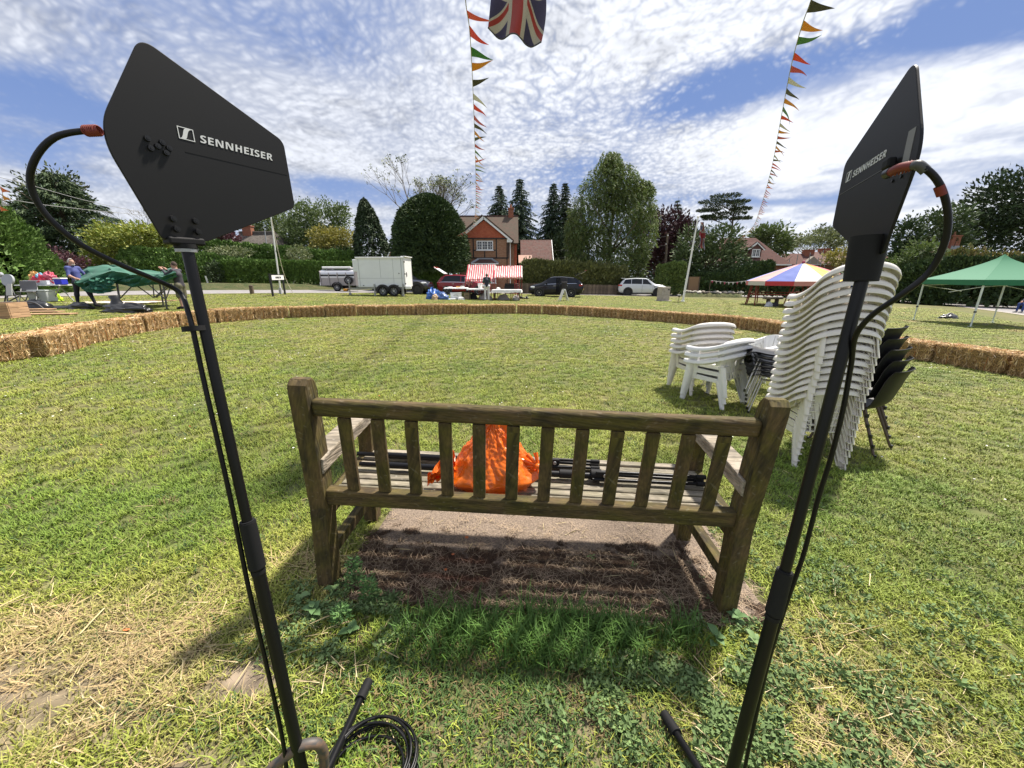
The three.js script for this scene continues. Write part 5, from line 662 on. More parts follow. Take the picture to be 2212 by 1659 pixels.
// ---- red and white striped market stall
{
  const D = 27.3, b = gp(1066, D), t = thing('market_stall', 'red framed market stall with red and white striped awning', 'stall', b, -0.1), X = (u) => (at(u, 600, D).x - b.x), Y = (v) => hAt(1066, v, D), x0 = X(1007), xm = X(1066), x1 = X(1124), striped = fabric([1, 1, 1], 0.2), cols = [[0.62, 0.05, 0.075], [0.72, 0.66, 0.62]];
  striped.map = texOf(256, (x) => cols[Math.floor(x * 2) % 2].map((c) => c)); striped.map.repeat.set(13, 1); striped.userData.metres = false;
  const yt = Y(573), yf = Y(598);
  const sheet = (xa, xb, ya, yb2) => { const g = gridG(40, 12, (u, v) => V(lerp(xa, xb, u) + 0.12 * (v - 0.3), lerp(ya, yb2, v) - 0.08 * Math.sin(Math.PI * v) + 0.03 * N2(u * 7, v * 4) - (v > 0.85 ? 0.06 * Math.abs(Math.sin(u * 26)) * (v - 0.85) / 0.15 : 0), lerp(-0.9, 0.55, v) + (v > 0.85 ? -0.5 * (v - 0.85) : 0) + 0.03 * N2(u * 9 + 4, v * 3)), 0.004); g.userData.ownUV = true; return g; };
  part(t, 'awning', sheet(x0 - 0.05, xm + 0.06, yt + 0.06, yf - 0.25), striped); part(t, 'awning', sheet(xm, x1 + 0.1, yt - 0.02, yf), striped);
  part(t, 'back_awning', gridG(20, 6, (u, v) => V(lerp(x0, x1, u), lerp(yt, yf + 0.1, v) - 0.05 * Math.sin(Math.PI * v), lerp(-0.9, -2.1, v)), 0.004), whiteCloth);
  part(t, 'scalloped_edge', gridG(60, 2, (u, v) => V(lerp(xm, x1, u), yf - 0.02 - v * (0.1 + 0.05 * Math.abs(Math.sin(u * 30))), -2.1), 0.004), whiteCloth);
  for (const [x, z] of [[x0 + 0.02, 0.5], [x0 + 0.16, 0.46], [x0 + 0.3, 0.5], [xm - 0.42, 0.5], [xm - 0.28, 0.46], [xm - 0.14, 0.5], [xm + 0.02, 0.46], [xm + 0.14, 0.5], [x1 - 0.34, 0.46], [x1 - 0.2, 0.5], [x1 - 0.06, 0.46], [x0 + 0.05, -2.05], [xm, -2.05], [x1 - 0.05, -2.05]]) part(t, 'post', bar(V(x + (z > 0 ? 0.06 : 0), -0.02, z), V(x, z > 0 ? yf - 0.16 : yf + 0.05, z), 0.025, 0.025, 6), redPaint);
  part(t, 'ridge_pole', bar(V(x0 - 0.1, yt + 0.02, -0.9), V(x1 + 0.1, yt - 0.04, -0.9), 0.025, 0.025, 6), redPaint); part(t, 'front_rail', bar(V(x0, yf - 0.2, 0.5), V(x1, yf - 0.08, 0.5), 0.022, 0.022, 6), redPaint);
  const gt = 'tables at the striped stall', gc = 'white cloths on the stall tables', P = (u, d) => gp(u, d);
  const tb = [[985, 26.6, 1.55, 'folding table with black edge in front of the red car', 'white cloth on the table by the white cool boxes', 0.06], [1032, 26.4, 1.35, 'folding table inside the striped stall beside the woman', 'white cloth on the table under the middle stall posts', -0.05], [1095, 26.2, 1.9, 'long folding table at the far end of the striped stall', 'long white cloth hanging low at its outer end', -0.1]];
  tb.forEach(([u, d, L, l1, l2, tn], i) => { const p = P(u, d); tableAt('folding_table', l1, 'table', p, tn, L, 0.75, 0.74 - i * 0.02, greyMetal, blackMetal, false, gt); clothOver(l2, p, tn, L, 0.75, 0.74 - i * 0.02, [0.08, 0.1, 0.2][i], 90 + i, gc); });
  // goods on and under the tables
  const at3 = (u, d, y) => { const p = P(u, d); p.y += y; return p; };
  const tub = thing('white_tub', 'tall white plastic tub on the stall table beside the woman', 'tub', at3(1037, 26.5, 0.735)); part(tub, 'bucket', lathe([[0.01, 0], [0.13, 0], [0.16, 0.3], [0.15, 0.3], [0.01, 0.02]], 18), whitePaint); part(tub, 'lid', cyl(0.17, 0.16, 0.04, 0, 0.32, 0, 18), whitePaint);
  const pk = [['white_packet', 'flat white packet lying on the cloth by the red car', 970, 0.3, 0.05, 0.3, [0.75, 0.75, 0.74]], ['orange_carton', 'small orange carton on the table by the red car', 988, 0.24, 0.09, 0.2, [0.65, 0.32, 0.1]], ['white_carton', 'white carton next to the orange carton', 998, 0.22, 0.11, 0.24, [0.72, 0.72, 0.7]], ['white_bundle', 'soft white bundle on the long stall table', 1076, 0.35, 0.12, 0.3, [0.76, 0.75, 0.72]], ['dark_tray', 'dark shallow tray at the end of the black edged table', 962, 0.34, 0.05, 0.3, [0.03, 0.028, 0.025]]];
  for (const [n, l, u, w, h, d, c] of pk) { const o = one(n, n === 'white_bundle' ? lump(w, h, d, 5, 0.2, 10) : [rb(w, h, d, 0.012, 0, h / 2, 0), bx(w * 0.1, 0.004, d * 1.002, 0, h + 0.002, 0)], mat(c, 0.7), l, 'package'); o.position.copy(at3(u, 26.5, 0.757 - (u > 1050 ? 0.045 : 0))); o.rotation.y = u; }
  const box = (n, l, u, d, w, h, dd, c, lid) => { const o = thing(n, l, 'box', P(u, d)); part(o, 'box_body', rb(w, h, dd, 0.03, 0, h / 2, 0), mat(c, 0.6)); part(o, 'lid', rb(w * 1.04, 0.06, dd * 1.05, 0.02, 0, h + 0.02, 0), mat(lid || c, 0.6)); part(o, 'handle', tube([V(-w * 0.2, h * 0.6, dd / 2), V(-w * 0.15, h * 0.7, dd / 2 + 0.03), V(w * 0.15, h * 0.7, dd / 2 + 0.03), V(w * 0.2, h * 0.6, dd / 2)], 0.01, 8, 5), blackMetal); return o; };
  box('cool_box', 'large white cool box under the table by the red car', 984, 26.3, 0.72, 0.4, 0.4, [0.72, 0.72, 0.68]); box('brown_box', 'brown cardboard box standing under the stall table', 1008, 26.4, 0.42, 0.4, 0.36, [0.22, 0.17, 0.09]);
  const pb = one('plastic_sack', lump(0.42, 0.18, 0.3, 3, 0.3, 12), whiteCloth, 'white plastic sack lying under the table by the cool box', 'bag'); pb.position.copy(P(995, 25.9)); const sh = one('ground_sheet', [rb(1.5, 0.05, 0.5, 0.02, 0, 0.025, 0), rb(0.6, 0.06, 0.4, 0.02, -0.5, 0.075, 0.02)], whitePaint, 'white folded sheet on the grass by the blue bags', 'sheet'); sh.position.copy(P(957, 25.9));
  const pl = thing('potted_plant', 'small green potted plant under the stall table', 'plant', P(999, 26.5)); part(pl, 'pot', lathe([[0.01, 0], [0.1, 0], [0.13, 0.2], [0.01, 0.18]], 14), mat([0.1, 0.09, 0.07], 0.9)); { const L = new Leaves(5), r = L.r; for (let i = 0; i < 260; i++) L.leaf((r() - 0.5) * 0.34, 0.2 + r() * 0.3, (r() - 0.5) * 0.3, 0.05, [0, 0.6, 0], tint(PAL.green, r)); part(pl, 'leaves', L.geo(), leafMat()); }
  for (const [u, d, tn, l] of [[1040, 26.9, 0.4, 'red folding chair under the middle stall table'], [1074, 26.9, 0.1, 'red folding chair near the woman under the stall'], [1098, 26.9, -0.3, 'red folding chair under the far stall table'], [1113, 27.2, 0.5, 'red folding chair at the outer end of the stall']]) {
    const c = thing('folding_chair', l, 'chair', P(u, d), tn, 'red folding chairs at the striped stall'); part(c, 'seat', rb(0.4, 0.03, 0.38, 0.01, 0, 0.44, 0), redWood); part(c, 'backrest', [rb(0.4, 0.08, 0.02, 0.008, 0, 0.66, -0.2), rb(0.4, 0.08, 0.02, 0.008, 0, 0.56, -0.19)], redWood); for (const s of [-1, 1]) { part(c, 'leg', bar(V(s * 0.18, 0, -0.22), V(s * 0.18, 0.44, 0.16), 0.014, 0.014, 6), redWood); part(c, 'leg', bar(V(s * 0.2, 0, 0.22), V(s * 0.2, 0.7, -0.21), 0.014, 0.014, 6), redWood); } }
  for (const [u, w, h, c, l, k] of [[1048, 0.9, 0.38, [0.42, 0.38, 0.37], 'pale grey quilted bag on the grass under the stall', 2], [1087, 0.8, 0.36, [0.36, 0.33, 0.33], 'greyish crate bag under the long stall table', 6], [1115, 0.5, 0.34, [0.5, 0.47, 0.46], 'light grey bag at the outer end of the stall', 8], [1022, 0.5, 0.42, [0.02, 0.02, 0.022], 'black sack under the table next to the red posts', 9]]) { const o = one('stall_bag', lump(w, h, 0.4, k, 0.16, 12), mat(c, 0.9), l, 'bag'); o.position.copy(P(u, 26.75)); }
  const gr = thing('barbecue_grill', 'dark catering grill standing behind the long stall table', 'grill', P(1105, 28.0)); part(gr, 'grill_box', [rb(1.0, 0.2, 0.5, 0.03, 0, 0.85, 0), rb(0.94, 0.16, 0.46, 0.05, 0, 1.02, -0.02)], blackMetal); part(gr, 'shelf', rb(1.1, 0.16, 0.5, 0.02, 0, 0.66, 0), greyMetal); for (const s of [-1, 1]) for (const q of [-1, 1]) part(gr, 'leg', bar(V(s * 0.45, 0, q * 0.2), V(s * 0.45, 0.75, q * 0.2), 0.02, 0.02, 6), blackMetal);
}
// blue heap of bags by the pickup
{ const bl = [[933, 25.9, 1.1, 0.62, 0.55, [0.03, 0.12, 0.4], 'shiny blue holdall lying by the pickup wheel', 1], [944, 25.7, 0.6, 0.5, 0.5, [0.02, 0.16, 0.5], 'bright blue bag standing upright in the heap', 2], [953, 25.6, 0.9, 0.42, 0.5, [0.06, 0.13, 0.36], 'dull blue bag slumped beside the stall table', 3], [937, 25.3, 0.4, 0.34, 0.35, [0.5, 0.35, 0.2], 'tan paper sack leaning on the blue bags', 4]]; for (const [u, d, w, h, dd, c, l, k] of bl) { const o = one('ground_bag', lump(w, h, dd, k * 3.3, 0.28, 14), phys(c, 0.4, { clearcoat: 0.3 }), l, 'bag', k < 4 ? 'blue bags heaped by the pickup' : undefined); o.position.copy(gp(u, d)); o.rotation.y = k; } }
{ const t = thing('pair_of_shoes', 'pair of dark shoes left on the grass near the black car', 'shoes', gp(1132, 28.8)); for (const s of [-1, 1]) part(t, 'shoe', [rb(0.36, 0.12, 0.16, 0.05, s * 0.17, 0.07, s * 0.06, s * 0.4), sph(0.08, s * 0.2, 0.14, s * 0.06, 1, 1, 1, 10, 8)], bagBlack); }
// A-frame board
{ const p = gp(1219, 27.5), t = thing('folding_sign_board', 'blank white A-frame board seen edge on by the black car', 'sign board', p, 0.12), h = hAt(1219, 625, 27.5); for (const s of [-1, 1]) { const a = V(s * 0.3, 0, 0), b = V(s * 0.03, h, 0); part(t, 'board', [beam(a.clone().add(V(0, 0, -0.28)), b.clone().add(V(0, 0, -0.28)), 0.05, 0.06), beam(a.clone().add(V(0, 0, 0.28)), b.clone().add(V(0, 0, 0.28)), 0.05, 0.06), gridG(1, 1, (u, v) => a.clone().lerp(b, lerp(0.12, 0.98, v)).add(V(0, 0, lerp(-0.26, 0.26, u))), 0.018)], whitePaint); } part(t, 'hinge', bx(0.09, 0.03, 0.5, 0, h + 0.01, 0), steel); }
// stone plinth
{ const p = gp(1437, 30.6), t = thing('stone_plinth', 'pale concrete plinth block with a small dark slot', 'plinth', p, 0.3), cm = mat([1, 1, 1], 0.95, { map: texOf(256, (x, y) => { const s = 0.85 + 0.3 * wfb(x, y, 4, 2, 4); return [0.47 * s, 0.42 * s, 0.37 * s]; }, 1.2) }); part(t, 'block', rb(0.72, 1.05, 0.62, 0.03, 0, 0.5, 0), cm); part(t, 'base_slab', rb(0.95, 0.06, 0.85, 0.02, 0.05, 0.02, 0), cm); part(t, 'slot', rb(0.16, 0.09, 0.03, 0.01, 0.2, 0.86, 0.305), blackMetal); part(t, 'cap', rb(0.76, 0.05, 0.66, 0.02, 0, 1.03, 0), cm); }
// flags
function unionColour(x, y) {                                              // x -1..1, y -0.5..0.5 on a 2:1 field
  const B = [0.09, 0.08, 0.2], W = [0.5, 0.48, 0.46], R = [0.4, 0.07, 0.085]; if (Math.abs(x) < 0.1 || Math.abs(y) < 0.1) return R; if (Math.abs(x) < 0.1667 || Math.abs(y) < 0.1667) return W;
  const s = Math.sign(x * y), d = (y - s * x * 0.5) / Math.hypot(1, 0.5), up = x > 0 ? -1 : 1; const e = d * up * s * -1; if (Math.abs(d) < 0.1) return (e > 0.0 && e < 0.067) ? R : W; return B;
}
const flagTex = texOf(512, (x, y) => { const n = 0.92 + 0.12 * N2(x * 60, y * 60); return unionColour(x * 2 - 1, y - 0.5).map((c) => c * n); }); const flagMat = fabric([1, 1, 1], 0.4); flagMat.map = flagTex; flagMat.userData.metres = false;
{ const p = gp(1481, 30.0), t = thing('flagpole', 'white flagpole leaning slightly on the green', 'flagpole', p), top = at(1508, 470, 30.0).sub(p); part(t, 'pole', bar(V(0, -0.05, 0), top, 0.085, 0.05, 14), whitePaint); part(t, 'foot', cyl(0.16, 0.14, 0.1, 0, 0.04, 0, 14), whitePaint); part(t, 'truck', sph(0.1, top.x, top.y + 0.06, top.z, 1, 0.6, 1), whitePaint); part(t, 'cleat', rb(0.28, 0.05, 0.05, 0.01, top.x * 0.63 - 0.05, top.y * 0.63, top.z + 0.02), whitePaint);
  const q = at(1511, 482, 30.0), g = gridG(16, 24, (u, v) => { const w = Math.pow(u, 0.8); return V(q.x + 0.05 + w * (0.22 + 0.42 * v) + 0.05 * Math.sin(v * 9 + u * 5), q.y + 0.05 - v * 1.55 * (1 - 0.12 * u) - w * (0.55) * v, q.z + 0.22 * Math.sin(u * 9 + v * 2)); }, 0.003); g.userData.ownUV = true; for (let i = 0; i < g.attributes.uv.count; i++) { const u = g.attributes.uv.getX(i), v = g.attributes.uv.getY(i); g.attributes.uv.setXY(i, u, 1 - v); } one('union_flag', g, flagMat, 'limp red white and blue flag hanging on the white flagpole', 'flag'); }
{ const t = thing('path_light', 'short dark garden light beside the white flagpole', 'light', gp(1472, 29.9)); part(t, 'stake', bar(V(0, -0.03, 0), V(0, 0.38, 0), 0.02, 0.02, 8), blackMetal); part(t, 'head', [cyl(0.07, 0.12, 0.12, 0, 0.42, 0, 12)], blackMetal); part(t, 'cap', cyl(0.13, 0.12, 0.03, 0, 0.5, 0, 12), whitePaint); }
// round striped stall
{
  const D = 27.0, b = gp(1730, D), t = thing('round_stall', 'round stall with blue white yellow and red segmented canopy on red posts', 'stall', b), m = mpp(D), R = 102 * m, apex = hAt(1737, 568, D), ev = hAt(1730, 607, D), n = 12, cols = [[0.62, 0.055, 0.07], [0.68, 0.66, 0.62], [0.62, 0.42, 0.05], [0.66, 0.65, 0.62], [0.07, 0.12, 0.42], [0.66, 0.3, 0.26]], seg = [2, 3, 4, 5, 1, 0, 2, 3, 4, 0, 1, 2];
  const names = ['red', 'white', 'yellow', 'white', 'blue', 'pink'];
  const order = [5, 4, 3, 2, 0, 1, 4, 5, 2, 3, 0, 4];
  for (let i = 0; i < n; i++) { const k = order[i], a0 = Math.PI * 1.06 - i / n * 2 * Math.PI, a1 = a0 - 2 * Math.PI / n; part(t, 'canopy_panel', gridG(8, 14, (u, v) => { const a = lerp(a0, a1, u), r = v * R * (v > 0.9 ? 1 : 1), chord = Math.cos(Math.PI / n) / Math.cos((u - 0.5) * 2 * Math.PI / n); return V(Math.cos(a) * r * lerp(1, chord, v), lerp(apex, ev, Math.pow(v, 1.12)) + 0.035 * Math.sin(u * 3.14) * N2(v * 9, i * 3 + u) - 0.03 * Math.sin(u * Math.PI), Math.sin(a) * r * lerp(1, chord, v)); }, 0.004), fabric(cols[k], 0.25), names[k] + ' canopy segment'); part(t, 'valance', gridG(6, 2, (u, v) => { const a = lerp(a0, a1, u), chord = Math.cos(Math.PI / n) / Math.cos((u - 0.5) * 2 * Math.PI / n); return V(Math.cos(a) * R * chord, ev - v * 0.28, Math.sin(a) * R * chord); }, 0.004), fabric(cols[(k + 2) % 6], 0.25)); }
  for (let i = 0; i < 6; i++) { const a = Math.PI * 1.02 + i / 6 * 2 * Math.PI; for (const d of [-0.09, 0.09]) part(t, 'post', bar(V(Math.cos(a + d * 2.2) * R * 0.97, H(b.x + Math.cos(a) * R, b.z + Math.sin(a) * R) - b.y, Math.sin(a + d * 2.2) * R * 0.97), V(Math.cos(a + d) * R * 0.93, ev - 0.05, Math.sin(a + d) * R * 0.93), 0.04, 0.04, 7), redWood); const a2 = a + Math.PI / 3; part(t, 'rail', bar(V(Math.cos(a) * R * 0.95, 0.85, Math.sin(a) * R * 0.95), V(Math.cos(a2) * R * 0.95, 0.8, Math.sin(a2) * R * 0.95), 0.04, 0.04, 6), redWood); }
  part(t, 'finial', [sph(0.1, 0, apex + 0.05, 0), bar(V(0, ev, 0), V(0, apex, 0), 0.03, 0.03, 8)], mat([0.3, 0.05, 0.1], 0.7));
  const pc = thing('picnic_bench', 'weathered timber bench under the round striped stall', 'bench', gp(1678, 26.2), 0.1); part(pc, 'seat', rb(1.25, 0.07, 0.34, 0.015, 0, 0.5, 0), woodGrey); for (const s of [-1, 1]) part(pc, 'leg', [bx(0.09, 0.48, 0.28, s * 0.3, 0.23, 0), bx(0.13, 0.05, 0.3, s * 0.3, 0.025, 0)], woodGrey);
  for (const [u, w, c, l] of [[1672, 0.5, [0.6, 0.6, 0.62], 'white plastic bag on the grass under the picnic bench'], [1684, 0.42, [0.03, 0.03, 0.04], 'dark bag on the grass under the picnic bench']]) { const o = one('small_bag', lump(w, 0.26, 0.3, u, 0.3, 12), mat(c, 0.6), l, 'bag'); o.position.copy(gp(u, 25.8)); }
}
// green pop-up gazebo, right
const greenCloth = fabric([0.028, 0.2, 0.095], 0.2), paleLeg = mat([0.62, 0.68, 0.64], 0.45);
{
  const N_ = G(2095, 706), L_ = G(1968, 690), e1 = V(-(L_.z - N_.z), 0, L_.x - N_.x).normalize(), S = N_.distanceTo(L_) / 2, TA = Math.atan2(-e1.z, e1.x), c = N_.clone().add(L_).multiplyScalar(0.5).addScaledVector(e1, S); c.y = H(c.x, c.z); const t = thing('gazebo', 'bright green pop-up gazebo with pale metal legs', 'gazebo', c, TA), ev = 1.78, ap = 2.75;
  const top = (i) => { const a = [[-S, S], [S, S], [S, -S], [-S, -S]], p = a[i], q = a[(i + 1) % 4]; return gridG(16, 12, (u, v) => { const x = lerp(p[0], q[0], u) * v, z = lerp(p[1], q[1], u) * v; return V(x, lerp(ap, ev, Math.pow(v, 0.72)), z); }, 0.004); };
  for (let i = 0; i < 4; i++) { part(t, 'canopy_panel', top(i), greenCloth); const a = [[-S, S], [S, S], [S, -S], [-S, -S]], p = a[i], q = a[(i + 1) % 4]; part(t, 'valance', gridG(16, 3, (u, v) => V(lerp(p[0], q[0], u) * (1 + 0.006), ev - v * 0.2, lerp(p[1], q[1], u) * (1 + 0.006)), 0.004), greenCloth); const k = 0.96, w = onG(0, 0); const lx = p[0] * k, lz = p[1] * k, ca = Math.cos(TA), sa = Math.sin(TA), wx = c.x + lx * ca + lz * sa, wz = c.z - lx * sa + lz * ca, gy = H(wx, wz) - c.y; const lg = part(t, 'leg', [bx(0.045, ev - 0.55, 0.045, lx, (ev + 0.55) / 2, lz), bx(0.034, 0.7, 0.034, lx, gy + 0.33, lz), bx(0.12, 0.012, 0.12, lx, gy + 0.01, lz)], paleLeg); part(lg, 'clamp', rb(0.07, 0.06, 0.07, 0.015, lx, 0.6, lz), blackMetal); part(t, 'truss', [bar(V(p[0] * k, ev - 0.25, p[1] * k), V(0, ev + 0.1, 0).lerp(V(q[0] * k, ev - 0.25, q[1] * k), 0.5).add(V(0, -0.05, 0)), 0.014, 0.014, 5), bar(V(q[0] * k, ev - 0.25, q[1] * k), V((p[0] + q[0]) / 2 * k, ev - 0.5, (p[1] + q[1]) / 2 * k), 0.014, 0.014, 5)], paleLeg); }
  for (const [u, v, l, w] of [[2047, 688, 'black holdall lying on the grass under the green gazebo', 1.1]]) { const o = thing('holdall', l, 'bag', G(u, v), 0.2); part(o, 'bag_body', lump(w, 0.2, 0.45, 4, 0.2, 14), bagBlack); part(o, 'strap', tube([V(-0.3, 0.16, 0.1), V(-0.1, 0.25, 0.05), V(0.15, 0.24, 0), V(0.35, 0.15, 0.05)], 0.02, 14, 5), mat([0.3, 0.3, 0.32], 0.7)); }
}
// ---- half raised green gazebo on the left
{
  const zb = -15.2, b = onG(-14.6, zb), t = thing('folded_gazebo', 'half opened gazebo frame with loose dark green cover over it', 'gazebo', b), frameM = mat([0.12, 0.12, 0.125], 0.45, { metalness: 0.5 });
  const P = (u, v, d = 15.2) => at(u, v, d).sub(b);
  const cover = fabric([0.018, 0.125, 0.075], 0.12);
  // cover as a draped surface: ridge line across the picture, falling to front and back
  const ridge = [[160, 590], [190, 576], [235, 572], [275, 574], [300, 582], [345, 588], [372, 578]], frontE = [[158, 607], [180, 628], [215, 634], [245, 612], [290, 620], [345, 614], [379, 600]], mid = [[168, 612], [200, 600], [240, 585], [280, 592], [312, 596], [350, 598], [378, 588]];
  const cr = (l, u, d) => { const f = u * (l.length - 1), i = Math.min(l.length - 2, Math.floor(f)), k = f - i, s = k * k * (3 - 2 * k); return P(lerp(l[i][0], l[i + 1][0], s), lerp(l[i][1], l[i + 1][1], s), d); };
  part(t, 'cover', [gridG(40, 10, (u, v) => { const p = cr(ridge, u, 15.6), q = cr(mid, u, 14.6); const r = p.lerp(q, v); r.y += 0.03 * N2(u * 7, v * 2); r.z += 0.08 * N2(u * 6, v * 2 + 5); return r; }, 0.004), gridG(40, 10, (u, v) => { const p = cr(mid, u, 14.6), q = cr(frontE, u, 14.75); const r = p.lerp(q, v); r.z += 0.16 * N2(u * 9, v * 1.2 + u * 3 + 3) * Math.sin(v * 2.5); r.y += 0.02 * N2(u * 9, v * 2 + 7); return r; }, 0.004), gridG(40, 6, (u, v) => { const p = cr(ridge, u, 15.6), q = cr(mid, u, 17).add(V(0.6, -0.25, 0)); return p.lerp(q, v); }, 0.004)], cover);
  part(t, 'hanging_corner', gridG(12, 12, (u, v) => { const p = P(lerp(196, 250, u), lerp(600, lerp(627, 634, Math.sin(u * 3)), v), 14.5); p.z += 0.15 * N2(u * 5, v * 5) + 0.1 * v; return p; }, 0.004), cover);
  const lg = (u0, v0, d0, u1, v1, d1, r = 0.03) => bar(P(u0, v0, d0), P(u1, v1, d1), r, r, 6);
  for (const [q, r] of [[[252, 608, 14.8, 258, 645, 14.7], 0.035], [[352, 612, 14.7, 361, 668, 14.7], 0.03], [[345, 612, 15.6, 353, 660, 15.6], 0.03]]) part(t, 'leg', lg(...q, r), frameM);
  for (const q of [[258, 646, 14.7, 291, 612, 15], [288, 612, 15, 332, 643, 15], [334, 643, 15, 366, 613, 15.1], [338, 643, 15.1, 372, 613, 15.2], [330, 612, 15, 333, 642, 15], [370, 614, 15, 358, 648, 14.8], [318, 612, 14.9, 355, 645, 14.7]]) part(t, 'scissor_bar', lg(...q, 0.02), frameM);
  part(t, 'foot', rb(0.1, 0.03, 0.1, 0.01, P(361, 668, 14.7).x, P(361, 668, 14.7).y + 0.01, P(361, 668, 14.7).z), blackMetal);
  const sack = thing('black_cover_bag', 'black carrying bag slumped round a leg of the half opened gazebo', 'bag', G(275, 675)); part(sack, 'bag_body', lump(1.55, 0.3, 0.7, 7, 0.22, 18), bagBlack); const kn = part(sack, 'gathered_top', lathe([[0.3, 0.02], [0.2, 0.25], [0.12, 0.4], [0.17, 0.55], [0.06, 0.55]], 12), bagBlack); kn.position.set(-0.4, 0.02, -0.15); kn.rotation.z = 0.1;
}
// far left bits and pieces
{
  const g = (u, v) => G(u, v);
  const tb = tableAt('folding_table', 'light folding camping table carrying red and white bags', 'table', g(108, 651), 0.1, 1.75, 0.7, 0.72, mat([0.6, 0.62, 0.64], 0.5), greyMetal, true);
  const ty = tb.position, on = (dx, dz, o) => { o.position.set(ty.x + dx, ty.y + 0.725, ty.z + dz); return o; };
  on(-0.1, 0, one('cardboard_tray', [bx(1.0, 0.02, 0.5, 0, 0.012, 0), bx(1.0, 0.16, 0.02, 0, 0.1, 0.25), bx(1.0, 0.16, 0.02, 0, 0.1, -0.25), bx(0.02, 0.16, 0.5, -0.5, 0.1, 0), bx(0.02, 0.16, 0.5, 0.5, 0.1, 0)], mat([0.6, 0.62, 0.66], 0.7), 'pale open tray on the camping table', 'tray'));
  const r1 = on(-0.05, 0.02, one('red_bag', lump(0.95, 0.34, 0.44, 12, 0.3, 16), phys([0.5, 0.02, 0.05], 0.4), 'crumpled red plastic bag heaped on the camping table', 'bag')); r1.position.y += 0.03;
  const r2 = on(0.28, -0.05, one('pink_bag', lump(0.42, 0.3, 0.36, 14, 0.35, 14), phys([0.6, 0.12, 0.18], 0.5), 'pink crumpled bag on top of the red bag', 'bag')); r2.position.y += 0.22; const r3 = on(-0.35, -0.02, one('toy_bundle', lump(0.36, 0.34, 0.3, 16, 0.35, 14), mat([0.6, 0.35, 0.12], 0.7), 'orange and yellow bundle on the camping table', 'bundle')); r3.position.y += 0.18; const r4 = on(-0.1, 0.0, one('blue_bundle', lump(0.3, 0.2, 0.26, 18, 0.3, 12), mat([0.2, 0.45, 0.6], 0.7), 'light blue bundle beside the orange bundle', 'bundle')); r4.position.y += 0.26;
  const cb = thing('cool_box', 'blue cool box with white lid standing at the table edge', 'cool box', V(ty.x + 0.78, ty.y + 0.722, ty.z + 0.02), 0.1); part(cb, 'box_body', rb(0.3, 0.24, 0.3, 0.03, 0, 0.12, 0), mat([0.02, 0.03, 0.42], 0.5)); part(cb, 'lid', rb(0.33, 0.05, 0.33, 0.02, 0, 0.265, 0), whitePaint);
  const pbx = thing('storage_box', 'translucent plastic storage box under the camping table', 'box', g(96, 652), 0.1); part(pbx, 'box_body', [rb(0.75, 0.46, 0.45, 0.04, 0, 0.24, 0)], phys([0.6, 0.65, 0.66], 0.4, { transmission: 0.4, thickness: 0 })); part(pbx, 'lid', rb(0.8, 0.04, 0.5, 0.015, 0, 0.49, 0), mat([0.5, 0.55, 0.55], 0.5)); part(pbx, 'contents', lump(0.5, 0.3, 0.3, 3, 0.3, 10).translate(0, 0.03, 0), mat([0.1, 0.11, 0.09], 0.9));
  const hv = one('hi_vis_jacket', lump(0.5, 0.34, 0.4, 21, 0.35, 14), mat([0.42, 0.6, 0.02], 0.7), 'lime yellow jacket dropped on the grass under the table', 'jacket'); hv.position.copy(g(120, 650));
  { const c = thing('camping_chair', 'dark folding camping chair with square back at the table', 'chair', g(67, 653), 0.5), cm = mat([0.14, 0.14, 0.15], 0.8); part(c, 'backrest', rb(0.5, 0.42, 0.03, 0.02, 0, 0.68, -0.22, 0, -0.15), cm); part(c, 'seat', rb(0.5, 0.04, 0.45, 0.015, 0, 0.44, 0), cm); for (const s of [-1, 1]) { part(c, 'leg', bar(V(s * 0.24, 0, 0.24), V(s * 0.24, 0.62, -0.24), 0.014, 0.014, 6), greyMetal); part(c, 'leg', bar(V(s * 0.24, 0, -0.26), V(s * 0.24, 0.44, 0.2), 0.014, 0.014, 6), greyMetal); } }
  { const c = thing('mobility_frame', 'grey and black wheeled walking frame with a round pad', 'walking aid', g(38, 655), -0.2), dk = mat([0.03, 0.032, 0.038], 0.5), gy = mat([0.34, 0.36, 0.38], 0.7); part(c, 'round_pad', cyl(0.24, 0.24, 0.07, 0, 0, 0, 24).rotateX(1.3).rotateY(0.2).translate(-0.1, 0.92, 0), gy); part(c, 'backrest', gridG(2, 4, (u, v) => V(lerp(-0.16, 0.16, u) + v * 0.1, lerp(0.78, 0.32, v), 0.05 + v * 0.15), 0.02), mat([0.42, 0.42, 0.4], 0.8)); for (const q of [[[-0.55, 0, 0.1], [-0.3, 0.62, 0]], [[-0.3, 0.62, 0], [-0.62, 0.9, -0.1]], [[-0.3, 0.62, 0], [-0.1, 0.75, 0]], [[-0.2, 0.3, 0.1], [0.4, 0.34, 0.15]], [[-0.1, 0.85, 0], [0.35, 0.05, 0.15]], [[0.1, 0.05, 0.35], [0.42, 0.3, 0.1]], [[-0.25, 0.3, 0.1], [0.05, 0.03, 0.3]]]) part(c, 'frame_bar', bar(V(...q[0]), V(...q[1]), 0.025, 0.025, 7), dk); part(c, 'handle_pad', rb(0.3, 0.16, 0.14, 0.06, -0.66, 1.12, -0.1, 0, 0, 0.4), gy); part(c, 'handle_bar', bar(V(-0.62, 0.9, -0.1), V(-0.66, 1.05, -0.1), 0.03, 0.03, 8), mat([0.55, 0.56, 0.58], 0.4)); }
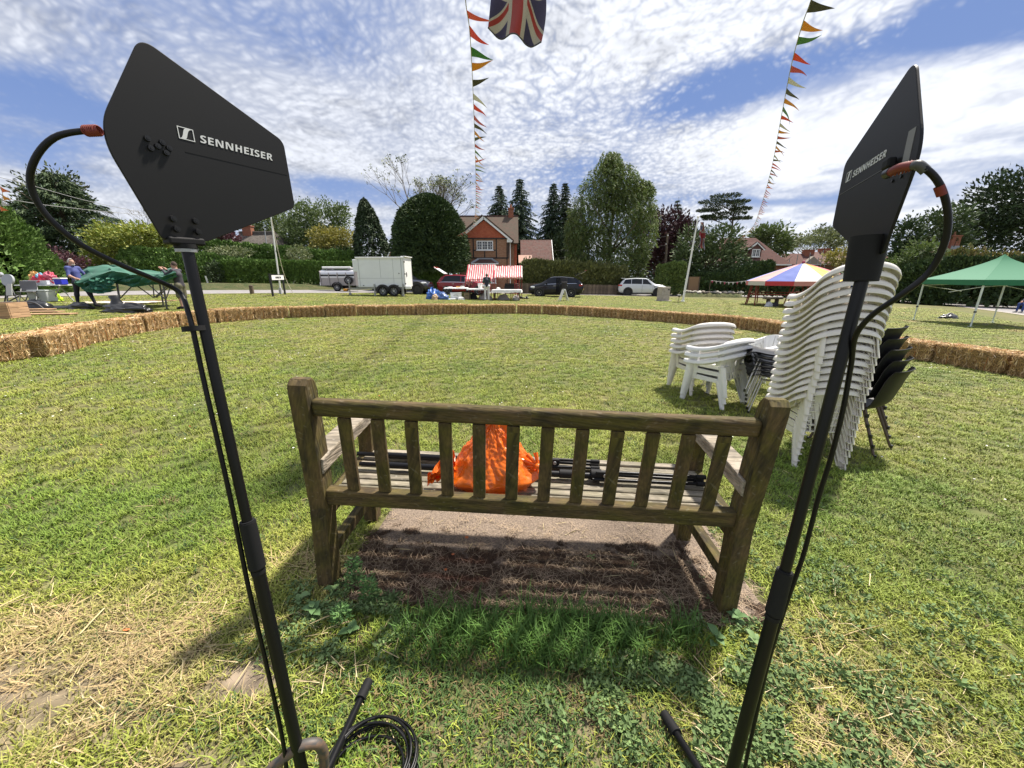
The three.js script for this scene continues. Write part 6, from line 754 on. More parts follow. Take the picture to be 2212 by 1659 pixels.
  // timber crate, boards and black fabric
  const pine = mat([1, 1, 1], 0.85, { map: texOf(256, (x, y) => { const s = 0.85 + 0.3 * wrapN(x * 0.12, y, 14, 6); return [0.48 * s, 0.3 * s, 0.17 * s]; }, 1) }), k = thing('timber_crate', 'open pale timber crate made of three stacked boards', 'crate', g(8, 687), 0.25); for (let i = 0; i < 3; i++) { for (const s of [-1, 1]) { part(k, 'plank', rb(1.05, 0.135, 0.03, 0.006, -0.12, 0.075 + i * 0.145, s * 0.3), pine); part(k, 'plank', rb(0.03, 0.135, 0.57, 0.006, s * 0.52 - 0.12, 0.075 + i * 0.145, 0), pine); } }
  const bk = thing('bucket', 'dark grey bucket standing in the timber crate', 'bucket', g(20, 676), 0); part(bk, 'pail', lathe([[0.01, 0], [0.11, 0], [0.14, 0.34], [0.125, 0.34], [0.1, 0.02], [0.01, 0.02]], 20), mat([0.12, 0.125, 0.13], 0.6)); part(bk, 'rim', new THREE.TorusGeometry(0.14, 0.01, 6, 20).rotateX(Math.PI / 2).translate(0, 0.34, 0), mat([0.12, 0.125, 0.13], 0.6));
  [[84, 680, 1.9, 0.3, 0.02, 'flat pale plank lying on the grass beside the crate'], [80, 676, 1.5, 0.25, 0.05, 'short pale board on top of the flat plank'], [72, 672, 1.3, 0.3, 0.09, 'uppermost pale board of the little stack by the crate']].forEach(([u, v, L, w, y, l], i) => { const o = one('loose_plank', rb(L, 0.035, w, 0.006, 0, 0.02, 0), pine, l, 'plank', 'loose planks beside the crate'); o.position.copy(g(u, v)); o.position.y += 0.004 + i * 0.02; o.rotation.y = 0.16 - 0.08 * i; });
  const f1 = thing('black_holdall', 'rounded black bag with a rim behind the loose planks', 'bag', g(83, 670), 0.1); part(f1, 'bag_body', lump(0.95, 0.34, 0.55, 31, 0.1, 16), bagBlack); part(f1, 'piping', tube([V(-0.46, 0.04, 0.26), V(-0.2, 0.27, 0.24), V(0.2, 0.26, 0.24), V(0.46, 0.04, 0.26)], 0.025, 20, 6), mat([0.06, 0.06, 0.065], 0.5));
  const f2 = thing('black_fabric_roll', 'long flat roll of black fabric on the grass', 'fabric', g(142, 667), 0.06); part(f2, 'fabric_body', [lump(1.9, 0.1, 0.4, 33, 0.25, 14), lump(0.85, 0.22, 0.4, 35, 0.2, 14).translate(0.5, 0.0, 0)], bagBlack);
  const rug = one('pale_rug', gridG(24, 10, (u, v) => V((u - 0.5) * 3.8, 0.012 + 0.025 * (0.5 + 0.5 * N2(u * 8, v * 4)), (v - 0.5) * 1.3), 0.008), mat([1, 1, 1], 0.9, { map: texOf(128, (x, y) => { const k = clamp(0.5 + 1.2 * wfb(x, y, 5, 3, 2)); return [lerp(0.55, 0.62, k), lerp(0.46, 0.56, k), lerp(0.42, 0.46, k)]; }, 1) }), 'pale pinkish groundsheet spread on the grass behind the man', 'groundsheet'); rug.position.copy(g(245, 654)); const brd = one('pale_board', rb(1.4, 0.03, 0.25, 0.006, 0, 0.02, 0), pine, 'pale flat board lying under the half opened gazebo', 'plank'); brd.position.copy(g(347, 650)); brd.rotation.y = 0.05;
}
// ---- street sign, bollard, leaning mast
{
  const p1 = G(590, 640.5), p2 = G(616, 636.5), t = thing('street_sign', 'white street name sign on two black posts', 'sign', p1, 0), d = p2.clone().sub(p1), hh = hAt(590, 595, -p1.z), ang = Math.atan2(-d.z, d.x), L = Math.hypot(d.x, d.z);
  const lean = -0.0; for (const [q, n] of [[V(0, 0, 0), 0], [V(d.x, d.y, d.z), 1]]) { const b = part(t, 'post', rb(0.1, hh + 0.12, 0.1, 0.01, q.x, q.y + hh / 2 + 0.02, q.z), blackMetal); part(b, 'cap', bx(0.13, 0.03, 0.13, q.x, q.y + hh + 0.09, q.z), blackMetal); }
  const pl = new THREE.Group(); pl.name = 'name_plate'; t.add(pl); pl.position.set(d.x / 2, d.y / 2 + hh - 0.13, d.z / 2); pl.rotation.y = ang;
  part(pl, 'plate', rb(L * 0.97, 0.3, 0.03, 0.008, 0, 0, 0.075), whitePaint); part(pl, 'backing', [bx(L, 0.04, 0.05, 0, 0.17, 0.07), bx(L, 0.04, 0.05, 0, -0.17, 0.07)], blackMetal);
  const font = await new FontLoader().loadAsync('fonts/droid/droid_sans_bold.typeface.json'); globalThis.__font = font; const tg = new TextGeometry('HANNINGTON', { font, size: 0.13, depth: 0.004, curveSegments: 3 }); tg.computeBoundingBox(); const bb = tg.boundingBox, w = bb.max.x - bb.min.x; tg.translate(-w / 2, -0.065, 0); tg.scale(Math.min(1, L * 0.86 / w), 1, 1); part(pl, 'lettering', tg.translate(0, 0, 0.092), blackMetal);
  const ms = thing('wooden_post', 'short weathered timber bollard at the road edge', 'bollard', G(545, 635)); part(ms, 'post', [cyl(0.14, 0.13, 0.6, 0, 0.28, 0, 12)], woodGrey); part(ms, 'top', lathe([[0.01, 0.62], [0.1, 0.6], [0.13, 0.575]], 12), woodGrey);
  const mb = G(607, 635), m = thing('leaning_mast', 'thin white leaning mast behind the street sign', 'mast', mb), top = at(583, 452, -mb.z).sub(mb); part(m, 'pole', bar(V(0, -0.05, 0), top, 0.055, 0.04, 10), whitePaint); part(m, 'socket', bx(0.16, 0.45, 0.16, 0, 0.2, 0), mat([0.4, 0.4, 0.42], 0.7));
  const gy = G(632, 632.2).sub(mb); part(m, 'guy_rope', tube([top.clone().multiplyScalar(0.93), top.clone().multiplyScalar(0.6).add(V(0.15, 0, 0)), V(lerp(top.x * 0.3, gy.x, 0.5), top.y * 0.22, gy.z * 0.5), gy], 0.022, 24, 5), mat([0.55, 0.52, 0.4], 0.8));
  const sm = thing('marker_post', 'small white marker post leaning by the dark bush', 'post', gp(447, 38.5), 0); part(sm, 'post', beam(V(0, 0.2, 0), V(-0.12, 1.1, 0), 0.16, 0.04), whitePaint); part(sm, 'stake', beam(V(0.02, -0.1, 0), V(0, 0.25, 0), 0.08, 0.04), woodGrey);
}
// utility pole with wires
{ const D = 46, p = gp(1437, D), t = thing('utility_pole', 'wooden utility pole in front of the copper beech', 'utility pole', p), top = at(1442, 503, D).sub(p); part(t, 'pole', bar(V(0, -0.1, 0), top, 0.15, 0.11, 10), woodGrey); part(t, 'insulator', [sph(0.07, top.x, top.y - 0.3, 0.15), sph(0.07, top.x - 0.1, top.y - 1.2, 0.15)], whitePaint); for (const dy of [0.35, 1.3]) part(t, 'wire', tube([V(top.x, top.y - dy, 0), V(top.x - 7, top.y - dy - 0.9, -4), V(top.x - 16, top.y - dy - 1.2, -9)], 0.02, 20, 4), blackMetal); }
// overhead line, left: pole out of view to the left carries it
{ const a = gp(-190, 30), t = thing('utility_pole', 'utility pole carrying the wires across the cedar', 'utility pole', a); part(t, 'pole', bar(V(0, -0.1, 0), V(0, 10.2, 0), 0.15, 0.11, 10), woodGrey); for (const [u, v, u2, v2] of [[0, 383, 300, 458], [0, 425, 300, 464]]) { const e1 = at(u, v, 31).sub(a), e2 = at(u2, v2, 43).sub(a), e3 = e2.clone().lerp(e1, -0.55); part(t, 'wire', tube([V(0, e1.y > 8 ? 10 : 9.2, 0), e1, e1.clone().lerp(e2, 0.5).add(V(0, -0.15, 0)), e2, e3], 0.02, 40, 4), mat([0.3, 0.3, 0.3], 0.6)); } }
// ------------------------------------------------------------------ bunting strung from a pole behind the camera
{
  const mastP = onG(-0.05, 1.95), mast = thing('tall_flagpole', 'tall white pole behind the bench from which the bunting runs', 'flagpole', mastP); part(mast, 'pole', bar(V(0, -0.05, 0), V(0, 8.6, 0), 0.08, 0.05, 14), whitePaint); part(mast, 'ball', sph(0.1, 0, 8.68, 0), whitePaint);
  const topP = V(mastP.x, mastP.y + 8.3, mastP.z);
  const PC = { red: [0.62, 0.02, 0.03], yellow: [0.6, 0.3, 0.015], green: [0.015, 0.22, 0.07], black: [0.03, 0.03, 0.04], white: [0.55, 0.55, 0.52], pink: [0.5, 0.06, 0.14], orange: [0.62, 0.2, 0.04] }, PM = {}; for (const k in PC) PM[k] = fabric(PC[k], 0.42);
  function string(label, pts, seed, list, cordR) {
    const t = thing('bunting', label, 'bunting', topP, 0, 'strings of bunting over the green'), r = rng(seed), cv = new THREE.CatmullRomCurve3(pts.map((p) => p.clone().sub(topP)), false, 'centripetal'), L = cv.getLength(), keys = Object.keys(PC);
    part(t, 'cord', new THREE.TubeGeometry(cv, 220, cordR, 5), mat([0.4, 0.4, 0.38], 0.8));
    let s = 7.2 / L, i = 0;
    while (s < 0.995) { const p = cv.getPointAt(s), vv = p.clone().add(topP).sub(EYE), row = vv.dot(FW) > 0.1 ? CV - FOC * vv.dot(UPV) / vv.dot(FW) : -999; if (row < -20) i = -1; const tg = cv.getTangentAt(s), col = list[Math.max(0, i)] || keys[Math.floor(r() * 7)], w = 0.27, len = 0.28 + 0.08 * r(); const wind = V(0.75 + 0.4 * r(), -0.1 - 0.9 * r() + (r() < 0.3 ? 0.4 : 0), -0.1 + 0.5 * (r() - 0.5)).normalize(), side = wind.clone().cross(tg).normalize(), ph = r() * 6, flop = 0.012 + 0.03 * r();
      part(t, 'pennant', gridG(4, 8, (u, v) => p.clone().addScaledVector(tg, (u - 0.5) * w * (1 - v) + 0.2 * w * v * (r() * 0 + Math.sin(ph))).addScaledVector(wind, len * v).addScaledVector(side, flop * Math.sin(v * 3.2 + ph) * v), 0.0015), PM[col], col + ' pennant'); s += (0.44 + 0.12 * r()) / L; i++; }
    return { cv, t };
  }
  const A = string('bunting running to the dome shaped yew, its two nearest pennants red', [topP, at(1003, -30, 5.3), at(1014, 60, 6.2), at(1021, 180, 7.8), at(1026, 320, 11.4), at(1028, 400, 16), at(1026, 462, 24), at(1018, 490, 31), at(984, 511, 41.0)], 7, ['red', 'red', 'green', 'yellow', 'black', 'white', 'red', 'pink', 'black', 'yellow', 'black', 'pink', 'green', 'yellow'], 0.006);
  const B = string('bunting running to the evergreen bush with yellow and green pennants nearest', [topP, at(1762, -30, 5.2), at(1734, 50, 5.9), at(1712, 130, 6.9), at(1690, 240, 8.9), at(1665, 370, 14), at(1642, 450, 21), at(1624, 492, 30), at(1585, 525, 44)], 9, ['black', 'yellow', 'green', 'red', 'pink', 'white', 'black', 'yellow', 'green', 'red', 'white', 'yellow', 'pink', 'black', 'yellow', 'pink', 'white', 'black', 'red'], 0.006);
  // flag tied along the first string, its fly end hanging
  const h0 = at(1130, -230, 3.5), h1 = at(1072, -150, 3.9), f0 = at(1055, 68, 4.15), f1 = at(1168, 97, 3.95);
  const g = gridG(30, 26, (u, v) => { const a = h0.clone().lerp(h1, 1 - u), b = f1.clone().lerp(f0, 1 - u); const p = a.lerp(b, v); p.x += 0.10 * Math.sin(v * 3.1) * u ; p.z += 0.07 * Math.sin(u * 11 + v * 2.2) * v; p.y -= 0.05 * Math.sin(v * 3.14); return p; }, 0.002);
  const uvA = g.attributes.uv; for (let i = 0; i < uvA.count; i++) uvA.setXY(i, uvA.getY(i), uvA.getX(i)); g.userData.ownUV = true;
  const fl = thing('large_union_flag', 'weathered red white and blue flag hanging beside the red bunting', 'flag', h0.clone()); g.translate(-h0.x, -h0.y, -h0.z); part(fl, 'cloth', g, flagMat); const hem = tube([...Array(12)].map((_, i) => { const u = i / 11, p = f1.clone().lerp(f0, 1 - u); p.z += 0.07 * Math.sin(u * 11 + 2.2); return p.sub(h0); }), 0.006, 40, 5); part(fl, 'hem', hem, mat([0.08, 0.08, 0.1], 0.8)); part(fl, 'halyard', tube([topP.clone().sub(h0), V(0, 0, 0), h1.clone().sub(h0), at(1003, -30, 5.3).sub(h0)], 0.006, 40, 5), mat([0.4, 0.4, 0.38], 0.8));
  // short line of orange and blue pennants at the far left edge
  const p0 = gp(-40, 19), t = thing('bunting', 'short hanging tail of orange white and blue pennants at the tall hedge', 'bunting', V(p0.x, H(p0.x, p0.z), p0.z)); const c0 = at(-60, 360, 19).sub(t.position), c1 = at(2, 408, 19).sub(t.position), c2 = at(-6, 470, 19.6).sub(t.position); part(t, 'cord', tube([c0, c1, c2], 0.012, 20, 5), mat([0.4, 0.4, 0.38], 0.8)); ['orange', 'yellow', 'white', 'orange'].forEach((c, i) => { const p = new THREE.CatmullRomCurve3([c0, c1, c2]).getPointAt(0.42 + i * 0.12); part(t, 'pennant', gridG(2, 4, (u, v) => p.clone().add(V(0.32 * v, (0.5 - u) * 0.3 * (1 - v) - 0.1 * v, 0.05 * Math.sin(v * 4))), 0.002), PM[c]); });
  // white bunting along the dark roadside hedge
  const hb = gp(1540, 41.2), w = thing('bunting', 'line of small white pennants along the dark roadside hedge', 'bunting', hb), pts = [[1535, 606], [1580, 610], [1625, 606], [1660, 612]].map(([u, v]) => at(u, v, 41.2).sub(hb)), cw = new THREE.CatmullRomCurve3(pts); part(w, 'cord', new THREE.TubeGeometry(cw, 40, 0.012, 4), mat([0.6, 0.6, 0.58], 0.8)); for (let i = 0; i < 14; i++) { const p = cw.getPointAt(0.03 + i * 0.072); part(w, 'pennant', gridG(2, 3, (u, v) => p.clone().add(V((u - 0.5) * 0.24 * (1 - v), -0.26 * v, 0.02 * v)), 0.002), i % 3 ? PM.white : PM.pink); } for (const q of [pts[0], pts[3]]) part(w, 'stake', bar(V(q.x, -0.1, q.z), V(q.x, q.y, q.z), 0.03, 0.03, 6), woodGrey);
}
// ------------------------------------------------------------------ people
const skinMat = phys([1, 1, 1], 0.75, { vertexColors: true });
function person(label, pos, turn, J, C, { hair = [0.2, 0.17, 0.14], bald = 0, skirt = 0, beard = null, glasses = false } = {}) {
  const t = thing('person', label, 'person', pos, turn), v = (a) => V(...a), S = C.skin, bones = [], add = (a, b, r1, r2, c) => bones.push([v(a), v(b), r1, r2, c]);
  const mid = (a, b, f) => a.map((q, i) => lerp(q, b[i], f));
  add(J.pelvis, J.chest, 0.135, 0.15, C.top); add(J.chest, J.neck, 0.145, 0.075, C.top); add(J.shL, J.shR, 0.075, 0.075, C.top); add(J.hipL, J.hipR, 0.115, 0.115, C.legs); add(J.neck, J.head, 0.055, 0.058, S);
  for (const s of ['L', 'R']) {
    const sh = J['sh' + s], el = J['el' + s], wr = J['wr' + s], hp = J['hip' + s], kn = J['kn' + s], an = J['an' + s], to = J['toe' + s];
    add(sh, el, 0.062, 0.048, C.sleeve || C.top); add(el, wr, 0.046, 0.032, C.fore || S); add(wr, mid(wr, J['hd' + s], 0.6), 0.036, 0.034, S);
    add(hp, kn, C.loose ? 0.115 : 0.098, C.loose ? 0.1 : 0.066, C.legs); add(kn, an, C.shank ? 0.058 : 0.066, 0.044, C.shank || C.legs); add(an, to, 0.05, 0.042, C.shoe);
  }
  const res = 100, half = 1.0, oy = 0.93, mc = new MarchingCubes(res, undefined, false, false, 90000); mc.isolation = 0; const f = mc.field, p = V(0, 0, 0), n = bones.length, A = bones.map((b) => [b[0].x, b[0].y - oy, b[0].z, b[1].x - b[0].x, b[1].y - b[0].y, b[1].z - b[0].z, b[2], b[3]]), LL = A.map((a) => a[3] ** 2 + a[4] ** 2 + a[5] ** 2);
  const hx = J.head[0], hy = J.head[1] - oy, hz = J.head[2], k = 0.045;
  const dist = (x, y, z, i) => { const a = A[i], px = x - a[0], py = y - a[1], pz = z - a[2], h = clamp((px * a[3] + py * a[4] + pz * a[5]) / LL[i]); return Math.hypot(px - a[3] * h, py - a[4] * h, pz - a[5] * h) - lerp(a[6], a[7], h); };
  f.fill(-1); const cell = (q) => Math.round((q / half) * (res / 2) + res / 2), each = (x0, x1, y0, y1, z0, z1, fn, kk) => { const c = (q) => clamp(cell(q), 0, res - 1); for (let kz = c(z0); kz <= c(z1); kz++) for (let ky = c(y0); ky <= c(y1); ky++) for (let kx = c(x0); kx <= c(x1); kx++) { const id = kx + ky * res + kz * res * res, d = -f[id], q = fn((kx - res / 2) / (res / 2) * half, (ky - res / 2) / (res / 2) * half, (kz - res / 2) / (res / 2) * half); if (q < d + kk) { const h = clamp(0.5 + 0.5 * (d - q) / kk); f[id] = -(lerp(d, q, h) - kk * h * (1 - h)); } } };
  A.forEach((a, i) => { const R = Math.max(a[6], a[7]) + 0.1, ex = a[0] + a[3], ey = a[1] + a[4], ez = a[2] + a[5]; each(Math.min(a[0], ex) - R, Math.max(a[0], ex) + R, Math.min(a[1], ey) - R, Math.max(a[1], ey) + R, Math.min(a[2], ez) - R, Math.max(a[2], ez) + R, (x, y, z) => dist(x, y, z, i), k); });
  each(hx - 0.2, hx + 0.2, hy - 0.25, hy + 0.25, hz - 0.2, hz + 0.25, (x, y, z) => Math.min((Math.hypot((x - hx) / 0.078, (y - hy) / 0.115, (z - hz) / 0.098) - 1) * 0.08, (Math.hypot((x - hx) / 0.06, (y - hy + 0.07) / 0.06, (z - hz - 0.03) / 0.075) - 1) * 0.06, (Math.hypot((x - hx) / 0.018, (y - hy + 0.015) / 0.03, (z - hz - 0.1) / 0.026) - 1) * 0.018), 0.02);
  mc.update(); const cnt = mc.count, pos2 = new Float32Array(cnt * 3), col = new Float32Array(cnt * 3);
  for (let i = 0; i < cnt; i++) { const x = mc.positionArray[3 * i] * half, y = mc.positionArray[3 * i + 1] * half, z = mc.positionArray[3 * i + 2] * half; pos2.set([x, y + oy, z], 3 * i); let b = 9, c = S; for (let q = 0; q < n; q++) { const d = dist(x, y, z, q); if (d < b) { b = d; c = bones[q][4]; } } if (Math.hypot(x - hx, y - hy, z - hz) < 0.15 && y > hy - 0.12) c = S; const s = 0.94 + 0.12 * N3(x * 14, y * 14, z * 14); col.set([c[0] * s, c[1] * s, c[2] * s], 3 * i); }
  let g = new THREE.BufferGeometry(); g.setAttribute('position', new THREE.BufferAttribute(pos2, 3)); g.setAttribute('color', new THREE.BufferAttribute(col, 3)); g = mergeVertices(g, 1e-4); g.computeVertexNormals();
  const list = [g.toNonIndexed()];
  for (const s of ['L', 'R']) {                                            // palm, four fingers and a thumb, curled
    const w = v(J['wr' + s]), h = v(J['hd' + s]), d = h.clone().sub(w).normalize(), side = d.clone().cross(V(0, 1, 0.2)).normalize(), up = side.clone().cross(d), palm = w.clone().addScaledVector(d, 0.085);
    const fin = []; for (let i = 0; i < 4; i++) { const b = palm.clone().addScaledVector(side, (i - 1.5) * 0.02), L = [0.036, 0.042, 0.039, 0.03][i], m = b.clone().addScaledVector(d, L).addScaledVector(up, -0.012), e = m.clone().addScaledVector(d, L * 0.5).addScaledVector(up, -0.03); fin.push(bar(b, m, 0.0095, 0.009, 6), bar(m, e, 0.009, 0.0075, 6), sph(0.009, m.x, m.y, m.z, 1, 1, 1, 6, 5)); }
    const tb = w.clone().addScaledVector(d, 0.035).addScaledVector(side, -0.03), tm = tb.clone().addScaledVector(d, 0.03).addScaledVector(side, -0.022), te = tm.clone().addScaledVector(d, 0.028).addScaledVector(up, -0.014); fin.push(bar(tb, tm, 0.012, 0.0105, 6), bar(tm, te, 0.0105, 0.008, 6));
    for (const q of fin) { const a = q.toNonIndexed(), c = new Float32Array(a.attributes.position.count * 3); for (let i = 0; i < c.length; i += 3) c.set(S, i); a.setAttribute('color', new THREE.BufferAttribute(c, 3)); a.deleteAttribute('uv'); list.push(a); }
  }
  for (const q of list) { q.deleteAttribute('uv'); }
  const body = part(t, 'body', mergeGeometries(list), skinMat);
  const hm = mat(hair, 0.9), hd = v(J.head), hg = [gridG(18, 10, (a, b) => { const th = a * 2 * Math.PI, ph = b * 1.75, k2 = 1.08 + 0.05 * N2(a * 12, b * 8), zf = Math.cos(th) > 0.35 ? Math.min(ph, 0.85 - bald) : ph; return V(hd.x + 0.082 * k2 * Math.sin(zf) * Math.sin(th), hd.y + 0.01 + 0.118 * k2 * Math.cos(zf), hd.z + 0.1 * k2 * Math.sin(zf) * Math.cos(th)); })]; part(t, 'hair', hg, hm);
  if (beard) part(t, 'beard', sph(0.05, hd.x, hd.y - 0.085, hd.z + 0.06, 1.15, 0.8, 0.9), mat(beard, 0.95));
  part(t, 'ears', [sph(0.022, hd.x - 0.08, hd.y - 0.01, hd.z, 0.4, 1.2, 0.8, 8, 6), sph(0.022, hd.x + 0.08, hd.y - 0.01, hd.z, 0.4, 1.2, 0.8, 8, 6)], mat(S, 0.7));
  part(t, 'eyes', [-1, 1].map((s) => sph(0.011, hd.x + s * 0.03, hd.y + 0.012, hd.z + 0.086, 1.3, 0.7, 0.6, 8, 6)), mat([0.03, 0.025, 0.02], 0.3)); part(t, 'mouth', rb(0.045, 0.009, 0.012, 0.004, hd.x, hd.y - 0.062, hd.z + 0.098), mat([0.3, 0.1, 0.09], 0.6));
  if (glasses) part(t, 'sunglasses', [rb(0.06, 0.04, 0.02, 0.008, hd.x - 0.033, hd.y + 0.012, hd.z + 0.098), rb(0.06, 0.04, 0.02, 0.008, hd.x + 0.033, hd.y + 0.012, hd.z + 0.098), bar(V(hd.x - 0.075, hd.y + 0.015, hd.z + 0.08), V(hd.x - 0.082, hd.y + 0.01, hd.z - 0.02), 0.004), bar(V(hd.x + 0.075, hd.y + 0.015, hd.z + 0.08), V(hd.x + 0.082, hd.y + 0.01, hd.z - 0.02), 0.004)], blackMetal);
  return t;
}
const SK = [0.45, 0.26, 0.19];
// man in a blue polo shirt pulling the green cover: faces +x in the picture, leaning back
person('man in blue polo shirt and dark jeans pulling the green cover', G(190, 664), Math.PI / 2 - 0.1, { pelvis: [0, 0.94, -0.08], chest: [0, 1.3, -0.18], neck: [0, 1.5, -0.2], head: [0, 1.65, -0.16], shL: [0.17, 1.44, -0.18], shR: [-0.17, 1.44, -0.17], elL: [0.26, 1.19, -0.04], elR: [-0.25, 1.17, -0.08], wrL: [0.2, 1.2, 0.2], wrR: [-0.2, 1.05, 0.15], hdL: [0.18, 1.22, 0.3], hdR: [-0.17, 1.03, 0.25], hipL: [0.09, 0.91, -0.08], hipR: [-0.09, 0.91, -0.08], knL: [0.12, 0.5, 0.1], knR: [-0.1, 0.48, -0.18], anL: [0.12, 0.09, 0.22], anR: [-0.1, 0.09, -0.26], toeL: [0.13, 0.05, 0.4], toeR: [-0.11, 0.05, -0.08] }, { skin: SK, top: [0.05, 0.065, 0.22], legs: [0.014, 0.016, 0.028], shoe: [0.02, 0.018, 0.017] }, { hair: [0.42, 0.4, 0.37], beard: [0.42, 0.38, 0.34], bald: 0.25 });
// person in dark top and khaki shorts holding the cover's corner: faces -x
person('person in dark top, khaki shorts and sunglasses lifting the cover corner', G(400, 668), -Math.PI / 2 + 0.1, { pelvis: [0, 0.92, 0], chest: [0, 1.28, 0.02], neck: [0, 1.47, 0.03], head: [0, 1.62, 0.05], shL: [0.17, 1.42, 0.03], shR: [-0.17, 1.42, 0.03], elL: [0.17, 1.3, 0.27], elR: [-0.17, 1.28, 0.26], wrL: [0.1, 1.47, 0.43], wrR: [-0.1, 1.47, 0.43], hdL: [0.08, 1.55, 0.48], hdR: [-0.08, 1.55, 0.48], hipL: [0.09, 0.88, 0], hipR: [-0.09, 0.88, 0], knL: [0.1, 0.5, 0.03], knR: [-0.1, 0.5, 0.0], anL: [0.1, 0.09, 0], anR: [-0.1, 0.09, -0.03], toeL: [0.11, 0.05, 0.17], toeR: [-0.11, 0.05, 0.14] }, { skin: SK, top: [0.045, 0.042, 0.055], fore: [0.045, 0.042, 0.055], legs: [0.13, 0.12, 0.075], loose: true, shank: SK, shoe: [0.02, 0.02, 0.025] }, { hair: [0.06, 0.04, 0.03], glasses: true });
// woman at the stall with her back to the green
person('woman in dark vest, green sleeves and white trousers facing the stall', G(1052, 649), Math.PI, { pelvis: [0, 0.94, 0], chest: [0, 1.26, 0.06], neck: [0, 1.45, 0.12], head: [0, 1.57, 0.18], shL: [0.16, 1.4, 0.08], shR: [-0.16, 1.4, 0.08], elL: [0.22, 1.14, 0.1], elR: [-0.22, 1.14, 0.1], wrL: [0.17, 0.98, 0.3], wrR: [-0.17, 0.98, 0.3], hdL: [0.14, 0.95, 0.38], hdR: [-0.14, 0.95, 0.38], hipL: [0.1, 0.9, 0], hipR: [-0.1, 0.9, 0], knL: [0.11, 0.49, 0.02], knR: [-0.11, 0.49, 0.02], anL: [0.12, 0.09, 0], anR: [-0.12, 0.09, 0], toeL: [0.14, 0.05, 0.15], toeR: [-0.14, 0.05, 0.15] }, { skin: SK, top: [0.016, 0.02, 0.035], sleeve: [0.03, 0.09, 0.06], legs: [0.66, 0.66, 0.68], shoe: [0.7, 0.68, 0.68] }, { hair: [0.1, 0.06, 0.04] });
// helper behind the stall posts
person('person in pale pink top standing behind the red stall posts', gp(1011, 28.3), 0.4, { pelvis: [0, 0.92, 0], chest: [0, 1.26, 0.02], neck: [0, 1.45, 0.03], head: [0, 1.6, 0.05], shL: [0.17, 1.4, 0.02], shR: [-0.17, 1.4, 0.02], elL: [0.22, 1.13, 0.05], elR: [-0.22, 1.13, 0.05], wrL: [0.17, 1.0, 0.24], wrR: [-0.17, 1.0, 0.24], hdL: [0.15, 0.98, 0.32], hdR: [-0.15, 0.98, 0.32], hipL: [0.09, 0.88, 0], hipR: [-0.09, 0.88, 0], knL: [0.1, 0.49, 0.02], knR: [-0.1, 0.49, 0.02], anL: [0.1, 0.09, 0], anR: [-0.1, 0.09, 0], toeL: [0.11, 0.05, 0.16], toeR: [-0.11, 0.05, 0.16] }, { skin: SK, top: [0.6, 0.45, 0.46], legs: [0.02, 0.02, 0.03], shoe: [0.03, 0.03, 0.03] }, { hair: [0.4, 0.36, 0.3] });
// person sitting on the bank at the right edge
{ const sp = G(2216, 676); const bs = one('folding_stool', [bx(0.42, 0.04, 0.36, 0, 0.44, 0), bar(V(-0.18, 0, -0.15), V(0.18, 0.42, -0.15), 0.015), bar(V(0.18, 0, -0.15), V(-0.18, 0.42, -0.15), 0.015), bar(V(-0.18, 0, 0.15), V(0.18, 0.42, 0.15), 0.015), bar(V(0.18, 0, 0.15), V(-0.18, 0.42, 0.15), 0.015)], mat([0.05, 0.045, 0.04], 0.7), 'dark folding stool at the lane edge by the gazebo', 'stool'); bs.position.copy(sp);
  person('seated person in navy top and blue jeans by the lane', sp, -Math.PI / 2, { pelvis: [0, 0.58, -0.05], chest: [0, 0.92, -0.04], neck: [0, 1.12, 0.0], head: [0, 1.27, 0.04], shL: [0.17, 1.06, -0.02], shR: [-0.17, 1.06, -0.02], elL: [0.22, 0.82, 0.08], elR: [-0.22, 0.82, 0.08], wrL: [0.14, 0.68, 0.3], wrR: [-0.14, 0.68, 0.3], hdL: [0.1, 0.66, 0.38], hdR: [-0.1, 0.66, 0.38], hipL: [0.1, 0.56, 0], hipR: [-0.1, 0.56, 0], knL: [0.13, 0.54, 0.42], knR: [-0.13, 0.54, 0.42], anL: [0.13, 0.09, 0.46], anR: [-0.13, 0.09, 0.46], toeL: [0.14, 0.05, 0.62], toeR: [-0.14, 0.05, 0.62] }, { skin: SK, top: [0.012, 0.016, 0.035], fore: [0.012, 0.016, 0.035], legs: [0.02, 0.05, 0.2], shoe: [0.35, 0.33, 0.3] }, { hair: [0.1, 0.07, 0.05] }); }
